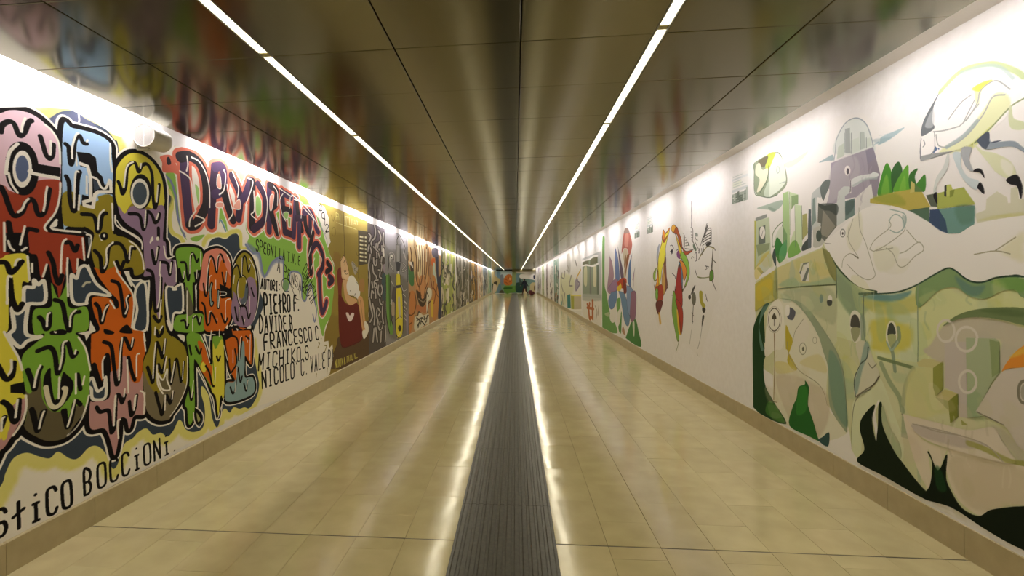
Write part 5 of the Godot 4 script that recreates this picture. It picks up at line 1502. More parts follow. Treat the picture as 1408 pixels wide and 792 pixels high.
func mural_lady() -> void:
	begin_mural("R", 6.350, 9.780, 2.620, 0.300, 0.600, 2.20)
	F("e0dcd6",[-415,-1524,3647,-455,3566,2238,-649,3047],0)
	F("dcd9d4",[1252,389,1499,309,1702,427,1829,577,1865,744,1704,934,1469,1045,1275,1044,1188,713],1,"face")
	F("e3d84a",[963,472,1047,372,1404,300,1301,423,1194,579,1188,713,970,919,910,1057,766,1198,688,1040,758,741],1,"hair_lock")
	S("4a3428",7,[963,472,1047,372,1404,300,1301,423,1194,579,1188,713,970,919,910,1057,766,1198,688,1040,758,741],1,1)
	F("9aa0aa",[853,480,710,549,645,721,697,850,760,694])
	F("8fb04a",[638,880,457,957,423,1055,539,1120,575,975],1,"hair_lock")
	S("4a3428",7,[638,880,457,957,423,1055,539,1120,575,975],1,1)
	F("df9a3a",[722,914,766,1198,561,1281,468,1177,516,1231,671,1094,539,1120,688,1040],1,"hair_lock")
	S("4a3428",7,[722,914,766,1198,561,1281,468,1177,516,1231,671,1094,539,1120,688,1040],1,1)
	F("c9a05a",[1188,713,1202,983,1268,1192,1033,1353,845,1465,955,1273,965,1042],1,"hair_lock")
	S("4a3428",7,[1188,713,1202,983,1268,1192,1033,1353,845,1465,955,1273,965,1042],1,1)
	F("8a5a4a",[1164,682,1225,1043,1267,1222,1258,1207,1124,1299,1170,1133,1102,921])
	S("4a3428",7,[1164,682,1225,1043,1267,1222,1258,1207,1124,1299,1170,1133,1102,921],1,1)
	F("b04a34",[715,1201,951,1172,1036,1301,939,1448,655,1446,566,1231])
	S("4a3428",7,[715,1201,951,1172,1036,1301,939,1448,655,1446,566,1231],1,1)
	F("7fb04a",[728,1336,699,1417,635,1452,574,1421,551,1341,581,1259,646,1224,706,1256])
	S("4a3428",7,[728,1336,699,1417,635,1452,574,1421,551,1341,581,1259,646,1224,706,1256],1,1)
	F("6b3a34",[605,1475,984,1446,887,1582,722,1685,580,1586])
	S("4a3428",7,[605,1475,984,1446,887,1582,722,1685,580,1586],1,1)
	F("cfa85a",[722,1672,818,1666,902,1871,808,1879])
	S("5d3a2a",6,[989,474,758,741,766,1198,605,1475,741,1684])
	S("5d3a2a",6,[1188,713,1243,1192])
	F("d88a3c",[1022,339,1078,261,1204,325,1405,264,1404,300,1178,353,1148,456,1069,465],1,"hair_lock")
	S("4a3428",7,[1022,339,1078,261,1204,325,1405,264,1404,300,1178,353,1148,456,1069,465],1,1)
	F("b25a30",[1022,339,993,398,1095,474,1199,445,1328,366,1097,437,1047,372])
	S("4a3428",7,[1022,339,993,398,1095,474,1199,445,1328,366,1097,437,1047,372],1,1)
	F("d9a13a",[1747,312,1723,345,1664,361,1591,354,1531,326,1509,289,1534,256,1595,240,1669,248,1726,276],1,"hair_flower")
	S("4a3428",7,[1747,312,1723,345,1664,361,1591,354,1531,326,1509,289,1534,256,1595,240,1669,248,1726,276],1,1)
	F("a9582f",[1774,287,1879,388,1981,492,2017,630,1895,540,1792,407,1636,365])
	S("4a3428",7,[1774,287,1879,388,1981,492,2017,630,1895,540,1792,407,1636,365],1,1)
	F("e0c23e",[1704,378,1894,554,1995,655,2094,755,1928,774,1829,577],1,"hair_lock")
	S("4a3428",7,[1704,378,1894,554,1995,655,2094,755,1928,774,1829,577],1,1)
	F("8fbc4f",[1930,720,2056,686,2251,801,2322,946,2279,1076,2117,1208,2132,1184,2027,1231,2035,1250,2203,1049,2090,861],1,"hair_lock")
	S("4a3428",7,[1930,720,2056,686,2251,801,2322,946,2279,1076,2117,1208,2132,1184,2027,1231,2035,1250,2203,1049,2090,861],1,1)
	F("df8f3f",[1906,801,2091,848,2206,970,2081,1102,2005,940],1,"hair_lock")
	S("4a3428",7,[1906,801,2091,848,2206,970,2081,1102,2005,940],1,1)
	F("6fa0c0",[1862,813,2005,940,2019,1129,1989,1301,1936,1210,1959,1048])
	S("4a3428",7,[1862,813,2005,940,2019,1129,1989,1301,1936,1210,1959,1048],1,1)
	F("a23a34",[1744,1046,1861,854,1963,952,1977,1129,1982,1485,1654,1406,1662,1190,1669,1258],1,"hair_lock")
	S("4a3428",7,[1744,1046,1861,854,1963,952,1977,1129,1982,1485,1654,1406,1662,1190,1669,1258],1,1)
	F("7a4a78",[1759,684,1869,648,1928,774,1800,755])
	F("3f4a4a",[1838,881,1904,856,1879,937])
	F("7fa84a",[1582,1264,1730,1403,1757,1663,1821,1918,1743,2021,1562,1751,1490,1560],1,"hair_lock")
	S("4a3428",7,[1582,1264,1730,1403,1757,1663,1821,1918,1743,2021,1562,1751,1490,1560],1,1)
	F("dcae3e",[1725,1523,1865,1726,1895,1910,1787,1850])
	F("a8402f",[1693,1381,1982,1497,2009,1714,1909,1908,1797,1590],1,"hair_lock")
	S("4a3428",7,[1693,1381,1982,1497,2009,1714,1909,1908,1797,1590],1,1)
	S("6d7a4a",8,[1821,1918,1779,2064,1660,2199])
	S("4a3a30",5,[1654,1406,1833,1611,1932,1871])
	S("4a3a30",5,[1499,1339,1580,1300])
	S("33303a",11,[1442,551,1536,550,1604,604,1486,626])
	S("33303a",11,[1438,638,1532,650,1507,685])
	S("33303a",11,[1760,642,1826,632])
	S("33303a",11,[1519,987,1655,1032,1676,1074])
	F("33303a",[1487,619,1570,631,1540,686,1476,654])
	F("b5573c",[2018,609,2177,679,2444,681,2331,714,2155,731],1,"roof")
	S("4a3428",7,[2018,609,2177,679,2444,681,2331,714,2155,731],1,1)
	S("4a4a4a",6,[2435,-96,2418,373])
	S("4a4742",9,[2107,415,2099,621])
	S("4a4742",9,[2067,412,2207,411,2205,457])
	S("4a4742",9,[2185,455,2227,406,2344,366,2473,392,2466,569])
	S("4a4742",9,[2139,637,2481,677])
	S("4a4742",9,[2485,570,2606,678])
	S("4a4742",9,[2262,514,2337,546])
	S("4a4742",9,[2831,547,3026,447,3132,463,3127,641])
	S("4a4742",9,[2897,529,3131,491])
	S("4a4742",9,[2863,562,3115,524])
	S("4a4742",9,[2830,595,3114,559])
	S("4a4742",9,[2861,634,3113,593])
	S("4a4742",9,[2830,583,2997,373])
	S("4a4742",9,[2688,818,2825,728,3019,668,3199,691,3256,729])
	S("4a4742",9,[3184,713,3149,860,3116,962])
	S("4a4742",9,[3150,826,3280,887])
	S("4a4742",9,[2543,951,2645,1052,2846,1065,3068,1054])
	S("4a4742",9,[3127,1089,3213,1169,3269,1224])
	S("4a4742",9,[2532,749,2604,716,2601,827])
	S("4a4742",9,[2727,673,2691,733])
	S("4a4742",9,[2560,463,2664,497])
	S("4a4742",9,[2916,911,3041,926])
	S("4a4742",9,[2456,1202,2325,1336])
	F("44423e",[2094,447,2134,451,2128,610,2088,607])
	F("55524c",[2300,504,2345,527,2327,597,2278,594])
	F("3f3d38",[2957,629,3097,610,3096,650,2988,666])
	F("5f5c58",[2881,528,2997,397,3027,412,2929,532])
	F("8a8f86",[2579,452,2665,472,2664,509,2577,496])
	F("6d7a68",[2484,595,2606,678,2570,701,2482,646])
	F("5f8a3a",[3085,985,3175,975,3187,1078,3066,1101],1,"leaf")
	S("4a3428",7,[3085,985,3175,975,3187,1078,3066,1101],1,1)
	S("7a8050",12,[2645,1052,2846,1065,3083,1054])
	S("8f8552",10,[2722,795,2891,707,3019,668,3228,704])
	S("56503e",10,[3184,713,3146,963])
	F("4a473e",[2488,1180,2550,1168,2454,1266,2391,1290])
	F("6d6a5c",[2567,1349,2549,1402,2505,1437,2452,1439,2409,1408,2395,1355,2413,1301,2458,1266,2512,1265,2553,1297])
	F("4a473e",[2370,1334,2352,1356,2311,1367,2270,1359,2254,1338,2271,1315,2313,1305,2354,1313])
	S("4a473e",10,[2460,1439,2430,1592,2407,1703])
	F("a8a03f",[2695,1250,2809,1247,2816,1360,2913,1427,2830,1462,2719,1385])
	F("3f3a30",[2802,1453,2912,1467,2866,1521,2800,1505])
	F("4a473e",[2798,1566,2865,1562,2823,1647,2765,1713])
	S("6a675c",5,[2776,1712,2702,1886,2609,2023])
	S("8a877c",5,[2372,1793,2288,2000])
	S("7a776c",5,[2578,2070,2617,2149])
	S("7a776c",5,[2723,2112,2834,2136])
	S("5a5650",8,[2126,450,2225,446,2218,629])
	S("5a5650",8,[2165,480,2263,482])
	S("5a5650",8,[2163,520,2281,518])
	S("5a5650",8,[2162,559,2298,559])
	S("5a5650",8,[2160,599,2316,603])
	S("5a5650",8,[2343,392,2358,483,2450,504])
	S("5a5650",8,[2379,421,2453,428])
	S("5a5650",8,[2378,459,2452,472])
	S("5a5650",8,[2338,507,2412,539,2335,610])
	S("5a5650",8,[2560,488,2593,541,2662,558])
	S("5a5650",8,[2762,639,2831,559,2963,476,3117,467])
	S("5a5650",8,[2848,543,3024,511,3131,509])
	S("5a5650",8,[2847,573,3023,540,3130,537])
	S("5a5650",8,[2829,607,2991,578,3129,566])
	S("5a5650",8,[2828,644,2990,610,3128,597])
	S("5a5650",8,[2556,575,2692,684])
	S("5a5650",8,[2692,696,2757,760])
	S("5a5650",8,[2794,678,2824,764])
	S("5a5650",8,[2860,670,2874,730])
	S("5a5650",8,[2948,912,2978,948,2915,958])
	S("5a5650",8,[2403,794,2441,770,2495,785])
	S("5a5650",8,[2547,838,2618,828])
	S("5a5650",8,[2918,1275,2970,1354])
	S("5a5650",8,[2943,1335,2996,1373])
	S("5a5650",8,[2381,1552,2473,1589])
	S("5a5650",8,[2410,1637,2439,1678])
	end_mural("rainbow_hair_mural", "ink drawing of a rainbow haired woman beside a sketched city on bare wall", [292,449,543,236,1582,200,1929,304,2243,523,2446,690,2345,224,2418,-152,2476,-141,2491,242,2682,382,3303,340,3357,741,3383,1311,3200,1408,3023,1741,2675,2136,2337,2065,2029,2000,1681,2231,1507,2063,1007,1759,696,1935,339,1550], 0, 0.0006)

func mural_iris() -> void:
	begin_mural("R", 10.200, 14.780, 2.750, 0.170, 0.500, 2.80)
	F("e0dcd6",[-4013,-2337,5583,-495,5436,2710,-4656,4360],0)
	F("6f9a58",[218,25,547,52,519,435,456,1318,722,1571,975,1857,1098,1995,1343,2171,1824,2273,2038,2525,-241,2576,-34,1904,100,1120,104,645],1,"leaf")
	F("dedad0",[1354,2004,1976,1697,2015,1988,1825,2250,1397,2308,1150,2185])
	F("b0685a",[2741,617,2896,286,3082,116,3297,74,3537,160,3796,411,3788,549,3547,694,3312,537,2971,517],1,"bud")
	F("8f7a70",[3036,168,3127,84,3297,74,3499,130,3534,213])
	F("c98a7a",[3063,448,3162,216,3492,245,3397,489])
	F("c2b59a",[2970,535,3271,535,3386,686,3194,1135,2934,1152,3038,874,2916,701],1,"stem")
	F("8f7050",[3137,656,3257,771,3077,949,2994,872])
	F("8a5a3a",[3303,700,3547,694,3288,954,3109,1134])
	F("a3858f",[1244,604,1244,604,1572,787,1771,1083,1648,1310,1757,1476,1255,1581,866,1469,1160,989],1,"petal")
	S("5a5468",8,[1244,604,1572,787,1771,1083,1648,1310,1757,1476,1255,1581,866,1469,1160,989])
	F("6f80a8",[1972,415,1972,415,2263,632,2440,934,2471,1207,2232,1224,1973,1207],1,"petal")
	S("5a5468",8,[1972,415,2263,632,2440,934,2471,1207,2232,1224,1973,1207])
	F("6a5a68",[2325,438,2325,438,2595,725,2855,981,2932,1189,2660,1188,2492,857],1,"petal")
	S("5a5468",8,[2325,438,2595,725,2855,981,2932,1189,2660,1188,2492,857])
	F("5f7aa0",[3781,688,3781,688,3652,927,3679,1139,3632,1297,3640,1380,3354,1244,3496,888],1,"petal")
	S("5a5468",8,[3781,688,3652,927,3679,1139,3632,1297,3640,1380,3354,1244,3496,888])
	F("a88a98",[4025,988,4025,988,3828,1209,3861,1224,3848,1454,3898,1295],1,"petal")
	S("5a5468",8,[4025,988,3828,1209,3861,1224,3848,1454,3898,1295])
	F("6d86a8",[1385,1554,1385,1554,2052,1403,2150,1646,1729,1913,1230,1964,981,1759],1,"petal")
	S("5a5468",8,[1385,1554,2052,1403,2150,1646,1729,1913,1230,1964,981,1759])
	F("6f8aa3",[2325,1487,2325,1487,2942,1515,3219,1670,3522,1935,3372,2215,3000,2176,2723,1838,2630,1694],1,"petal")
	S("5a5468",8,[2325,1487,2942,1515,3219,1670,3522,1935,3372,2215,3000,2176,2723,1838,2630,1694])
	F("7f93b0",[3238,1345,3238,1345,3683,1379,3844,1531,3564,1972,3301,1869,3223,1609],1,"petal")
	S("5a5468",8,[3238,1345,3683,1379,3844,1531,3564,1972,3301,1869,3223,1609])
	F("8f6a7a",[3678,1477,3678,1477,4012,1450,4123,1616,3980,2057,3686,2110,3520,1975],1,"petal")
	S("5a5468",8,[3678,1477,4012,1450,4123,1616,3980,2057,3686,2110,3520,1975])
	F("9a7a94",[1003,1442,1003,1442,1892,1201,2338,1267,2161,1468,1386,1530],1,"petal")
	S("5a5468",8,[1003,1442,1892,1201,2338,1267,2161,1468,1386,1530])
	F("b54a2c",[2172,1287,2660,1188,3191,1190,3227,1299,3243,1264,2948,1411,2332,1377,2173,1268])
	F("dfc23f",[2165,1401,2495,1332,2550,1288,2700,1372,2592,1459,2270,1488])
	F("7a3a28",[2860,1224,3149,1264,3230,1487,2942,1515])
	F("6f9a52",[2147,1691,2528,1655,2516,1849,2237,2018,2079,1872],1,"leaf")
	F("5f8f4a",[2273,2324,2666,1948,2586,2425,2425,2473],1,"leaf")
	F("dcd8ca",[2123,2070,2514,1892,2554,2084,2273,2324])
	F("4f7f44",[3175,2447,3598,2146,3770,2112,4061,2032,4284,2254,4456,2544,3170,2529],1,"leaf")
	F("c9cdb8",[3769,2132,3937,2098,3923,2366,3840,2375])
	F("b08a6a",[2798,2277,2988,2384,2983,2468,2689,2414])
	F("a9b58a",[396,2163,1093,2068,951,2199])
	end_mural("iris_flower_mural", "tall mural of blue and mauve iris petals with a rust bud and green leaves", [25,150,617,75,1436,478,2017,333,2625,292,3039,30,3616,136,3860,616,3914,845,4098,1000,4199,1443,4503,2492,3040,2612,2731,2582,1783,2546,-155,2580], 0, 0.0006)

func mural_silver() -> void:
	begin_mural("R", 14.820, 19.300, 2.750, 0.170, 0.360, 4.00)
	F("b9bab6",[-652,-111,5558,309,5458,1766,-867,2019],0)
	F("ddd8cc",[-853,1876,4601,1749,4521,2847,-1013,3466],0)
	F("8f9a84",[492,532,3894,523,3805,1668,378,1735],0,"window_pane")
	F("c9c8a4",[838,807,1539,791,1486,1389,786,1363])
	F("d3cfae",[2980,798,3526,812,3482,1370,2933,1376])
	F("7d8078",[2189,777,2494,785,2517,1706,2108,1718],0)
	F("6f7a68",[3705,762,4041,772,3973,1663,3633,1673],0)
	F("6f6f56",[491,549,1998,543,1984,710,475,715],0)
	F("6f6f56",[2312,540,3809,519,3794,710,2296,735],0)
	S("efece6",55,[415,546,1335,532,2209,536,3006,482,3810,505])
	S("efece6",55,[399,713,1320,706,1981,741,2981,784,3877,740])
	B("a3a89a",70,60,[505,1731,4455,1649,4443,1807,483,1965])
	S("b06a3f",90,[1539,2049,1858,2157,2084,1993])
	S("b06a3f",90,[1528,2175,2871,2131])
	S("b06a3f",90,[2738,1875,2690,2465])
	S("b06a3f",90,[1852,2219,2039,2514,2355,2430])
	S("a89a86",30,[3251,2025,3594,2174,3400,2411])
	S("a89a86",30,[3948,1990,3758,2274])
	end_mural("silver_window_mural", "grey mural of tall shimmering window panes with white curtain tops, over an orange monogram", [374,444,4070,396,4624,401,4526,1725,4307,2580,2923,2650,916,2567,182,2452], 0, 0.0006)

func mural_kiosk() -> void:
	begin_mural("R", 19.350, 28.400, 2.750, 0.170, 0.340, 5.00)
	F("ddd9d0",[-4737,-1594,13204,-58,12977,2919,-5860,5025],0)
	B("cfcf9a",60,200,[259,986,6437,1117,6007,1830,589,2622])
	S("8f8c80",70,[1370,852,768,1335,1757,1805])
	S("8f8c80",70,[2865,782,2341,1143,809,1040])
	S("8f8c80",70,[4223,548,5002,819,3771,754])
	S("8f8c80",70,[5736,1033,4928,1443,6048,1472])
	S("8f8c80",70,[1212,2010,1668,2472])
	S("8f8c80",70,[7181,405,7781,648])
	S("8f8c80",70,[2725,1875,2195,2261])
	S("c9a24a",60,[9233,791,8039,1052,7571,1196])
	F("a39aa0",[7088,1271,8028,1161,8287,1482,7520,1678,7052,1612])
	S("8a8290",60,[7720,1233,8581,1373,7524,1640])
	B("b0aa9c",70,100,[3863,14,5471,94,5382,866,4187,848])
	F("3f7f7a",[3841,1933,5268,1850,5384,2481,3895,2541],0,"kiosk_side")
	F("a8a84a",[5452,1886,6692,1888,6629,2470,5565,2532],0)
	F("c2b79a",[6692,1888,9342,1823,9295,2315,6629,2470],0,"kiosk_front")
	S("e3d97a",60,[5452,1886,7025,1859,9345,1789])
	S("e8e4da",50,[4187,2568,6628,2478,9165,2323])
	B("8f9a8a",60,60,[9334,1908,9956,1918,9910,2411,9289,2384])
	F("6f9a92",[617,2423,1172,2302,1116,2717,295,2737],0)
	end_mural("kiosk_mural", "pale sketchy mural of branches and figures with a painted teal and beige kiosk box", [-454,-149,9507,94,9230,2455,8734,2627,5167,2720,-283,2768], 0, 0.0006)

func mural_farr1() -> void:
	begin_mural("R", 28.500, 32.800, 2.750, 0.170, 0.240, 9.00)
	F("8fa596",[-3131,-1567,5640,-882,4997,3769,-4270,4625],0)
	F("8fa596",[-330,-413,-1164,92,-1266,641,-1037,1189,-1177,1736,-872,2273,-1326,2841,-1434,3397,266,3288,-86,2782,281,2237,235,1714,224,1191,147,665,503,147,811,-357],1,"colour_field")
	F("6f8f7c",[211,-386,692,154,232,667,109,1190,65,1717,-276,2254,345,2761,114,3298,799,3254,905,2734,999,2214,1104,1701,1529,1192,1044,681,1081,167,1633,-316],1,"colour_field")
	F("8fa08c",[1264,-334,867,160,719,675,1333,1192,1116,1701,1080,2212,812,2739,266,3288,1885,3185,1805,2691,1648,2194,2181,1685,2209,1193,2066,698,1960,196,2074,-294],1,"colour_field")
	F("7d9a84",[2325,-281,2286,207,2125,699,1584,1192,1438,1696,2147,2178,1827,2690,1550,3206,2340,3156,2727,2647,2898,2154,3086,1671,2890,1193,2942,713,2929,229,3062,-245],1,"colour_field")
	F("a3b0a0",[2716,-262,2812,225,2609,708,2499,1193,2591,1679,2428,2169,2931,2638,2736,3130,3624,3073,3459,2612,3339,2141,3536,1664,3556,1194,3693,726,4009,265,4053,-195],1,"colour_field")
	S("a0603a",80,[206,2168,-112,2705])
	S("b0704a",110,[1682,2014,1214,2757])
	S("8f5a3a",110,[2797,2146,2577,2744])
	strokes(31, ["3f3a34", "e0d8c6", "8a7f6a", "5f5a50", "8fa596", "6f8f7c", "8fa08c", "7d9a84", "a3b0a0"])
	end_mural("green_striped_mural", "teal green mural with rust stalks low on it, left of the kiosk picture", [-636,167,3728,99,3460,2752,-1079,2779], 0, 0.0006)

func mural_farr2() -> void:
	begin_mural("R", 32.900, 36.400, 2.750, 0.170, 0.240, 9.00)
	F("ddd9d4",[-5830,-1702,5264,-929,4486,3969,-7279,4989],0)
	F("ddd9d4",[-1647,-336,-2375,182,-1606,740,-2222,1277,-2999,1835,-2479,2376,-2587,2930,-2652,3485,-725,3372,-588,2842,-1082,2334,-619,1798,-282,1275,-27,760,83,248,-163,-274],1,"colour_field")
	F("e3dfd8",[-1271,-320,-144,242,-1263,744,-819,1275,-1385,1810,-413,2314,-1590,2886,-701,3371,660,3291,1314,2758,906,2275,692,1777,1261,1272,1523,780,1198,279,1307,-214],1,"colour_field")
	F("d6d2ca",[902,-231,1713,292,1145,775,1408,1272,743,1776,1352,2262,1300,2759,826,3282,2575,3180,2022,2727,2646,2223,2262,1753,2878,1270,2734,795,2555,315,3098,-140],1,"colour_field")
	S("3f3a3c",120,[-1389,1579,-969,2041,916,2126])
	S("3f3a3c",120,[1063,1303,-424,1766])
	S("5a4a3f",90,[1853,1794,1363,2114])
	strokes(38, ["3f3a34", "e0d8c6", "8a7f6a", "5f5a50", "ddd9d4", "e3dfd8", "d6d2ca"])
	end_mural("white_branch_mural", "white mural with a black forked branch, between green and grey pictures far right", [-2501,201,2634,187,2193,2764,-3012,2789], 0, 0.0006)

func mural_farr3() -> void:
	begin_mural("R", 36.500, 40.800, 2.750, 0.170, 0.240, 9.00)
	F("9a8f94",[-7013,-1888,5152,-1092,4195,4169,-8759,5219],0)
	F("9a8f94",[-2503,-369,-3392,161,-3250,725,-2426,1284,-3467,1849,-2994,2399,-3812,2989,-3209,3525,-1712,3446,-1576,2900,-1614,2362,-1870,1826,-1847,1283,-1453,745,-1288,212,-1407,-328],1,"colour_field")
	F("7d746c",[-1725,-340,-1614,204,-1220,748,-1847,1283,-1591,1822,-2187,2377,-2190,2924,-2619,3494,-822,3399,-741,2866,-640,2335,-472,1806,-450,1281,-5,761,280,249,-96,-280],1,"colour_field")
	F("6f6a60",[217,-268,-503,231,-989,750,-892,1282,-1164,1816,-719,2338,-1361,2891,-675,3391,490,3330,343,2823,271,2311,856,1787,350,1280,1032,773,698,260,1288,-229],1,"colour_field")
	F("a39a92",[543,-256,130,246,306,765,527,1280,792,1788,707,2299,-293,2849,638,3322,1254,3290,1759,2767,1665,2273,1850,1773,1792,1278,1949,784,2115,294,2065,-200],1,"colour_field")
	strokes(45, ["3f3a34", "e0d8c6", "8a7f6a", "5f5a50", "9a8f94", "7d746c", "6f6a60", "a39a92"])
	end_mural("brown_figure_mural", "dark grey brown mural low on the far right wall, with mauve top", [-2631,198,1680,196,1163,2798,-3191,2737], 0, 0.0006)

func mural_farr4() -> void:
	begin_mural("R", 40.900, 47.500, 2.750, 0.170, 0.240, 9.00)
	F("d3d4b8",[-7415,-2197,8064,-1229,6933,4375,-9639,5671],0)
	F("d3d4b8",[-1859,-453,-1356,145,-2212,723,-2205,1314,-2611,1910,-1812,2485,-2200,3093,-1772,3662,-173,3582,-946,3045,-459,2450,209,1871,-671,1311,-126,745,560,187,-60,-391],1,"colour_field")
	F("b9c48f",[-902,-420,281,181,-1093,735,-737,1311,-426,1880,-224,2444,-206,3017,-606,3604,594,3544,1160,2966,1204,2408,1051,1860,846,1309,1026,756,1977,219,2125,-317],1,"colour_field")
	F("d6d6bc",[1322,-344,1751,214,1100,757,1265,1308,413,1869,48,2437,-37,3011,-304,3589,1688,3490,2216,2926,2629,2371,2474,1840,3029,1304,2357,770,2723,235,3272,-278],1,"colour_field")
	F("a9b88a",[2602,-301,2974,241,2147,767,1737,1307,1755,1850,1326,2404,1160,2966,1531,3498,3162,3416,3247,2887,3576,2347,3304,1829,3915,1303,4083,787,3687,257,4223,-245],1,"colour_field")
	strokes(52, ["3f3a34", "e0d8c6", "8a7f6a", "5f5a50", "d3d4b8", "b9c48f", "d6d6bc", "a9b88a"])
	end_mural("light_green_mural", "small yellow green mural far along the right wall, right of the mauve strip", [-3113,208,3790,215,3231,2730,-2826,2686], 0, 0.0006)

func mural_farr5() -> void:
	begin_mural("R", 47.600, 56.500, 2.750, 0.170, 0.240, 9.00)
	F("c9c2bd",[-7505,-2675,12269,-1466,10900,4575,-10423,6152],0)
	F("c9c2bd",[127,-612,777,32,585,645,-546,1271,-152,1896,-1390,2558,-109,3154,-2181,3881,1843,3698,1635,3094,1073,2501,2377,1866,1641,1269,1931,659,2816,76,2648,-530],1,"colour_field")
	F("8f8490",[2230,-544,2063,59,2654,667,2086,1269,947,1883,1020,2503,-35,3151,797,3745,2636,3662,3241,3039,3895,2436,3056,1858,4360,1267,3504,675,4587,114,4800,-460],1,"colour_field")
	F("cfc9c0",[4384,-473,4183,105,2571,666,3101,1268,3798,1849,2496,2468,2898,3051,1980,3692,5184,3546,4725,2988,4981,2411,4750,1838,4915,1267,5634,697,6187,148,5599,-433],1,"colour_field")
	F("8f8478",[5420,-439,4756,117,5455,696,5293,1266,4004,1847,5178,2406,4432,2998,4620,3572,6405,3490,6056,2943,6328,2380,7092,1810,7186,1265,6918,711,7041,166,6927,-390],1,"colour_field")
	strokes(59, ["3f3a34", "e0d8c6", "8a7f6a", "5f5a50", "c9c2bd", "8f8490", "cfc9c0", "8f8478"])
	end_mural("mauve_strip_mural", "mauve and grey strip of mural nearest the far end of the right wall", [-2817,107,5514,201,5247,2695,-3633,2811], 0, 0.0006)

func mural_brown() -> void:
	begin_mural("L", 7.000, 9.400, 2.720, 0.170, 0.600, 2.00)
	F("99853f",[-200,-231,3806,-1000,3568,3825,-297,2864],0)
	B("b5a055",70,80,[270,1,991,-18,2480,7,2472,197,256,408])
	B("857038",60,100,[3,1649,927,1716,3018,1866,2957,3184,-28,2584])
	B("8f6a3c",50,60,[588,709,911,736,826,940,603,963])
	F("5e4a34",[658,2141,916,1997,2853,1919,3328,2482,2817,2721,549,2498,414,2342])
	S("4f3f28",9,[1056,9,1061,242,1088,590,1069,737])
	S("ded47a",10,[708,77,704,181])
	S("ded47a",10,[762,74,766,182])
	S("ded47a",10,[827,83,839,178])
	S("d8d096",10,[896,88,892,194])
	S("d8d096",10,[1121,77,1127,131])
	S("d8d096",10,[1176,75,1187,210])
	S("d8d096",10,[1259,69,1258,97])
	S("d8d096",10,[1359,66,1362,196])
	S("d8d096",10,[1431,66,1444,178])
	S("d8d096",10,[1489,83,1485,187])
	S("d8d096",10,[1555,85,1560,179])
	S("d8d096",10,[1640,84,1655,169])
	S("d8d096",10,[1717,85,1713,168])
	S("d8d096",10,[1789,84,1796,152])
	S("ded47a",12,[708,77,807,77])
	S("ded47a",12,[706,129,805,130])
	S("d8d096",10,[1121,77,1315,76])
	S("d8d096",10,[1546,143,1668,139])
	S("d8d096",10,[1717,85,1811,86])
	S("e0d890",9,[727,225,1008,234])
	S("e0d890",9,[1088,239,1425,231,1726,239])
	S("7d6a34",8,[685,376,667,418,624,447,572,451,531,430,517,392,534,351,576,322,628,317,670,337],1,1)
	S("7d6a34",8,[491,135,582,225,632,151])
	F("57503f",[1821,239,2435,211,2408,821,1827,868],0,"window")
	F("e6e0b8",[1914,329,1986,326,1985,361,1912,363],0)
	F("e6e0b8",[2023,325,2097,322,2095,356,2021,358],0)
	F("e6e0b8",[2134,320,2210,317,2209,351,2133,353],0)
	F("e6e0b8",[2248,316,2326,312,2325,345,2247,348],0)
	F("e6e0b8",[1911,401,1983,398,1982,433,1909,435],0)
	F("e6e0b8",[2020,397,2094,394,2092,429,2018,430],0)
	F("e6e0b8",[2131,394,2207,391,2206,425,2130,426],0)
	F("e6e0b8",[2245,390,2323,387,2322,420,2244,422],0)
	F("e6e0b8",[1908,472,1980,470,1979,505,1907,506],0)
	F("e6e0b8",[2017,470,2091,467,2089,502,2015,503],0)
	F("e6e0b8",[2128,467,2204,464,2202,498,2127,499],0)
	F("e6e0b8",[2242,464,2320,462,2318,495,2241,496],0)
	F("e6e0b8",[1905,544,1977,542,1976,577,1904,577],0)
	F("e6e0b8",[2014,542,2088,540,2086,575,2012,575],0)
	F("e6e0b8",[2125,540,2201,538,2199,572,2124,572],0)
	F("e6e0b8",[2239,538,2317,536,2315,569,2238,570],0)
	F("e6e0b8",[1902,615,1974,614,1973,649,1901,649],0)
	F("e6e0b8",[2011,614,2085,613,2083,647,2009,647],0)
	F("e6e0b8",[2122,613,2198,612,2196,646,2121,645],0)
	F("e6e0b8",[2236,612,2313,611,2312,644,2234,644],0)
	F("e6e0b8",[1899,686,1971,686,1970,721,1898,720],0)
	F("e6e0b8",[2008,686,2081,686,2080,720,2006,719],0)
	F("e6e0b8",[2119,686,2194,685,2193,719,2117,718],0)
	F("e6e0b8",[2233,686,2310,685,2309,718,2231,718],0)
	F("e6e0b8",[1896,758,1968,758,1967,793,1895,791],0)
	F("e6e0b8",[2005,758,2078,758,2077,793,2003,791],0)
	F("e6e0b8",[2116,759,2191,759,2190,793,2114,791],0)
	F("e6e0b8",[2230,760,2307,760,2306,793,2228,791],0)
	S("6f5f30",9,[1680,622,1771,695,1835,672])
	S("46402f",10,[1824,545,1818,1094])
	F("7a3a2e",[722,1063,776,950,955,937,1001,1133,946,1186,938,1416,1259,1537,1492,1511,1736,1541,1857,1704,2008,2033,1901,2220,1067,2229,860,2131,767,1877,761,1357],1,"armchair")
	F("6a2c24",[759,1409,964,1417,1148,1532,1736,1550,1856,1723,1973,2070,1901,2220,1067,2229,835,2094])
	F("e3d3cc",[1115,1675,1226,1673,1309,1725,1426,1686,1544,1712,1422,1807,1249,1812],1,"heart")
	S("4f2a22",10,[859,2149,1067,2229,1901,2220])
	F("d9b58a",[895,816,989,750,1069,737,1176,805,1255,912,1294,1013,1305,1096,1275,1133,1136,1133,950,1097,914,1000],1,"head")
	S("4a3a2c",8,[895,824,989,754,1069,742,1228,885,1267,967])
	F("e3c49c",[952,1026,1060,980,1224,995,1276,1096,1136,1124])
	S("4a3a2c",8,[1038,846,1093,808,1090,889])
	S("4a3a2c",9,[1002,1106,1136,1133,1289,1133])
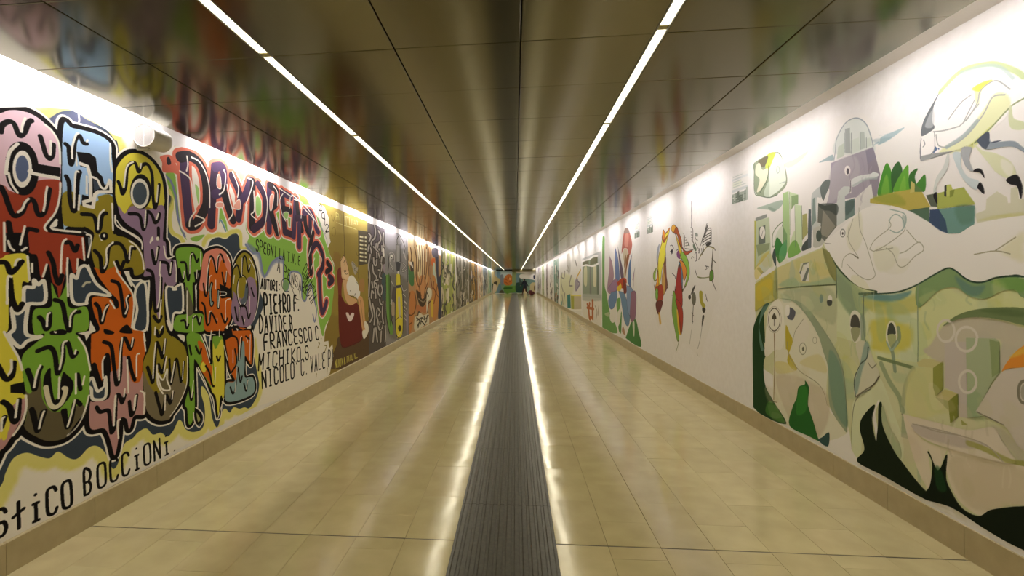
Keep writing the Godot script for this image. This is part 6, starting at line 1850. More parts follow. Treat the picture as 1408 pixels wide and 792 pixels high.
	S("4a3a2c",8,[1059,1007,1167,1033,1251,1013])
	F("4a3a2c",[1169,978,1148,989,1100,994,1052,990,1033,980,1053,970,1101,965,1149,968])
	F("d2a878",[975,1133,1219,1133,1212,1306,1266,1372,1495,1435,1770,1484,1491,1548,1259,1537,1071,1402,999,1186],1,"arm")
	F("e6e2d8",[1219,1133,1335,1059,1510,1057,1690,1133,1812,1231,1841,1320,1906,1311,1835,1467,1678,1442,1497,1397,1266,1372,1159,1242],1,"shirt")
	S("4a4438",8,[1210,1361,1496,1416,1619,1363,1648,1421,1769,1523])
	S("4a4438",7,[1658,1152,1813,1221,1842,1290])
	F("4a4438",[1325,1300,1383,1310,1353,1319])
	F("cf9f6c",[1772,1445,2000,1433,2128,1599,2186,1867,2392,2029,2108,2083,1977,1990,1858,1684],1,"arm")
	F("e3dccb",[2007,2053,2390,2071,2242,2179,2069,2200],1,"foot")
	F("e3dccb",[2150,1885,2359,1964,2389,2091,2145,2006],1,"hand")
	S("4a3a2c",7,[1899,1489,2018,1794,2108,2063])
	F("a89f8c",[1430,833,1520,811,1700,891,1793,918,1632,1037,1486,925],1,"antenna")
	S("4f4a3f",8,[1460,822,1699,901,1575,942,1758,997])
	F("a87f4a",[1881,1133,2149,1113,2140,1326,1873,1320])
	T("c9bf5a",12,"NUOVA",[574,2482,1068,2495,578,2359,1050,2385])
	S("c9bf5a",12,[1143,2384,1139,2483])
	S("c9bf5a",12,[1215,2388,1245,2489])
	S("c9bf5a",12,[1295,2388,1291,2482])
	S("c9bf5a",12,[1375,2396,1406,2493])
	S("c9bf5a",12,[1458,2393,1454,2481])
	S("c9bf5a",12,[1529,2400,1562,2490])
	S("c9bf5a",12,[1602,2399,1599,2481])
	S("c9bf5a",12,[1143,2388,1238,2389])
	S("c9bf5a",12,[1372,2474,1478,2479])
	S("c9bf5a",12,[1587,2481,1698,2486])
	end_mural("armchair_mural", "olive brown mural of a bald man in a red armchair watching a lit window", [-517,31,258,10,495,5,1043,11,2480,18,3357,44,4170,4626,-982,3052], 0, 0.0006)

func mural_curls() -> void:
	begin_mural("L", 9.400, 10.690, 2.720, 0.170, 0.600, 3.20)
	F("5a534c",[-655,-220,3638,-860,3372,3632,-778,2835],0)
	B("6d6270",60,100,[351,23,1282,15,1487,620,331,457])
	F("4a5a5c",[1006,1033,1324,1042,1301,1515,1028,1505])
	S("35302d",62,[507,50,562,166,496,292,297,362,216,464])
	S("a29a92",36,[507,50,562,166,496,292,297,362,216,464])
	S("c2bbb2",10,[507,50,562,166,496,292,297,362,216,464])
	S("35302d",62,[791,122,957,220,909,327,735,407,727,587])
	S("a29a92",36,[791,122,957,220,909,327,735,407,727,587])
	S("c2bbb2",10,[791,122,957,220,909,327,735,407,727,587])
	S("35302d",62,[1184,131,1131,287,1216,421])
	S("a29a92",36,[1184,131,1131,287,1216,421])
	S("c2bbb2",10,[1184,131,1131,287,1216,421])
	S("35302d",62,[105,451,249,569,207,678,128,777])
	S("a29a92",36,[105,451,249,569,207,678,128,777])
	S("c2bbb2",10,[105,451,249,569,207,678,128,777])
	S("35302d",62,[-10,584,104,461])
	S("a29a92",36,[-10,584,104,461])
	S("c2bbb2",10,[-10,584,104,461])
	S("35302d",62,[408,473,605,549,640,681,514,763])
	S("a29a92",36,[408,473,605,549,640,681,514,763])
	S("c2bbb2",10,[408,473,605,549,640,681,514,763])
	S("35302d",62,[816,492,769,585,934,713])
	S("a29a92",36,[816,492,769,585,934,713])
	S("c2bbb2",10,[816,492,769,585,934,713])
	S("35302d",62,[171,637,51,853,115,1062,69,1272,24,1470])
	S("a29a92",36,[171,637,51,853,115,1062,69,1272,24,1470])
	S("c2bbb2",10,[171,637,51,853,115,1062,69,1272,24,1470])
	S("35302d",62,[398,691,432,820,592,826,638,714])
	S("a29a92",36,[398,691,432,820,592,826,638,714])
	S("c2bbb2",10,[398,691,432,820,592,826,638,714])
	S("35302d",62,[314,835,385,984,581,1059,577,1147])
	S("a29a92",36,[314,835,385,984,581,1059,577,1147])
	S("c2bbb2",10,[314,835,385,984,581,1059,577,1147])
	S("35302d",62,[753,923,880,943,832,1057,960,1091])
	S("a29a92",36,[753,923,880,943,832,1057,960,1091])
	S("c2bbb2",10,[753,923,880,943,832,1057,960,1091])
	S("35302d",62,[702,1125,457,1147,413,1234,530,1301,614,1236,535,1191])
	S("a29a92",36,[702,1125,457,1147,413,1234,530,1301,614,1236,535,1191])
	S("c2bbb2",10,[702,1125,457,1147,413,1234,530,1301,614,1236,535,1191])
	S("35302d",62,[209,1476,253,1339,367,1385])
	S("a29a92",36,[209,1476,253,1339,367,1385])
	S("c2bbb2",10,[209,1476,253,1339,367,1385])
	S("35302d",62,[738,1237,690,1371,855,1465])
	S("a29a92",36,[738,1237,690,1371,855,1465])
	S("c2bbb2",10,[738,1237,690,1371,855,1465])
	S("35302d",62,[489,1322,521,1487])
	S("a29a92",36,[489,1322,521,1487])
	S("c2bbb2",10,[489,1322,521,1487])
	S("35302d",62,[953,1239,1036,1333,944,1422])
	S("a29a92",36,[953,1239,1036,1333,944,1422])
	S("c2bbb2",10,[953,1239,1036,1333,944,1422])
	S("35302d",62,[60,1473,164,1647,270,1824,114,1929])
	S("a29a92",36,[60,1473,164,1647,270,1824,114,1929])
	S("c2bbb2",10,[60,1473,164,1647,270,1824,114,1929])
	S("35302d",62,[280,1588,426,1813,378,2004])
	S("a29a92",36,[280,1588,426,1813,378,2004])
	S("c2bbb2",10,[280,1588,426,1813,378,2004])
	S("35302d",62,[634,1694,567,1822,663,1962,739,2126,909,2153,1046,2063,961,1986])
	S("a29a92",36,[634,1694,567,1822,663,1962,739,2126,909,2153,1046,2063,961,1986])
	S("c2bbb2",10,[634,1694,567,1822,663,1962,739,2126,909,2153,1046,2063,961,1986])
	S("35302d",62,[675,1696,840,1784,710,1854])
	S("a29a92",36,[675,1696,840,1784,710,1854])
	S("c2bbb2",10,[675,1696,840,1784,710,1854])
	S("35302d",62,[1069,1579,1017,1738,1010,1887,1091,2043])
	S("a29a92",36,[1069,1579,1017,1738,1010,1887,1091,2043])
	S("c2bbb2",10,[1069,1579,1017,1738,1010,1887,1091,2043])
	S("35302d",62,[810,1523,849,1603,977,1644])
	S("a29a92",36,[810,1523,849,1603,977,1644])
	S("c2bbb2",10,[810,1523,849,1603,977,1644])
	S("35302d",62,[375,2080,286,2329])
	S("a29a92",36,[375,2080,286,2329])
	S("c2bbb2",10,[375,2080,286,2329])
	S("35302d",62,[494,2080,603,2367])
	S("a29a92",36,[494,2080,603,2367])
	S("c2bbb2",10,[494,2080,603,2367])
	S("35302d",62,[907,2187,854,2398])
	S("a29a92",36,[907,2187,854,2398])
	S("c2bbb2",10,[907,2187,854,2398])
	S("35302d",62,[1225,2102,1263,2270,1209,2440])
	S("a29a92",36,[1225,2102,1263,2270,1209,2440])
	S("c2bbb2",10,[1225,2102,1263,2270,1209,2440])
	S("35302d",62,[-93,1674,9,1816])
	S("a29a92",36,[-93,1674,9,1816])
	S("c2bbb2",10,[-93,1674,9,1816])
	S("35302d",62,[890,738,1016,825,967,941])
	S("a29a92",36,[890,738,1016,825,967,941])
	S("c2bbb2",10,[890,738,1016,825,967,941])
	S("35302d",62,[-63,959,-32,1084])
	S("a29a92",36,[-63,959,-32,1084])
	S("c2bbb2",10,[-63,959,-32,1084])
	S("35302d",62,[612,394,566,507,729,542])
	S("a29a92",36,[612,394,566,507,729,542])
	S("c2bbb2",10,[612,394,566,507,729,542])
	S("35302d",62,[1297,652,1209,562])
	S("a29a92",36,[1297,652,1209,562])
	S("c2bbb2",10,[1297,652,1209,562])
	S("35302d",62,[261,1168,314,1276])
	S("a29a92",36,[261,1168,314,1276])
	S("c2bbb2",10,[261,1168,314,1276])
	S("35302d",62,[-138,1064,-178,1187])
	S("a29a92",36,[-138,1064,-178,1187])
	S("c2bbb2",10,[-138,1064,-178,1187])
	S("35302d",62,[-191,1495,-90,1592])
	S("a29a92",36,[-191,1495,-90,1592])
	S("c2bbb2",10,[-191,1495,-90,1592])
	S("35302d",62,[831,1976,785,2040])
	S("a29a92",36,[831,1976,785,2040])
	S("c2bbb2",10,[831,1976,785,2040])
	S("35302d",62,[-130,868,-238,963,-180,1227,-115,1362])
	S("a29a92",36,[-130,868,-238,963,-180,1227,-115,1362])
	S("c2bbb2",10,[-130,868,-238,963,-180,1227,-115,1362])
	S("35302d",62,[1025,641,976,746])
	S("a29a92",36,[1025,641,976,746])
	S("c2bbb2",10,[1025,641,976,746])
	S("35302d",62,[1036,410,1031,525])
	S("a29a92",36,[1036,410,1031,525])
	S("c2bbb2",10,[1036,410,1031,525])
	S("35302d",62,[96,241,224,283,108,387])
	S("a29a92",36,[96,241,224,283,108,387])
	S("c2bbb2",10,[96,241,224,283,108,387])
	F("e3dcd0",[1078,476,1214,456,1230,608,1115,625],1,"tooth")
	F("e6dfd2",[1278,558,1492,523,1531,714,1420,1017,1326,1006],1,"tooth")
	F("9a8a94",[1106,823,1290,794,1281,971,1145,938])
	end_mural("grey_curls_mural", "dark grey mural full of pale curling tentacle lines beside the armchair picture", [-565,46,350,34,753,24,1235,32,2402,32,3286,5089,-1554,3610], 0, 0.0006)

func mural_robot() -> void:
	begin_mural("L", 10.690, 13.060, 2.720, 0.170, 0.500, 3.60)
	F("8d8a88",[-1510,-285,7322,-1603,6824,4542,-1645,2916],0)
	B("b3aeb4",70,80,[-55,20,1112,19,2701,20,2201,273,303,445])
	B("6d675c",60,120,[176,1053,2282,1181,2232,2023,2198,2588,114,2297])
	F("6f9a4a",[11,1042,178,1017,372,1039,372,1528,378,1897,569,2134,610,2337,307,2305,127,2023,52,1637,69,1291],1,"tendril")
	F("4f6a38",[273,1040,372,1039,397,1529,471,2051,366,2140,285,1770])
	F("d8c93f",[1003,1009,1404,1005,1450,1258,990,1253],1,"robot_body")
	F("d8c93f",[1014,1331,1506,1326,1613,1572,1652,1983,1565,2436,1205,2504,982,2440,892,2060,941,1653],1,"robot_leg")
	F("b9b0a0",[1170,1559,1373,1566,1408,2007,1233,1994])
	F("3f3526",[1481,2300,1445,2340,1354,2358,1246,2347,1162,2312,1132,2267,1166,2228,1254,2210,1362,2220,1449,2254])
	S("e6e0cc",10,[1037,2446,1446,2397])
	F("4a4a4c",[965,701,1452,683,1413,845,1291,940,1064,917,1015,789])
	F("d6d2ca",[1314,946,1285,973,1219,984,1155,974,1129,949,1158,922,1223,911,1287,920])
	F("4a464a",[935,1253,1450,1245,1567,1313,1042,1319],0)
	F("a9a6a2",[1069,295,1386,273,1363,686,1422,684,992,700,1048,698])
	S("5a5656",9,[1041,297,1326,290])
	S("c9c5c0",20,[1155,276,1219,140,1397,73,1693,170,1937,304,1801,464])
	S("6a6666",9,[1603,678,1559,369,1692,184])
	S("6a6666",8,[2178,657,2144,108,1951,67])
	S("3f3b3a",34,[1663,703,2040,760,1653,880])
	S("cdc8c2",16,[1663,703,2040,760,1653,880])
	S("3f3b3a",34,[1590,908,1838,918,2100,857])
	S("cdc8c2",16,[1590,908,1838,918,2100,857])
	S("3f3b3a",34,[1735,1620,2050,1702])
	S("cdc8c2",16,[1735,1620,2050,1702])
	S("3f3b3a",34,[1665,1753,2041,1856])
	S("cdc8c2",16,[1665,1753,2041,1856])
	S("3f3b3a",34,[1721,1851,1972,1922])
	S("cdc8c2",16,[1721,1851,1972,1922])
	S("3f3b3a",34,[484,804,737,923])
	S("cdc8c2",16,[484,804,737,923])
	S("3f3b3a",34,[438,719,495,594,752,645])
	S("cdc8c2",16,[438,719,495,594,752,645])
	S("3f3b3a",34,[1570,1260,1747,1398,2136,1378])
	S("cdc8c2",16,[1570,1260,1747,1398,2136,1378])
	S("3f3b3a",34,[1620,1450,1994,1543])
	S("cdc8c2",16,[1620,1450,1994,1543])
	F("e6e2da",[717,596,672,634,569,653,468,642,429,609,472,572,574,553,676,563])
	F("2f2b2a",[648,618,632,633,595,640,559,636,545,623,560,608,597,600,633,605])
	F("5a5452",[663,1325,987,1305,865,1545,685,1918,420,2047,491,1658])
	F("b9b4ac",[390,1653,496,1559,597,1588,515,1684])
	F("8f8498",[2034,1981,2235,1966,2201,2531,2068,2517])
	F("a8967f",[543,1648,805,1660,791,1925,529,1907])
	S("38322e",16,[1003,1009,962,1253])
	S("38322e",16,[1434,1004,1479,1259])
	S("38322e",16,[986,1331,892,1546,844,1929,930,2370,1204,2517])
	S("38322e",16,[1565,1340,1706,1575,1714,1988,1626,2443])
	S("38322e",16,[892,2060,1232,2007])
	S("38322e",16,[1350,1989,1526,2042])
	S("38322e",16,[1041,297,1020,699])
	S("38322e",16,[1445,269,1452,683])
	S("38322e",16,[33,1054,11,1515,-1,1753,125,2059,307,2305])
	S("38322e",16,[421,1051,447,1530,428,1900,621,2138])
	S("38322e",16,[1155,276,1161,158,1398,59,1755,165,2001,314,1863,475])
	S("38322e",16,[2324,466,2282,1181])
	S("38322e",16,[249,557,338,723,230,932])
	S("bdb7b0",16,[397,537,654,499,862,577,828,705])
	S("bdb7b0",16,[392,635,436,756,689,836])
	S("bdb7b0",16,[1862,489,2050,592])
	S("bdb7b0",16,[517,1149,720,1251])
	S("bdb7b0",16,[1827,1665,2114,1747])
	S("bdb7b0",16,[1851,1790,2073,1872])
	S("bdb7b0",16,[1779,1937,2030,2051])
	S("bdb7b0",16,[1772,2060,2024,2149])
	S("bdb7b0",16,[1928,458,2114,617])
	end_mural("yellow_robot_mural", "grey mural with green tendrils and a thin yellow robot figure, right of the grey curls", [-783,39,-32,30,1112,19,2774,14,4308,22,6664,6516,-1689,3963], 0, 0.0006)

func mural_tan() -> void:
	begin_mural("L", 13.060, 18.960, 2.720, 0.170, 0.360, 5.00)
	F("b48d62",[-1615,-623,15858,-3231,14608,6490,-1822,3337],0)
	B("e0cfa8",90,200,[481,-60,3639,-39,3368,663,655,738])
	F("dfc08c",[-89,616,-38,342,246,238,610,259,749,463,659,678,217,721],1,"face")
	F("4f7a48",[-139,903,5,756,350,894,728,797,738,1232,290,1272,-113,1033],1,"collar")
	F("4a4038",[287,749,663,618,724,858,350,894])
	F("e3d8c8",[150,665,438,641,651,799,467,773])
	F("cfae78",[765,204,1163,131,1299,563,1025,1022,804,795],1,"hair")
	F("dcc79a",[1327,135,2210,59,2271,525,1960,1015,1352,1020],1,"hair")
	F("c79a68",[2397,80,3199,62,3050,672,2621,1010,2247,862],1,"hair")
	F("a87f58",[3198,80,3628,108,3943,424,3560,1003,3130,1007],1,"hair")
	S("8f6a40",30,[999,204,1216,566,1107,1006])
	S("8f6a40",30,[1408,162,1562,392,1372,718])
	S("8f6a40",30,[1840,150,1727,514,1971,867])
	S("8f6a40",30,[2296,171,2085,533,2254,761])
	S("8f6a40",30,[2678,216,2960,499,2632,855])
	S("8f6a40",30,[2972,323,3149,740])
	S("8f6a40",30,[3621,199,3368,663])
	S("efe2c2",30,[837,275,1545,650])
	S("efe2c2",30,[1664,161,2005,370])
	S("efe2c2",30,[2486,176,2375,386])
	F("c07f48",[-50,1677,281,1426,838,1484,935,1810,687,2047,442,2365,2,2541,-116,1930],1,"arm")
	S("6f4a2c",30,[-70,2019,350,2069,805,2009])
	S("6f4a2c",30,[69,2288,338,2267])
	F("c48a58",[867,1026,3182,1010,3002,1328,2399,1397,2236,1696,1694,1652,1077,1467],1,"face")
	F("4a3a2a",[1020,1419,1574,1503,1960,1686,2383,1625,3004,1301,2822,1691,2079,1939,1426,1809],1,"mouth")
	S("8f7f60",30,[1372,1664,2090,1790,2670,1712])
	F("b8764a",[1042,2001,935,1810,2079,1939,2961,1880,3107,2020,2346,2156,1932,2079,1534,2103])
	F("cfc8b0",[795,2168,1154,2148,1411,2023,2062,2187,2938,2195,3087,2284,3070,2521,2321,2508,771,2531],1,"rubble")
	S("55503f",30,[1030,2186,1519,2318,1136,2427])
	S("55503f",30,[1787,2241,1642,2424])
	S("55503f",30,[2199,2221,2470,2445])
	S("55503f",30,[2782,2237,2618,2431])
	S("55503f",30,[1389,2355,1255,2485])
	F("d4d0ba",[2841,1430,3637,1445,3619,1691,3123,1808,2944,2116,2642,2098])
	F("c9692f",[3600,474,3946,386,4540,399,4041,644,3592,584])
	F("b8c4ae",[4047,569,4465,575,4506,824,4919,1174,4519,1433,4005,1116])
	F("c0854a",[3841,1005,4370,1001,4906,1322,5364,1780,4818,2406,3901,2453,3437,1902,3970,1563],1,"figure")
	S("7a3f28",30,[3985,1368,4507,1577,4117,1934])
	S("7a3f28",30,[3501,1062,3808,1421])
	F("d3b544",[3523,1852,3948,1842,3909,2342,3490,2285])
	F("40404f",[3969,87,5209,33,5262,991,5956,990,5827,2477,5006,2478,5263,1776,4914,1233,4540,399,4305,295],1,"blue_edge")
	F("5a5560",[3854,94,5209,33,5189,273,4065,344])
	F("e2d2cc",[5341,45,6186,17,6245,182,5327,217])
	F("d8b684",[767,173,1165,99,1382,560,1106,1021,1266,1377,977,1164,722,888],1,"hair")
	F("e2cda0",[1328,120,2305,36,2366,522,2237,1013,2391,1524,1907,1462,1597,1166,1278,878],1,"hair")
	F("cfa26e",[2398,63,3306,55,3155,669,2922,1008,2852,1274,2561,1168,2339,894],1,"hair")
	F("c98f5c",[1606,1021,2426,1015,2405,1320,2312,1623,1959,1698,1699,1579,1587,1310],1,"nose")
	S("6a4a30",26,[880,212,1135,569,1026,1007,1214,1235])
	S("6a4a30",26,[1162,147,1475,428,1361,877])
	S("6a4a30",26,[1538,121,1725,546,1608,1002])
	S("6a4a30",26,[1933,94,2041,501,1960,1015,1721,1263])
	S("6a4a30",26,[2302,86,2414,520,2335,962])
	S("6a4a30",26,[2737,92,2855,538,2621,1010,2416,1168])
	S("6a4a30",26,[3195,116,3213,596,3025,1007])
	S("6a4a30",26,[1605,1045,1556,1382,1764,1605])
	S("6a4a30",26,[2425,1041,2443,1397,2239,1646])
	S("6a4a30",26,[1096,1165,1457,1333])
	S("6a4a30",26,[3013,1169,2544,1399])
	S("6a4a30",26,[838,1484,996,1789,687,2047])
	S("6a4a30",26,[4906,1322,4694,1582,5263,1776])
	S("6a4a30",26,[172,1468,-54,1741])
	S("6a4a30",26,[3123,1808,2788,2159])
	S("6a4a30",26,[4177,1172,4070,1397,4697,1553])
	S("6a4a30",26,[316,263,448,477,366,628])
	S("6a4a30",26,[-42,400,14,612])
	S("f0e4c4",26,[1324,183,1554,521])
	S("f0e4c4",26,[2206,109,2224,527])
	S("f0e4c4",26,[2782,159,2754,541])
	S("3a3228",28,[914,2131,1217,2129,1347,2043,1600,2083])
	S("3a3228",28,[1024,2278,1787,2241,2333,2332,3012,2252])
	S("3a3228",28,[1136,2427,1649,2328,2321,2508])
	S("3a3228",28,[2833,1535,3056,1646])
	S("3a3228",28,[2961,1880,3443,1821])
	end_mural("tan_faces_mural", "tan and orange mural of melting faces with flowing pale hair, with a dark blue edge", [-1201,6,-18,-3,441,-5,1585,54,3635,16,5210,13,8482,4,14215,9548,-2522,4433], 0, 0.0006)

func mural_farl1() -> void:
	begin_mural("L", 18.980, 23.600, 2.750, 0.170, 0.240, 9.00)
	F("5a5a48",[-642,-510,5979,-1103,5352,4481,-985,3625],0)
	F("5a5a48",[26,-22,-50,445,142,901,-285,1362,35,1826,-386,2265,-189,2732,-342,3174,339,3247,487,2788,298,2305,542,1844,632,1372,628,894,632,419,514,-51],1,"colour_field")
	F("a3a46a",[868,-73,377,429,342,898,454,1370,338,1837,290,2305,275,2770,495,3263,840,3300,1154,2843,1165,2356,1216,1867,1021,1376,1322,885,1059,403,1198,-93],1,"colour_field")
	F("c2b89a",[1459,-109,1070,403,969,890,752,1373,770,1852,817,2336,881,2821,827,3299,1371,3357,1558,2876,1763,2391,1658,1883,1620,1383,1900,877,1645,382,2020,-143],1,"colour_field")
	F("8f9a58",[1578,-116,1861,374,1925,877,1385,1380,1716,1885,1711,2388,1406,2864,1169,3335,2049,3429,2298,2938,2463,2432,2381,1908,2291,1390,2482,870,2536,349,2394,-166],1,"colour_field")
	F("b3a98c",[2692,-185,2480,351,2066,875,2128,1388,2400,1908,2065,2409,2031,2915,1998,3423,2760,3505,3072,3001,2743,2449,2948,1927,2848,1396,3185,860,3049,330,3047,-206],1,"colour_field")
	F("b5b860",[3234,-218,2833,338,2806,866,2993,1398,2638,1917,2928,2460,2852,2983,2436,3470,3531,3587,3686,3052,3534,2495,3918,1961,3781,1406,3727,853,3744,304,3766,-250],1,"colour_field")
	F("8a9058",[3758,-250,3736,304,3572,855,3849,1407,3558,1949,3914,2518,3529,3039,3492,3583,4513,3692,4632,3130,4597,2558,4517,1982,4416,1413,4619,842,4503,276,4558,-299],1,"colour_field")
	F("a3a860",[842,1359,5656,1686,5972,3390,673,3234])
	S("d6ccb4",110,[1236,673,1872,1322])
	F("5a4a34",[3364,1840,4438,1926,4415,2138,3341,2068])
	S("cfd0a8",70,[2890,2521,2617,3289])
	S("d9cf5a",200,[5335,135,5335,1018])
	strokes(94, ["3f3a34", "e0d8c6", "8a7f6a", "5f5a50", "5a5a48", "a3a46a", "c2b89a", "8f9a58", "b3a98c", "b5b860", "8a9058"])
	end_mural("green_faces_mural", "yellow green mural with pale upright figures beyond the dark blue edge", [-272,70,4869,47,5835,87,5966,3446,356,3223], 0, 0.0006)

func mural_farl2() -> void:
	begin_mural("L", 23.650, 30.200, 2.750, 0.170, 0.240, 9.00)
	F("5f5a48",[-989,-701,8888,-1502,7940,5008,-1456,3872],0)
	F("5f5a48",[221,-113,188,389,319,885,-34,1385,-90,1879,-451,2355,-375,2845,16,3370,333,3399,580,2913,803,2419,904,1909,798,1393,881,879,635,375,1142,-161],1,"colour_field")
	F("8f8a7c",[1081,-158,546,378,473,883,524,1390,714,1903,850,2422,179,2884,439,3409,1591,3515,1129,2952,1726,2466,1684,1933,1792,1402,1592,871,1666,342,1985,-206],1,"colour_field")
	F("6a6554",[1389,-174,1834,337,1595,871,1511,1399,1481,1927,1068,2433,1378,2970,1195,3479,2408,3591,1994,3014,2247,2493,2393,1954,2615,1410,2688,858,2296,322,2660,-241],1,"colour_field")
	F("a39a8c",[2653,-241,2444,317,2433,861,2785,1412,1896,1939,2363,2499,1756,2997,2104,3563,3222,3666,3032,3089,3314,2547,3315,1982,3677,1420,3313,851,3725,277,3394,-280],1,"colour_field")
	F("5a5544",[3648,-293,3597,281,3585,848,3207,1416,3108,1976,2703,2516,3032,3089,2626,3611,4327,3768,3831,3146,3954,2580,4103,2006,4036,1424,4565,837,4352,257,4667,-347],1,"colour_field")
	F("938b7a",[4154,-320,4838,241,4783,835,4196,1425,3813,1997,3796,2572,4377,3185,4024,3740,5084,3838,4855,3219,5416,2655,5208,2039,5256,1435,5556,826,5350,225,6032,-419],1,"colour_field")
	F("6f6a55",[5099,-370,5482,221,4846,834,4790,1431,5448,2047,4834,2625,5284,3250,4812,3813,6637,3981,5939,3297,6797,2725,6736,2086,6732,1449,6878,811,6416,191,6568,-447],1,"colour_field")
	F("c4bc58",[4631,2468,7938,2548,8269,3140,5909,3263,4574,2913])
	S("b9b09c",120,[4187,3393,4574,2913])
	S("b9b09c",120,[8649,3456,7898,2832])
	S("b0a898",150,[6644,572,7288,1470])
	strokes(101, ["3f3a34", "e0d8c6", "8a7f6a", "5f5a50", "5f5a48", "8f8a7c", "6a6554", "a39a8c", "5a5544", "938b7a", "6f6a55"])
	end_mural("grey_figures_mural", "dim grey mural of tall figures with a pale yellow fish shape low down", [1415,133,10036,165,9482,3814,1296,3446], 0, 0.0006)

func mural_farl3() -> void:
	begin_mural("L", 30.300, 37.600, 2.750, 0.170, 0.240, 9.00)
	F("75694e",[-1587,-945,11308,-1879,9880,5816,-2279,4416],0)
	F("75694e",[516,-213,-326,387,-89,953,125,1524,17,2097,-199,2656,-73,3234,-51,3804,1038,3899,797,3294,809,2705,882,2123,1450,1540,1254,945,1581,339,1305,-248],1,"colour_field")
	F("5f5540",[755,-224,975,354,507,950,455,1528,666,2117,744,2702,395,3266,261,3831,1535,3942,2331,3398,2081,2768,2519,2173,2572,1553,2033,939,2118,325,2839,-315],1,"colour_field")
	F("8a6f40",[1817,-270,1890,331,2423,937,1608,1542,1797,2151,2333,2781,2084,3381,2174,3997,3449,4108,3540,3480,3301,2828,3001,2188,3406,1563,3244,931,3775,283,4051,-369],1,"colour_field")
	F("b08a4a",[3361,-338,2809,308,2920,933,2918,1557,2710,2179,2439,2786,2996,3443,3437,4107,3953,4152,4663,3557,4877,2906,4606,2238,5135,1584,4975,920,4697,260,4674,-396],1,"colour_field")
	F("6f5a3a",[5020,-412,4301,270,5014,919,4615,1577,5125,2253,4390,2882,3986,3511,4814,4226,6072,4335,5322,3602,5996,2961,6357,2291,6438,1599,6169,912,6634,210,6293,-468],1,"colour_field")
	F("8a6238",[6279,-467,6076,225,6059,912,5832,1592,5647,2269,5319,2928,5435,3609,5956,4325,6735,4393,7485,3749,6927,3007,7514,2327,7779,1615,7343,904,8241,169,7519,-522],1,"colour_field")
	F("4a4430",[3946,2664,15489,3065,15255,4186,3779,3736])
	strokes(108, ["3f3a34", "e0d8c6", "8a7f6a", "5f5a50", "75694e", "5f5540", "8a6f40", "b08a4a", "6f5a3a", "8a6238"])
	end_mural("brown_crowd_mural", "dark brown and ochre mural beyond the grey figures on the left wall", [3567,198,16095,160,16095,4346,3015,3814], 0, 0.0006)

func mural_farl4() -> void:
	begin_mural("L", 37.700, 43.600, 2.750, 0.170, 0.240, 9.00)
	F("cdb894",[-2113,-1239,11220,-2130,9404,6209,-3087,4877],0)
	F("cdb894",[358,-314,527,320,80,962,442,1600,181,2237,95,2867,359,3517,309,4151,1641,4255,1093,3562,1254,2920,1197,2265,2051,1618,2254,951,2021,287,1912,-374],1,"colour_field")
	F("d6a88c",[1390,-354,2201,283,1199,957,853,1604,1064,2262,1484,2930,1471,3585,1323,4230,2958,4358,2598,3655,3340,3013,2550,2304,3431,1634,3454,945,3146,263,3935,-451],1,"colour_field")
	F("dccbb0",[3845,-448,3635,252,3621,944,2523,1624,2143,2292,3288,3011,1896,3612,2252,4303,4074,4445,4453,3769,3968,3041,4789,2367,4647,1648,4961,937,4930,224,4581,-476],1,"colour_field")
	F("c4b49a",[5277,-503,4055,243,4514,940,4508,1646,4373,2355,4185,3051,3954,3738,4183,4454,5735,4575,5364,3825,5757,3122,6068,2403,6496,1669,7003,927,6518,189,7265,-579],1,"colour_field")
	strokes(115, ["3f3a34", "e0d8c6", "8a7f6a", "5f5a50", "cdb894", "d6a88c", "dccbb0", "c4b49a"])
	end_mural("peach_mural", "pale peach mural with vertical marks near the far end of the left wall", [9584,162,23699,144,22987,4912,9232,4361], 0, 0.0006)

func mural_farl5() -> void:
	begin_mural("L", 43.700, 51.000, 2.750, 0.170, 0.240, 9.00)
	F("8f9ca3",[-2872,-1414,13885,-2462,11528,6759,-4076,5184],0)
	F("8f9ca3",[97,-346,24,325,672,992,195,1666,-283,2331,-101,3003,93,3682,-966,4276,1207,4433,1138,3742,1583,3074,1940,2391,2216,1689,2538,985,2921,271,3049,-447],1,"colour_field")
	F("5f6470",[1807,-405,2854,272,2428,986,2227,1689,1376,2376,761,3040,1159,3743,1103,4426,2883,4555,2664,3829,3806,3168,2974,2419,3343,1702,4079,980,4142,247,4552,-499],1,"colour_field")
	F("7a7f88",[3586,-466,3215,265,4032,980,3115,1699,3463,2432,2880,3129,2018,3792,2307,4513,4712,4687,4368,3927,5087,3222,5165,2478,5632,1728,5487,974,5882,215,5848,-543],1,"colour_field")
	F("a3a89c",[5634,-535,5945,213,4845,977,4407,1714,4187,2451,4384,3192,3977,3904,4459,4669,7126,4862,6694,4060,7485,3323,7803,2548,6882,1743,7502,967,7439,185,8226,-624],1,"colour_field")
	strokes(122, ["3f3a34", "e0d8c6", "8a7f6a", "5f5a50", "8f9ca3", "5f6470", "7a7f88", "a3a89c"])
	end_mural("blue_grey_mural", "blue grey mural near the far end of the left wall", [18628,142,37954,141,37019,5601,17918,4900], 0, 0.0006)

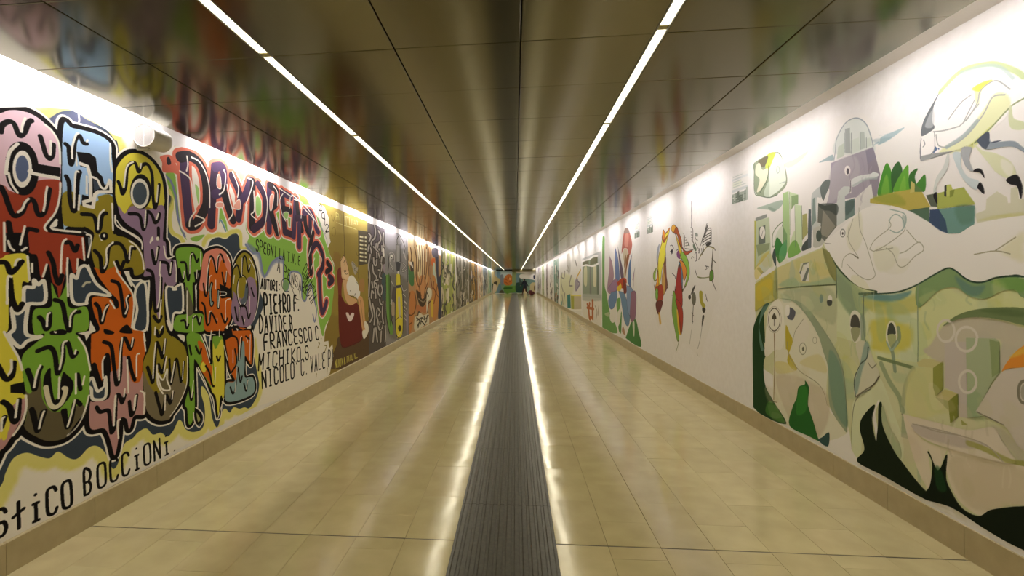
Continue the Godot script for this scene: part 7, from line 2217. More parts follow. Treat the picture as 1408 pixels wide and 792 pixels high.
func mural_farl6() -> void:
	begin_mural("L", 51.100, 59.300, 2.750, 0.170, 0.240, 9.00)
	F("b9b89a",[-4379,-1649,17650,-2964,14543,7248,-5841,5365],0)
	F("b9b89a",[214,-456,487,243,120,945,-732,1640,-1148,2321,-149,3043,-308,3727,-1185,4368,683,4488,1370,3812,1072,3088,1540,2383,1943,1665,2308,936,2947,200,1869,-508],1,"colour_field")
	F("7fa58a",[2410,-525,1854,219,2560,935,2441,1670,1142,2374,806,3079,1299,3808,808,4496,3545,4671,3979,3943,3946,3194,3191,2422,4009,1685,3790,930,4930,165,4817,-600],1,"colour_field")
	F("98b59a",[4930,-604,4417,174,2738,934,3666,1681,2664,2409,4009,3196,3177,3903,2076,4577,5956,4825,5922,4041,5937,3267,6055,2488,6394,1707,6547,918,6494,137,6460,-652],1,"colour_field")
	F("6a8f74",[6665,-658,7064,127,6479,919,5111,1695,5587,2477,6021,3271,6023,4046,5956,4825,8007,4956,8699,4180,7736,3334,8697,2549,8276,1725,9519,906,9726,80,8438,-713],1,"colour_field")
	strokes(129, ["3f3a34", "e0d8c6", "8a7f6a", "5f5a50", "b9b89a", "7fa58a", "98b59a", "6a8f74"])
	end_mural("mint_mural", "mint green mural at the far end of the left wall", [31636,165,67168,86,56602,6476,31249,5654], 0, 0.0006)

func mural_endwall() -> void:
	begin_mural("E", -2.720, 2.400, 2.600, 0.000, 0.250, 1.00)
	F("7f9a86",[-1962,-987,7265,-841,7201,4335,-2028,4269],0)
	F("b9c6cc",[359,39,2444,68,2380,589,1047,804,351,679],1,"sky")
	B("6f8fae",80,60,[591,100,997,106,931,802,641,741])
	F("bba878",[-222,-28,303,-79,354,504,986,978,805,1557,328,2540,37,2537,167,1491,-237,1195],1,"figure")
	F("4a4434",[228,1259,635,1206,514,1611,282,1551])
	F("3f4a38",[-303,1835,109,1432,40,2305,-313,2592])
	F("cdb998",[166,1549,457,1553,566,2077,329,2482,96,2480])
	F("6f8894",[746,1614,1037,1559,1086,2316,619,2543],1,"figure")
	F("7f8494",[992,513,1341,459,1328,1505,1038,1501])
	F("5d5a4a",[912,2314,1203,2201,1431,2522,851,2534])
	F("c9743a",[1392,983,1629,521,1979,352,2323,530,2403,1053,2311,1516,1846,1685,1443,1506],1,"orange_flower")
	S("8f4428",60,[1566,927,1796,1046])
	S("8f4428",60,[1860,582,2086,1049])
	S("8f4428",60,[2025,1281,2316,1110])
	S("8f4428",60,[1734,1393,1906,1570])
	S("8f4428",60,[1504,1274,1735,1335])
	F("e0a868",[2031,759,2204,819,2143,1050,2028,991])
	F("6f9a4a",[1441,1738,2366,1691,2827,1754,2820,2334,2182,2559,1489,2523],1,"lawn")
	F("3f6a34",[1409,1912,2306,1893,2304,2067,1436,2087])
	F("8a9a6a",[2415,126,2846,248,2830,1522,2397,1517],1,"pillar")
	F("6f8a94",[2844,422,3304,428,3292,1412,2832,1349],1,"figure")
	F("2f4a44",[2831,1406,3637,1474,3625,2429,2819,2420])
	F("44524c",[3242,832,3584,1068,3578,1531,3234,1469])
	F("e6e0da",[3391,371,5027,365,5018,1086,3414,892],1,"white_panel")
	F("6f8a84",[3414,892,4389,963,5017,1144,5012,1548,3581,1300])
	F("d0c09a",[3690,1822,3977,1825,3968,2577,3680,2574])
	F("c2b48a",[4497,1542,5042,1433,5028,2587,4484,2582])
	F("44445a",[4824,564,4968,508,5021,855,4876,969])
	F("6a5a3c",[4895,1778,5039,1722,5032,2241,4889,2240])
	end_mural("end_wall_mural", "colourful mural on the short end wall with an orange flower cluster over green", [-222,-28,2444,97,3364,284,5056,336,5028,2587,-254,2564], 0, 0.0006)

func mural_noticea() -> void:
	begin_mural("R", 5.500, 6.300, 2.700, 2.200, 0.900, 1.60)
	F("dcdad4",[165,-92,788,-75,775,423,150,411],0)
	F("cfd2d0",[289,43,678,52,677,77,289,68],0)
	F("d6d9c8",[309,87,528,92,526,152,307,147],0)
	F("c4c8c6",[286,162,675,171,674,202,285,193],0)
	F("9ea69a",[284,212,674,221,671,327,281,319],0)
	F("b9bfb9",[315,21,551,27,551,35,315,29],0)
	F("b9bfb9",[314,50,516,55,516,63,314,58],0)
	F("b9bfb9",[313,78,522,83,522,91,313,86],0)
	F("b9bfb9",[312,106,568,112,568,120,312,114],0)
	F("b9bfb9",[312,134,638,142,638,150,311,142],0)
	F("8f988c",[284,227,338,228,335,320,281,319],0)
	F("a8b0a2",[330,219,383,221,380,321,327,320],0)
	F("7f887c",[376,213,428,215,425,322,372,321],0)
	F("6d766a",[421,201,472,202,468,323,417,322],0)
	F("6d766a",[463,246,514,247,511,324,461,323],0)
	F("6d766a",[506,249,556,250,554,325,504,324],0)
	F("a8b0a2",[549,261,598,262,596,326,547,325],0)
	F("8f988c",[592,212,640,213,637,326,589,325],0)
	F("a8b0a2",[634,187,681,188,677,327,630,326],0)
	F("c9cfc0",[351,265,384,266,384,275,351,275],0)
	F("5f685c",[393,275,425,275,424,285,393,284],0)
	F("5f685c",[456,255,487,256,487,266,455,265],0)
	F("c9cfc0",[419,300,451,300,450,310,419,309],0)
	F("5f685c",[596,248,625,249,625,258,595,257],0)
	F("5f685c",[336,296,368,297,368,307,335,306],0)
	F("c9cfc0",[300,249,333,250,332,259,299,258],0)
	F("8a937f",[505,264,536,265,535,274,505,273],0)
	F("8a937f",[348,214,381,215,380,224,348,224],0)
	F("8a937f",[529,231,559,232,559,241,528,240],0)
	F("5f685c",[524,305,555,306,555,315,524,315],0)
	F("c9cfc0",[389,263,421,264,421,273,389,272],0)
	F("5f685c",[567,298,597,299,597,308,567,307],0)
	F("5f685c",[377,255,410,256,409,266,377,265],0)
	end_mural("notice_sheet", "pale printed notice sheet with a grey skyline, left of the giant fish mural", [290,5,679,15,671,327,281,319], 0, 0.0020, "notice sheet", "printed notice sheets on the right wall")

func mural_noticeb() -> void:
	begin_mural("R", 9.000, 10.400, 2.900, 2.100, 0.900, 2.50)
	F("dcdad4",[561,112,1200,121,1177,612,536,619],0)
	F("cfd2d0",[681,246,1081,249,1080,274,680,271],0)
	F("d6d9c8",[700,290,923,291,920,350,697,350],0)
	F("c4c8c6",[675,365,1075,366,1074,397,674,397],0)
	F("9ea69a",[673,416,1073,415,1068,520,668,523],0)
	F("b9bfb9",[707,224,940,226,940,234,707,232],0)
	F("b9bfb9",[706,252,978,254,977,262,705,260],0)
	F("b9bfb9",[704,281,984,282,983,290,704,288],0)
	F("aab0ac",[703,309,957,310,956,318,703,317],0)
	F("b9bfb9",[702,337,1029,338,1029,346,701,345],0)
	F("8f988c",[672,430,726,430,722,523,668,523],0)
	F("6d766a",[717,458,771,458,767,522,714,523],0)
	F("a8b0a2",[765,417,818,416,813,522,760,522],0)
	F("6d766a",[812,384,864,384,858,522,805,522],0)
	F("8f988c",[855,410,907,410,902,522,850,522],0)
	F("8f988c",[898,446,949,445,946,521,894,521],0)
	F("6d766a",[942,434,993,434,989,521,938,521],0)
	F("6d766a",[986,424,1037,423,1032,521,982,521],0)
	F("6d766a",[1031,396,1081,396,1075,520,1025,520],0)
	F("8a937f",[734,426,767,426,767,435,734,435],0)
	F("8a937f",[1003,485,1034,485,1034,494,1003,494],0)
	F("8a937f",[974,473,1006,473,1005,482,974,483],0)
	F("8a937f",[930,489,961,489,961,499,929,499],0)
	F("5f685c",[989,422,1020,422,1019,431,988,431],0)
	F("8a937f",[931,483,963,483,962,492,931,492],0)
	F("c9cfc0",[853,474,885,474,885,483,853,483],0)
	F("c9cfc0",[774,468,807,468,806,477,774,478],0)
	F("c9cfc0",[895,487,927,487,927,496,895,496],0)
	F("5f685c",[676,444,709,444,709,453,676,453],0)
	F("c9cfc0",[708,430,741,430,741,439,708,439],0)
	F("5f685c",[868,485,900,484,899,494,867,494],0)
	F("c9cfc0",[998,441,1029,441,1029,450,997,450],0)
	F("8a937f",[849,451,882,451,881,460,849,460],0)
	end_mural("notice_sheet", "small printed notice sheet high on the wall nearer the rainbow haired woman", [683,208,1082,212,1068,520,668,523], 0, 0.0020, "notice sheet", "printed notice sheets on the right wall")

func mural_noticec() -> void:
	begin_mural("R", 10.200, 11.600, 2.900, 2.100, 0.900, 2.80)
	F("dcdad4",[748,119,1434,114,1409,615,721,616],0)
	F("cfd2d0",[877,249,1306,246,1304,271,876,273],0)
	F("d6d9c8",[897,292,1136,291,1133,350,894,351],0)
	F("c4c8c6",[871,367,1299,365,1298,396,869,398],0)
	F("9ea69a",[868,417,1297,415,1291,522,862,523],0)
	F("b9bfb9",[905,227,1263,225,1263,232,905,234],0)
	F("aab0ac",[903,255,1235,253,1235,261,903,262],0)
	F("b9bfb9",[902,283,1161,281,1161,289,902,290],0)
	F("b9bfb9",[900,311,1252,309,1252,317,900,318],0)
	F("aab0ac",[899,339,1190,337,1189,345,899,346],0)
	F("7f887c",[868,424,925,424,920,523,862,523],0)
	F("7f887c",[918,407,975,407,969,522,912,522],0)
	F("6d766a",[966,435,1022,435,1018,522,961,522],0)
	F("a8b0a2",[1013,458,1069,458,1065,522,1009,522],0)
	F("6d766a",[1065,384,1120,384,1113,522,1057,522],0)
	F("6d766a",[1110,438,1165,438,1160,522,1105,522],0)
	F("7f887c",[1159,401,1214,401,1207,522,1153,522],0)
	F("7f887c",[1205,401,1259,401,1253,522,1199,522],0)
	F("6d766a",[1250,423,1304,423,1299,522,1245,522],0)
	F("8a937f",[1037,437,1071,437,1071,447,1036,447],0)
	F("5f685c",[926,435,961,434,961,444,926,444],0)
	F("8a937f",[942,484,978,484,977,493,942,493],0)
	F("8a937f",[894,493,929,493,929,503,893,503],0)
	F("5f685c",[964,463,999,463,999,472,964,472],0)
	F("c9cfc0",[1199,490,1233,490,1232,499,1199,499],0)
	F("5f685c",[1174,504,1208,504,1207,513,1174,513],0)
	F("8a937f",[972,495,1007,495,1006,504,972,504],0)
	F("8a937f",[891,498,927,498,926,507,891,507],0)
	F("8a937f",[1059,454,1093,454,1092,464,1058,464],0)
	F("5f685c",[903,496,939,496,938,505,903,505],0)
	F("8a937f",[1027,442,1062,442,1061,451,1027,451],0)
	F("8a937f",[896,495,932,495,931,505,896,505],0)
	F("8a937f",[1124,472,1158,472,1157,482,1123,482],0)
	end_mural("notice_sheet", "small printed notice sheet beside the rust iris bud", [879,211,1308,209,1291,522,862,523], 0, 0.0020, "notice sheet", "printed notice sheets on the right wall")

# ============================ wall paint ======================================
# The murals are flat paint. Each is drawn in millimetres along its wall (u to the right, v down) into one picture,
# and every painted figure that can be told apart is a sheet of its own cut from that picture.
var brush := {}

func begin_mural(side: String, u0: float, u1: float, top: float, bottom: float, dots: float, broad: float) -> void:
	# dots per millimetre; along the wall the brush is broad times as wide
	var w := int((u1 - u0) * 1000.0 * dots / broad)
	var h := int((top - bottom) * 1000.0 * dots)
	var img := Image.create(w, h, false, Image.FORMAT_RGBA8)
	brush = {"side": side, "u0": u0, "u1": u1, "top": top, "bottom": bottom, "dots": Vector2(dots / broad, dots), "img": img, "w": w, "h": h, "cuts": []}

func curve(list: Array, smooth: bool, closed: bool, per := 6) -> PackedVector2Array:
	var p := PackedVector2Array()
	for i in range(0, list.size(), 2):
		p.append(Vector2(list[i], list[i + 1]))
	var n := p.size()
	if not smooth or n < 3:
		return p
	var out := PackedVector2Array()
	var spans := n if closed else n - 1
	for i in spans:
		var p0 := p[(i - 1 + n) % n] if closed or i > 0 else p[0]
		var p1 := p[i]
		var p2 := p[(i + 1) % n]
		var p3 := p[(i + 2) % n] if closed or i + 2 < n else p[n - 1]
		for k in per:
			out.append(catmull(p0, p1, p2, p3, float(k) / per))
	if not closed:
		out.append(p[n - 1])
	return out

func catmull(a: Vector2, b: Vector2, c: Vector2, d: Vector2, t: float) -> Vector2:
	return 0.5 * (2.0 * b + (c - a) * t + (2.0 * a - 5.0 * b + 4.0 * c - d) * t * t + (3.0 * b - a - 3.0 * c + d) * t * t * t)

# even-odd fill of a polygon given in image dots
func fill_poly(img: Image, p: PackedVector2Array, c: Color) -> void:
	var lo := 1e9
	var hi := -1e9
	for q in p:
		lo = minf(lo, q.y)
		hi = maxf(hi, q.y)
	var y0 := maxi(0, ceili(lo - 0.5))
	var y1 := mini(img.get_height() - 1, floori(hi - 0.5))
	if y1 < y0:
		return
	var rows := []
	rows.resize(y1 - y0 + 1)
	var n := p.size()
	for i in n:
		var a := p[i]
		var b := p[(i + 1) % n]
		if a.y > b.y:
			var s := a
			a = b
			b = s
		var ya := maxi(y0, ceili(a.y - 0.5))
		var yb := mini(y1, ceili(b.y - 0.5) - 1)
		if yb < ya:
			continue
		var k := (b.x - a.x) / (b.y - a.y)
		for y in range(ya, yb + 1):
			var x := a.x + (y + 0.5 - a.y) * k
			if rows[y - y0] == null:
				rows[y - y0] = PackedFloat32Array()
			rows[y - y0].append(x)
	for y in rows.size():
		if rows[y] == null:
			continue
		var xs: PackedFloat32Array = rows[y]
		xs.sort()
		for j in range(0, xs.size() - 1, 2):
			var xa := maxi(0, roundi(xs[j]))
			var xb := mini(img.get_width(), roundi(xs[j + 1]))
			if xb > xa:
				img.fill_rect(Rect2i(xa, y + y0, xb - xa, 1), c)

func fill_line(img: Image, p: PackedVector2Array, r: float, c: Color, closed: bool) -> void:
	var n := p.size()
	for i in n:
		disc(img, p[i], r, c)
		if i < n - 1 or closed:
			var a := p[i]
			var b := p[(i + 1) % n]
			var d := b - a
			if d.length() > 0.3:
				var o := d.orthogonal().normalized() * r
				fill_poly(img, PackedVector2Array([a + o, b + o, b - o, a - o]), c)

func disc(img: Image, m: Vector2, r: float, c: Color) -> void:
	var y0 := maxi(0, ceili(m.y - r - 0.5))
	var y1 := mini(img.get_height() - 1, floori(m.y + r - 0.5))
	for y in range(y0, y1 + 1):
		var dy := y + 0.5 - m.y
		var half := sqrt(maxf(0.0, r * r - dy * dy))
		var xa := maxi(0, roundi(m.x - half))
		var xb := mini(img.get_width(), roundi(m.x + half))
		if xb > xa:
			img.fill_rect(Rect2i(xa, y, xb - xa, 1), c)

func scaled(p: PackedVector2Array, k: Vector2, shift := Vector2.ZERO) -> PackedVector2Array:
	var out := PackedVector2Array()
	for q in p:
		out.append((q - shift) * k)
	return out

# a flat field of paint; with a name it is also a sheet of its own
func F(col: String, list: Array, smooth := 1, called := "") -> void:
	var p := curve(list, smooth == 1, true)
	fill_poly(brush.img, scaled(p, brush.dots), Color(col))
	if called != "":
		cut(called, list, smooth)

# a brush line, w millimetres wide
func S(col: String, w: float, list: Array, smooth := 1, closed := 0) -> void:
	fill_line(brush.img, scaled(curve(list, smooth == 1, closed == 1), brush.dots), w * brush.dots.y / 2.0, Color(col), closed == 1)

# thin or sprayed paint with a soft edge: field and line
func B(col: String, alpha: int, blur: float, list: Array) -> void:
	sprayed(curve(list, true, true), 0.0, Color(Color(col), alpha / 100.0), blur)

func L(col: String, alpha: int, blur: float, w: float, list: Array) -> void:
	sprayed(curve(list, true, false), w, Color(Color(col), alpha / 100.0), blur)

func sprayed(p: PackedVector2Array, w: float, c: Color, blur: float) -> void:
	var box_ := Rect2(p[0], Vector2.ZERO)
	for q in p:
		box_ = box_.expand(q)
	box_ = box_.grow(blur * 1.5 + w)
	box_ = box_.intersection(Rect2(0, 0, brush.w / brush.dots.x, brush.h / brush.dots.y))
	if box_.size.x < 1 or box_.size.y < 1:
		return
	# drawn four times finer than the blur needs, averaged down, then enlarged smoothly
	var k: Vector2 = brush.dots * minf(1.0, 2.0 / (blur * brush.dots.y))
	var full := Vector2i((box_.size * brush.dots).ceil()).max(Vector2i.ONE)
	var small := Vector2i((box_.size * k).ceil()).max(Vector2i(2, 2))
	var fine := Vector2(small) * 4.0 / box_.size
	var layer := Image.create(small.x * 4, small.y * 4, false, Image.FORMAT_RGBA8)
	layer.fill(Color(c, 0.0))
	if w > 0.0:
		fill_line(layer, scaled(p, fine, box_.position), maxf(0.7, w * fine.y / 2.0), c, false)
	else:
		fill_poly(layer, scaled(p, fine, box_.position), c)
	layer.resize(small.x * 2, small.y * 2, Image.INTERPOLATE_BILINEAR)
	layer.resize(small.x, small.y, Image.INTERPOLATE_BILINEAR)
	layer.resize(full.x, full.y, Image.INTERPOLATE_CUBIC)
	brush.img.blend_rect(layer, Rect2i(Vector2i.ZERO, full), Vector2i(box_.position * brush.dots))

# a crowd of short upright brush strokes over the whole picture, in its own colours
func strokes(paint_seed: int, cols: Array) -> void:
	var r := RandomNumberGenerator.new()
	r.seed = paint_seed
	var whole: Vector2 = Vector2(brush.w, brush.h) / brush.dots
	for i in 64:
		var x := r.randf() * whole.x
		var y := (0.1 + r.randf() * 0.85) * whole.y
		var l := r.randf_range(0.06, 0.24) * whole.y
		var bend := whole.x / 12.0
		S(cols[r.randi() % cols.size()], r.randf_range(18, 55), [x, y, x + r.randf_range(-bend, bend), y + l / 2, x + r.randf_range(-bend, bend), y + l])

# painted capitals: strokes on a grid 4 wide and 6 high, y down
var glyphs := {
	"A": "06 20 46|14 34", "B": "06 00 20 31 32 23 03|23 34 35 26 06", "C": "41 30 10 01 05 16 36 45", "D": "06 00 20 42 44 26 06", "E": "40 10 01 02 13 33|13 04 05 16 46",
	"F": "40 10 02 06|03 33", "G": "41 30 10 01 05 16 36 45 43 23", "H": "00 06|40 46|03 43", "I": "10 30|20 26|16 36", "K": "00 06|40 03 46", "L": "00 06 46",
	"M": "06 00 24 40 46", "N": "06 00 46 40", "O": "10 30 41 45 36 16 05 01 10", "P": "06 00 30 41 42 33 03", "R": "06 00 30 41 42 33 03 46",
	"S": "41 30 10 01 02 13 33 44 45 36 16 05", "T": "00 40|20 26", "0": "10 30 41 45 36 16 05 01 10", "1": "11 20 26", "2": "01 10 30 41 42 06 46", "t": "20 26|03 42", "i": "12 32|22 26|16 36|20 20", "U": "00 05 16 36 45 40", "V": "00 26 40", "!": "20 24|26 26", ".": "16 16", ":": "22 22|25 25", "'": "20 11"
}
func T(col: String, w: float, text: String, box_: Array) -> void:
	var bl := Vector2(box_[0], box_[1])
	var br := Vector2(box_[2], box_[3])
	var tl := Vector2(box_[4], box_[5])
	var tr := Vector2(box_[6], box_[7])
	var total := 0.0
	for ch in text:
		total += 3.0 if ch in " .:'!" else 5.4
	total -= 1.4
	var x := 0.0
	for ch in text:
		if glyphs.has(ch):
			for stroke_ in String(glyphs[ch]).split("|"):
				var list := []
				for g in stroke_.split(" "):
					var u := (x + 0.4 + 0.8 * float(g[0])) / total
					var v := 1.0 - float(g[1]) / 6.0
					var q := bl.lerp(br, u).lerp(tl.lerp(tr, u), v)
					list.append_array([q.x, q.y])
				S(col, w, list, 1 if ch in "OCSGUBDPR02" and list.size() > 6 else 0)
		x += 3.0 if ch in " .:'!" else 5.4

func cut(called: String, list: Array, smooth: int) -> void:
	brush.cuts.append([called, curve(list, smooth == 1, true, 4)])

func on_wall(q: Vector2, lift: float) -> Vector3:
	var y: float = brush.top - q.y / 1000.0
	if brush.side == "L":
		return Vector3(LEFT_WALL + lift, y, -(brush.u0 + q.x / 1000.0))
	if brush.side == "R":
		return Vector3(RIGHT_WALL - lift, y, -(brush.u1 - q.x / 1000.0))
	return Vector3(brush.u0 + q.x / 1000.0, y, END + lift)

func sheet(p: PackedVector2Array, lift: float, origin: Vector3) -> ArrayMesh:
	# clipped to the painted height and width
	var whole: Vector2 = Vector2(brush.w, brush.h) / brush.dots
	var room := PackedVector2Array([Vector2.ZERO, Vector2(whole.x, 0), whole, Vector2(0, whole.y)])
	var st := SurfaceTool.new()
	st.begin(Mesh.PRIMITIVE_TRIANGLES)
	var normal := Vector3(1, 0, 0) if brush.side == "L" else Vector3(-1, 0, 0) if brush.side == "R" else Vector3(0, 0, 1)
	var any := false
	for part in Geometry2D.intersect_polygons(p, room):
		if Geometry2D.is_polygon_clockwise(part):
			part.reverse()
		var tri := Geometry2D.triangulate_polygon(part)
		for i in range(0, tri.size(), 3):
			var abc := [part[tri[i]], part[tri[i + 1]], part[tri[i + 2]]]
			if (abc[1] - abc[0]).cross(abc[2] - abc[0]) < 0.0:
				abc = [abc[0], abc[2], abc[1]]
			for q in abc:
				st.set_normal(normal)
				st.set_uv(q / whole)
				st.add_vertex(on_wall(q, lift) - origin)
			any = true
	return st.commit() if any else null

func end_mural(called: String, label: String, edge: Array, smooth: int, lift := 0.0006, category := "mural", grp := "murals on the passage walls") -> void:
	var img: Image = brush.img
	var k := minf(0.5, 2048.0 / maxf(brush.w, brush.h))
	img.resize(int(brush.w * k), int(brush.h * k), Image.INTERPOLATE_LANCZOS)
	img.convert(Image.FORMAT_RGB8)
	img.generate_mipmaps()
	var m := StandardMaterial3D.new()
	m.albedo_texture = ImageTexture.create_from_image(img)
	m.roughness = 0.8
	m.metallic_specular = 0.22
	m.texture_repeat = false
	var p := curve(edge, smooth == 1, true)
	var middle := Vector2.ZERO
	for q in p:
		middle += q / p.size()
	var at := on_wall(Vector2(middle.x, brush.h / brush.dots.y), 0.0)
	var o := thing(called, label, category, at, grp)
	put("painted_ground", sheet(p, lift, at), m, o)
	for c in brush.cuts:
		lift += 0.00008
		var mesh := sheet(c[1], lift, at)
		if mesh:
			put(c[0], mesh, m, o)
	brush = {}


# ============================ loudspeaker =====================================
func build_speaker() -> void:
	var o := thing("loudspeaker", "white cylindrical loudspeaker bracketed high on the left wall above the red lettering", "loudspeaker", Vector3(-2.683, 2.650, -3.466))
	var white := plain(Color(0.86, 0.85, 0.82), 0.38)
	var grille := plain(Color(0.62, 0.605, 0.585), 0.6)
	var along := Transform3D(Basis(Vector3.RIGHT, PI / 2), Vector3.ZERO)
	var st := begin()
	st.set_smooth_group(0)
	# turned profile: (radius, distance towards the viewer)
	lathe_into(st, [Vector2(0, -0.232), Vector2(0.040, -0.230), Vector2(0.066, -0.222), Vector2(0.078, -0.205), Vector2(0.081, -0.180), Vector2(0.082, -0.012)], 40, along)
	put("housing", done(st), white, o)
	st = begin()
	lathe_into(st, [Vector2(0.082, -0.012), Vector2(0.0855, -0.010), Vector2(0.087, -0.002), Vector2(0.086, 0.004), Vector2(0.081, 0.005), Vector2(0.0785, 0.001)], 40, along)
	put("rim", done(st), white, o)
	# perforated front: a dished disc with rings, and a cone badge in its middle
	st = begin()
	var rings := []
	for k in 15:
		var r := 0.0785 - k * 0.0052
		rings.append(Vector2(r, 0.0005 + (0.0007 if k % 2 == 0 else -0.0007)))
	rings.append(Vector2(0, 0.001))
	lathe_into(st, rings, 40, along)
	put("grille", done(st), grille, o)
	st = begin()
	lathe_into(st, [Vector2(0.008, 0.0), Vector2(0.0075, 0.003), Vector2(0.003, 0.004), Vector2(0, 0.004)], 16, along)
	put("badge", done(st), white, o)
	put("centre_bar", box(Vector3(-0.002, -0.076, 0.0012), Vector3(0.0005, 0.076, 0.0024)), white, o)
	# U bracket and wall plate
	st = begin()
	box_into(st, Vector3(-0.087, -0.097, -0.062), Vector3(0.02, -0.093, -0.032))
	box_into(st, Vector3(-0.087, 0.086, -0.062), Vector3(0.02, 0.090, -0.032))
	box_into(st, Vector3(-0.087, -0.097, -0.062), Vector3(-0.083, 0.090, -0.032))
	put("bracket", done(st), white, o)
	st = begin()
	for y in [-0.093, 0.086]:
		var b := Basis.IDENTITY
		lathe_into(st, [Vector2(0, -0.005), Vector2(0.007, -0.005), Vector2(0.007, 0.012 if y < 0 else 0.001), Vector2(0, 0.012 if y < 0 else 0.001)], 12, Transform3D(b, Vector3(0.0, y, -0.047)))
	put("bolt", done(st), M.alu, o)
	st = begin()
	lathe_into(st, [Vector2(0, 0.0), Vector2(0.006, 0.0), Vector2(0.006, 0.05), Vector2(0, 0.05)], 10, Transform3D(Basis(Vector3.BACK, PI / 2) , Vector3(-0.075, -0.03, -0.15)))
	put("cable", done(st), white, o)

# ============================ figures =========================================
# a smooth union of tapered capsules, meshed as surface nets
func flesh(bones: Array, cell: float, soft: float) -> ArrayMesh:
	var lo := Vector3.ONE * 1e9
	var hi := -lo
	for b in bones:
		for e in 2:
			var r: float = b[2 + e] + soft * 2.0 + cell * 2.0
			lo = lo.min(b[e] - Vector3.ONE * r)
			hi = hi.max(b[e] + Vector3.ONE * r)
	var n := Vector3i(((hi - lo) / cell).ceil()) + Vector3i.ONE
	var sum := PackedFloat32Array()
	sum.resize(n.x * n.y * n.z)
	for b in bones:
		var p0: Vector3 = b[0]
		var p1: Vector3 = b[1]
		var r0: float = b[2]
		var r1: float = b[3]
		var reach := maxf(r0, r1) + soft * 4.0 + cell
		var a := Vector3i(((p0.min(p1) - Vector3.ONE * reach - lo) / cell).floor()).max(Vector3i.ZERO)
		var z := Vector3i(((p0.max(p1) + Vector3.ONE * reach - lo) / cell).ceil()).min(n - Vector3i.ONE)
		var d := p1 - p0
		var dd := maxf(d.length_squared(), 1e-9)
		for k in range(a.z, z.z + 1):
			for j in range(a.y, z.y + 1):
				for i in range(a.x, z.x + 1):
					var p := lo + Vector3(i, j, k) * cell
					var t := clampf((p - p0).dot(d) / dd, 0.0, 1.0)
					var dist := p.distance_to(p0 + d * t) - lerpf(r0, r1, t)
					if dist < soft * 4.0:
						sum[(k * n.y + j) * n.x + i] += exp(-maxf(dist, -soft * 6.0) / soft)
	var index := {}
	var verts := PackedVector3Array()
	var corner := [Vector3i(0, 0, 0), Vector3i(1, 0, 0), Vector3i(0, 1, 0), Vector3i(1, 1, 0), Vector3i(0, 0, 1), Vector3i(1, 0, 1), Vector3i(0, 1, 1), Vector3i(1, 1, 1)]
	var edges := [[0, 1], [2, 3], [4, 5], [6, 7], [0, 2], [1, 3], [4, 6], [5, 7], [0, 4], [1, 5], [2, 6], [3, 7]]
	var at := func(c: Vector3i) -> int: return (c.z * n.y + c.y) * n.x + c.x
	for k in n.z - 1:
		for j in n.y - 1:
			for i in n.x - 1:
				var base: int = (k * n.y + j) * n.x + i
				var v := [sum[base], sum[base + 1], sum[base + n.x], sum[base + n.x + 1], sum[base + n.x * n.y], sum[base + n.x * n.y + 1], sum[base + n.x * n.y + n.x], sum[base + n.x * n.y + n.x + 1]]
				var inside := 0
				for q in v:
					if q > 1.0:
						inside += 1
				if inside == 0 or inside == 8:
					continue
				var m := Vector3.ZERO
				var hits := 0
				for e in edges:
					var f0: float = v[e[0]]
					var f1: float = v[e[1]]
					if (f0 > 1.0) != (f1 > 1.0):
						var g0 := log(maxf(f0, 1e-6))
						var g1 := log(maxf(f1, 1e-6))
						m += Vector3(corner[e[0]]).lerp(Vector3(corner[e[1]]), g0 / (g0 - g1))
						hits += 1
				index[base] = verts.size()
				verts.append(lo + (Vector3(i, j, k) + m / hits) * cell)
	var st := SurfaceTool.new()
	st.begin(Mesh.PRIMITIVE_TRIANGLES)
	st.set_smooth_group(0)
	for p in verts:
		st.add_vertex(p)
	var step := [1, n.x, n.x * n.y]
	for base in index:
		var c := Vector3i(base % n.x, (base / n.x) % n.y, base / (n.x * n.y))
		for axis in 3:
			var u := (axis + 1) % 3
			var w := (axis + 2) % 3
			if c[u] == 0 or c[w] == 0:
				continue
			var f0 := sum[base] > 1.0
			var f1: bool = sum[base + step[axis]] > 1.0
			if f0 == f1:
				continue
			var q := [base, base - step[u], base - step[u] - step[w], base - step[w]]
			if not (index.has(q[1]) and index.has(q[2]) and index.has(q[3])):
				continue
			if f0:
				q.reverse()
			for t in [0, 1, 2, 0, 2, 3]:
				st.add_index(index[q[t]])
	st.generate_normals()
	return st.commit()

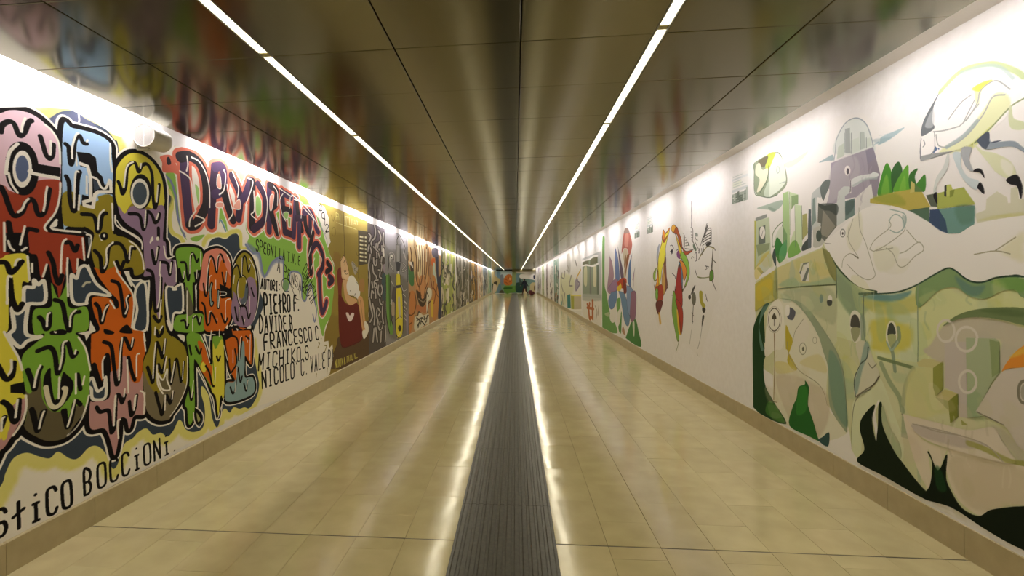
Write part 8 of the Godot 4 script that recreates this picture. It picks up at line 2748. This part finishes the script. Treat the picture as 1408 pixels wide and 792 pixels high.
func build_person() -> void:
	# strides to the left of the picture, leaning a little, one arm back to the suitcase handle
	var at := Vector3(0.99, 0.0, -51.9)
	var o := thing("person", "person in a dark blue jacket and maroon trousers walking near the far end", "person", at)
	var skin := plain(Color(0.72, 0.53, 0.43), 0.55)
	var f := Vector3(-0.75, 0, -0.65).normalized()      # walking direction
	var s := Vector3(f.z, 0, -f.x)                    # to the walker's left or right
	var P := func(fw: float, up: float, side: float) -> Vector3: return f * fw + Vector3.UP * up + s * side
	var hip: Vector3 = P.call(0.0, 0.90, 0.0)
	var chest: Vector3 = P.call(0.07, 1.25, 0.0)
	var neck: Vector3 = P.call(0.10, 1.42, 0.0)
	var head: Vector3 = P.call(0.13, 1.55, 0.0)
	var sh := [P.call(0.085, 1.365, 0.175), P.call(0.085, 1.365, -0.175)]
	var el := [P.call(0.22, 1.13, 0.215), P.call(-0.06, 1.10, -0.225)]
	var wr := [P.call(0.36, 1.02, 0.17), P.call(-0.23, 0.92, -0.215)]
	var hj := [P.call(0.0, 0.88, 0.09), P.call(0.0, 0.88, -0.09)]
	var kn := [P.call(0.17, 0.50, 0.10), P.call(-0.02, 0.47, -0.10)]
	var an := [P.call(0.30, 0.09, 0.09), P.call(-0.33, 0.17, -0.09)]
	var toe := [P.call(0.45, 0.055, 0.10), P.call(-0.24, 0.035, -0.10)]
	# body: trunk, limbs and neck in one surface
	var b := [[hip, chest, 0.125, 0.12], [chest, neck, 0.115, 0.05], [neck, head, 0.048, 0.055], [sh[0], sh[1], 0.055, 0.055]]
	for i in 2:
		b.append_array([[sh[i], el[i], 0.042, 0.035], [el[i], wr[i], 0.034, 0.024], [hj[i], kn[i], 0.075, 0.05], [kn[i], an[i], 0.048, 0.034], [an[i], toe[i], 0.035, 0.025]])
	put("body", flesh(b, 0.02, 0.012), skin, o)
	# head with nose, chin, ears
	var fr := f
	var h := [[head + Vector3.UP * 0.03, head + Vector3.UP * 0.03 - fr * 0.02, 0.078, 0.082], [head + fr * 0.03 - Vector3.UP * 0.06, head, 0.045, 0.06], [head + fr * 0.075 + Vector3.UP * 0.012, head + fr * 0.098 - Vector3.UP * 0.018, 0.008, 0.012], [head + fr * 0.062 - Vector3.UP * 0.052 + s * 0.015, head + fr * 0.062 - Vector3.UP * 0.052 - s * 0.015, 0.011, 0.011]]
	for q in [-1.0, 1.0]:
		h.append([head + s * q * 0.076 + Vector3.UP * 0.01, head + s * q * 0.08 - Vector3.UP * 0.025 + fr * 0.005, 0.012, 0.009])
	put("head", flesh(h, 0.009, 0.008), skin, o)
	var eyes := begin()
	for q in [-1.0, 1.0]:
		var ball := SphereMesh.new()
		ball.radius = 0.009
		ball.height = 0.018
		ball.radial_segments = 8
		ball.rings = 5
		eyes.append_from(ball, 0, Transform3D(Basis.IDENTITY, head + fr * 0.072 + s * q * 0.030 + Vector3.UP * 0.022))
	put("eyes", eyes.commit(), plain(Color(0.12, 0.10, 0.09), 0.3), o)
	put("hair", flesh([[head + Vector3.UP * 0.062 - fr * 0.01, head + Vector3.UP * 0.05 - fr * 0.04, 0.075, 0.08], [head - fr * 0.055 + Vector3.UP * 0.02, head - fr * 0.06 - Vector3.UP * 0.08, 0.062, 0.045]], 0.012, 0.01), plain(Color(0.07, 0.08, 0.11), 0.6), o)
	# hands: palm, four fingers, thumb
	for i in 2:
		var down: Vector3 = (wr[i] - el[i]).normalized()
		var across := s
		var curl := down.cross(across).normalized() * (1.0 if i == 0 else -1.0)
		var palm: Vector3 = wr[i] + down * 0.05
		var hb := [[wr[i], palm - across * 0.012, 0.022, 0.024], [palm - across * 0.02, palm + across * 0.022, 0.018, 0.018]]
		for k in 4:
			var root: Vector3 = palm + down * 0.028 + across * (-0.028 + k * 0.0185)
			var len_: float = [0.030, 0.038, 0.041, 0.036][k]
			var mid: Vector3 = root + down * len_ + curl * 0.012
			hb.append([root, mid, 0.0088, 0.0082])
			hb.append([mid, mid + down * len_ * 0.35 + curl * len_ * 0.8, 0.0082, 0.0072])
		hb.append([palm + across * 0.026 - down * 0.01, palm + across * 0.05 + down * 0.02 + curl * 0.015, 0.011, 0.0095])
		hb.append([palm + across * 0.05 + down * 0.02 + curl * 0.015, palm + across * 0.045 + down * 0.045 + curl * 0.03, 0.0095, 0.008])
		put("hand", flesh(hb, 0.006, 0.004), skin, o)
	var navy := plain(Color(0.10, 0.12, 0.19), 0.85)
	var j := [[hip + Vector3.UP * 0.02, chest, 0.16, 0.150], [chest, neck - Vector3.UP * 0.05, 0.145, 0.085], [sh[0], sh[1], 0.078, 0.078], [neck - Vector3.UP * 0.03, neck, 0.07, 0.062], [hip - Vector3.UP * 0.06, hip, 0.165, 0.16]]
	for i in 2:
		j.append_array([[sh[i], el[i], 0.066, 0.056], [el[i], wr[i], 0.055, 0.042]])
	put("jacket", flesh(j, 0.018, 0.014), navy, o)
	var t := [[hip, hip - Vector3.UP * 0.05, 0.14, 0.14]]
	for i in 2:
		t.append_array([[hj[i], kn[i], 0.10, 0.072], [kn[i], an[i] + (kn[i] - an[i]) * 0.12, 0.070, 0.056]])
	put("trousers", flesh(t, 0.018, 0.014), plain(Color(0.26, 0.10, 0.11), 0.85), o)
	for i in 2:
		put("shoe", flesh([[an[i] - Vector3.UP * 0.02, toe[i], 0.044, 0.036], [an[i] - Vector3.UP * 0.03 - f * 0.03, toe[i] - f * 0.05 - Vector3.UP * 0.005, 0.040, 0.034]], 0.012, 0.008), plain(Color(0.10, 0.08, 0.08), 0.5), o)
	# the suitcase trails behind, tilted on its wheels
	var case_at := at - f * 0.74 - s * 0.215
	var c := thing("suitcase", "dark red wheeled suitcase pulled along behind the walking person", "suitcase", Vector3(case_at.x, 0, case_at.z))
	c.rotation.y = atan2(-f.z, f.x)
	var red := plain(Color(0.34, 0.09, 0.10), 0.6)
	var tilt := Transform3D(Basis(Vector3.BACK, deg_to_rad(-32)), Vector3(0, 0.035, 0))
	var st := begin()
	slab_into(st, Vector3(0.22, 0.5, 0.36), 0.03, tilt * Transform3D(Basis.IDENTITY, Vector3(0.02, 0.53, 0)))
	put("shell", done(st), red, c)
	st = begin()
	slab_into(st, Vector3(0.05, 0.30, 0.28), 0.01, tilt * Transform3D(Basis(Vector3.BACK, PI / 2), Vector3(-0.09, 0.27, 0)) * Transform3D(Basis(Vector3.BACK, -PI / 2), Vector3(0, 0.14, 0)))
	put("pocket", done(st), red, c)
	for z in [-0.14, 0.14]:
		st = begin()
		lathe_into(st, [Vector2(0, -0.012), Vector2(0.035, -0.012), Vector2(0.035, 0.012), Vector2(0, 0.012)], 16, Transform3D(Basis(Vector3.RIGHT, PI / 2), Vector3(0.0, 0.035, z)))
		put("wheel", done(st), M.dark, c)
	st = begin()
	for z in [-0.09, 0.09]:
		box_into(st, Vector3(0.05, 0.52, z - 0.006), Vector3(0.062, 0.98, z + 0.006))
	box_into(st, Vector3(0.044, 0.97, -0.1), Vector3(0.068, 0.995, 0.1))
	var handle := done(st)
	put("handle", handle, M.alu, c).transform = tilt
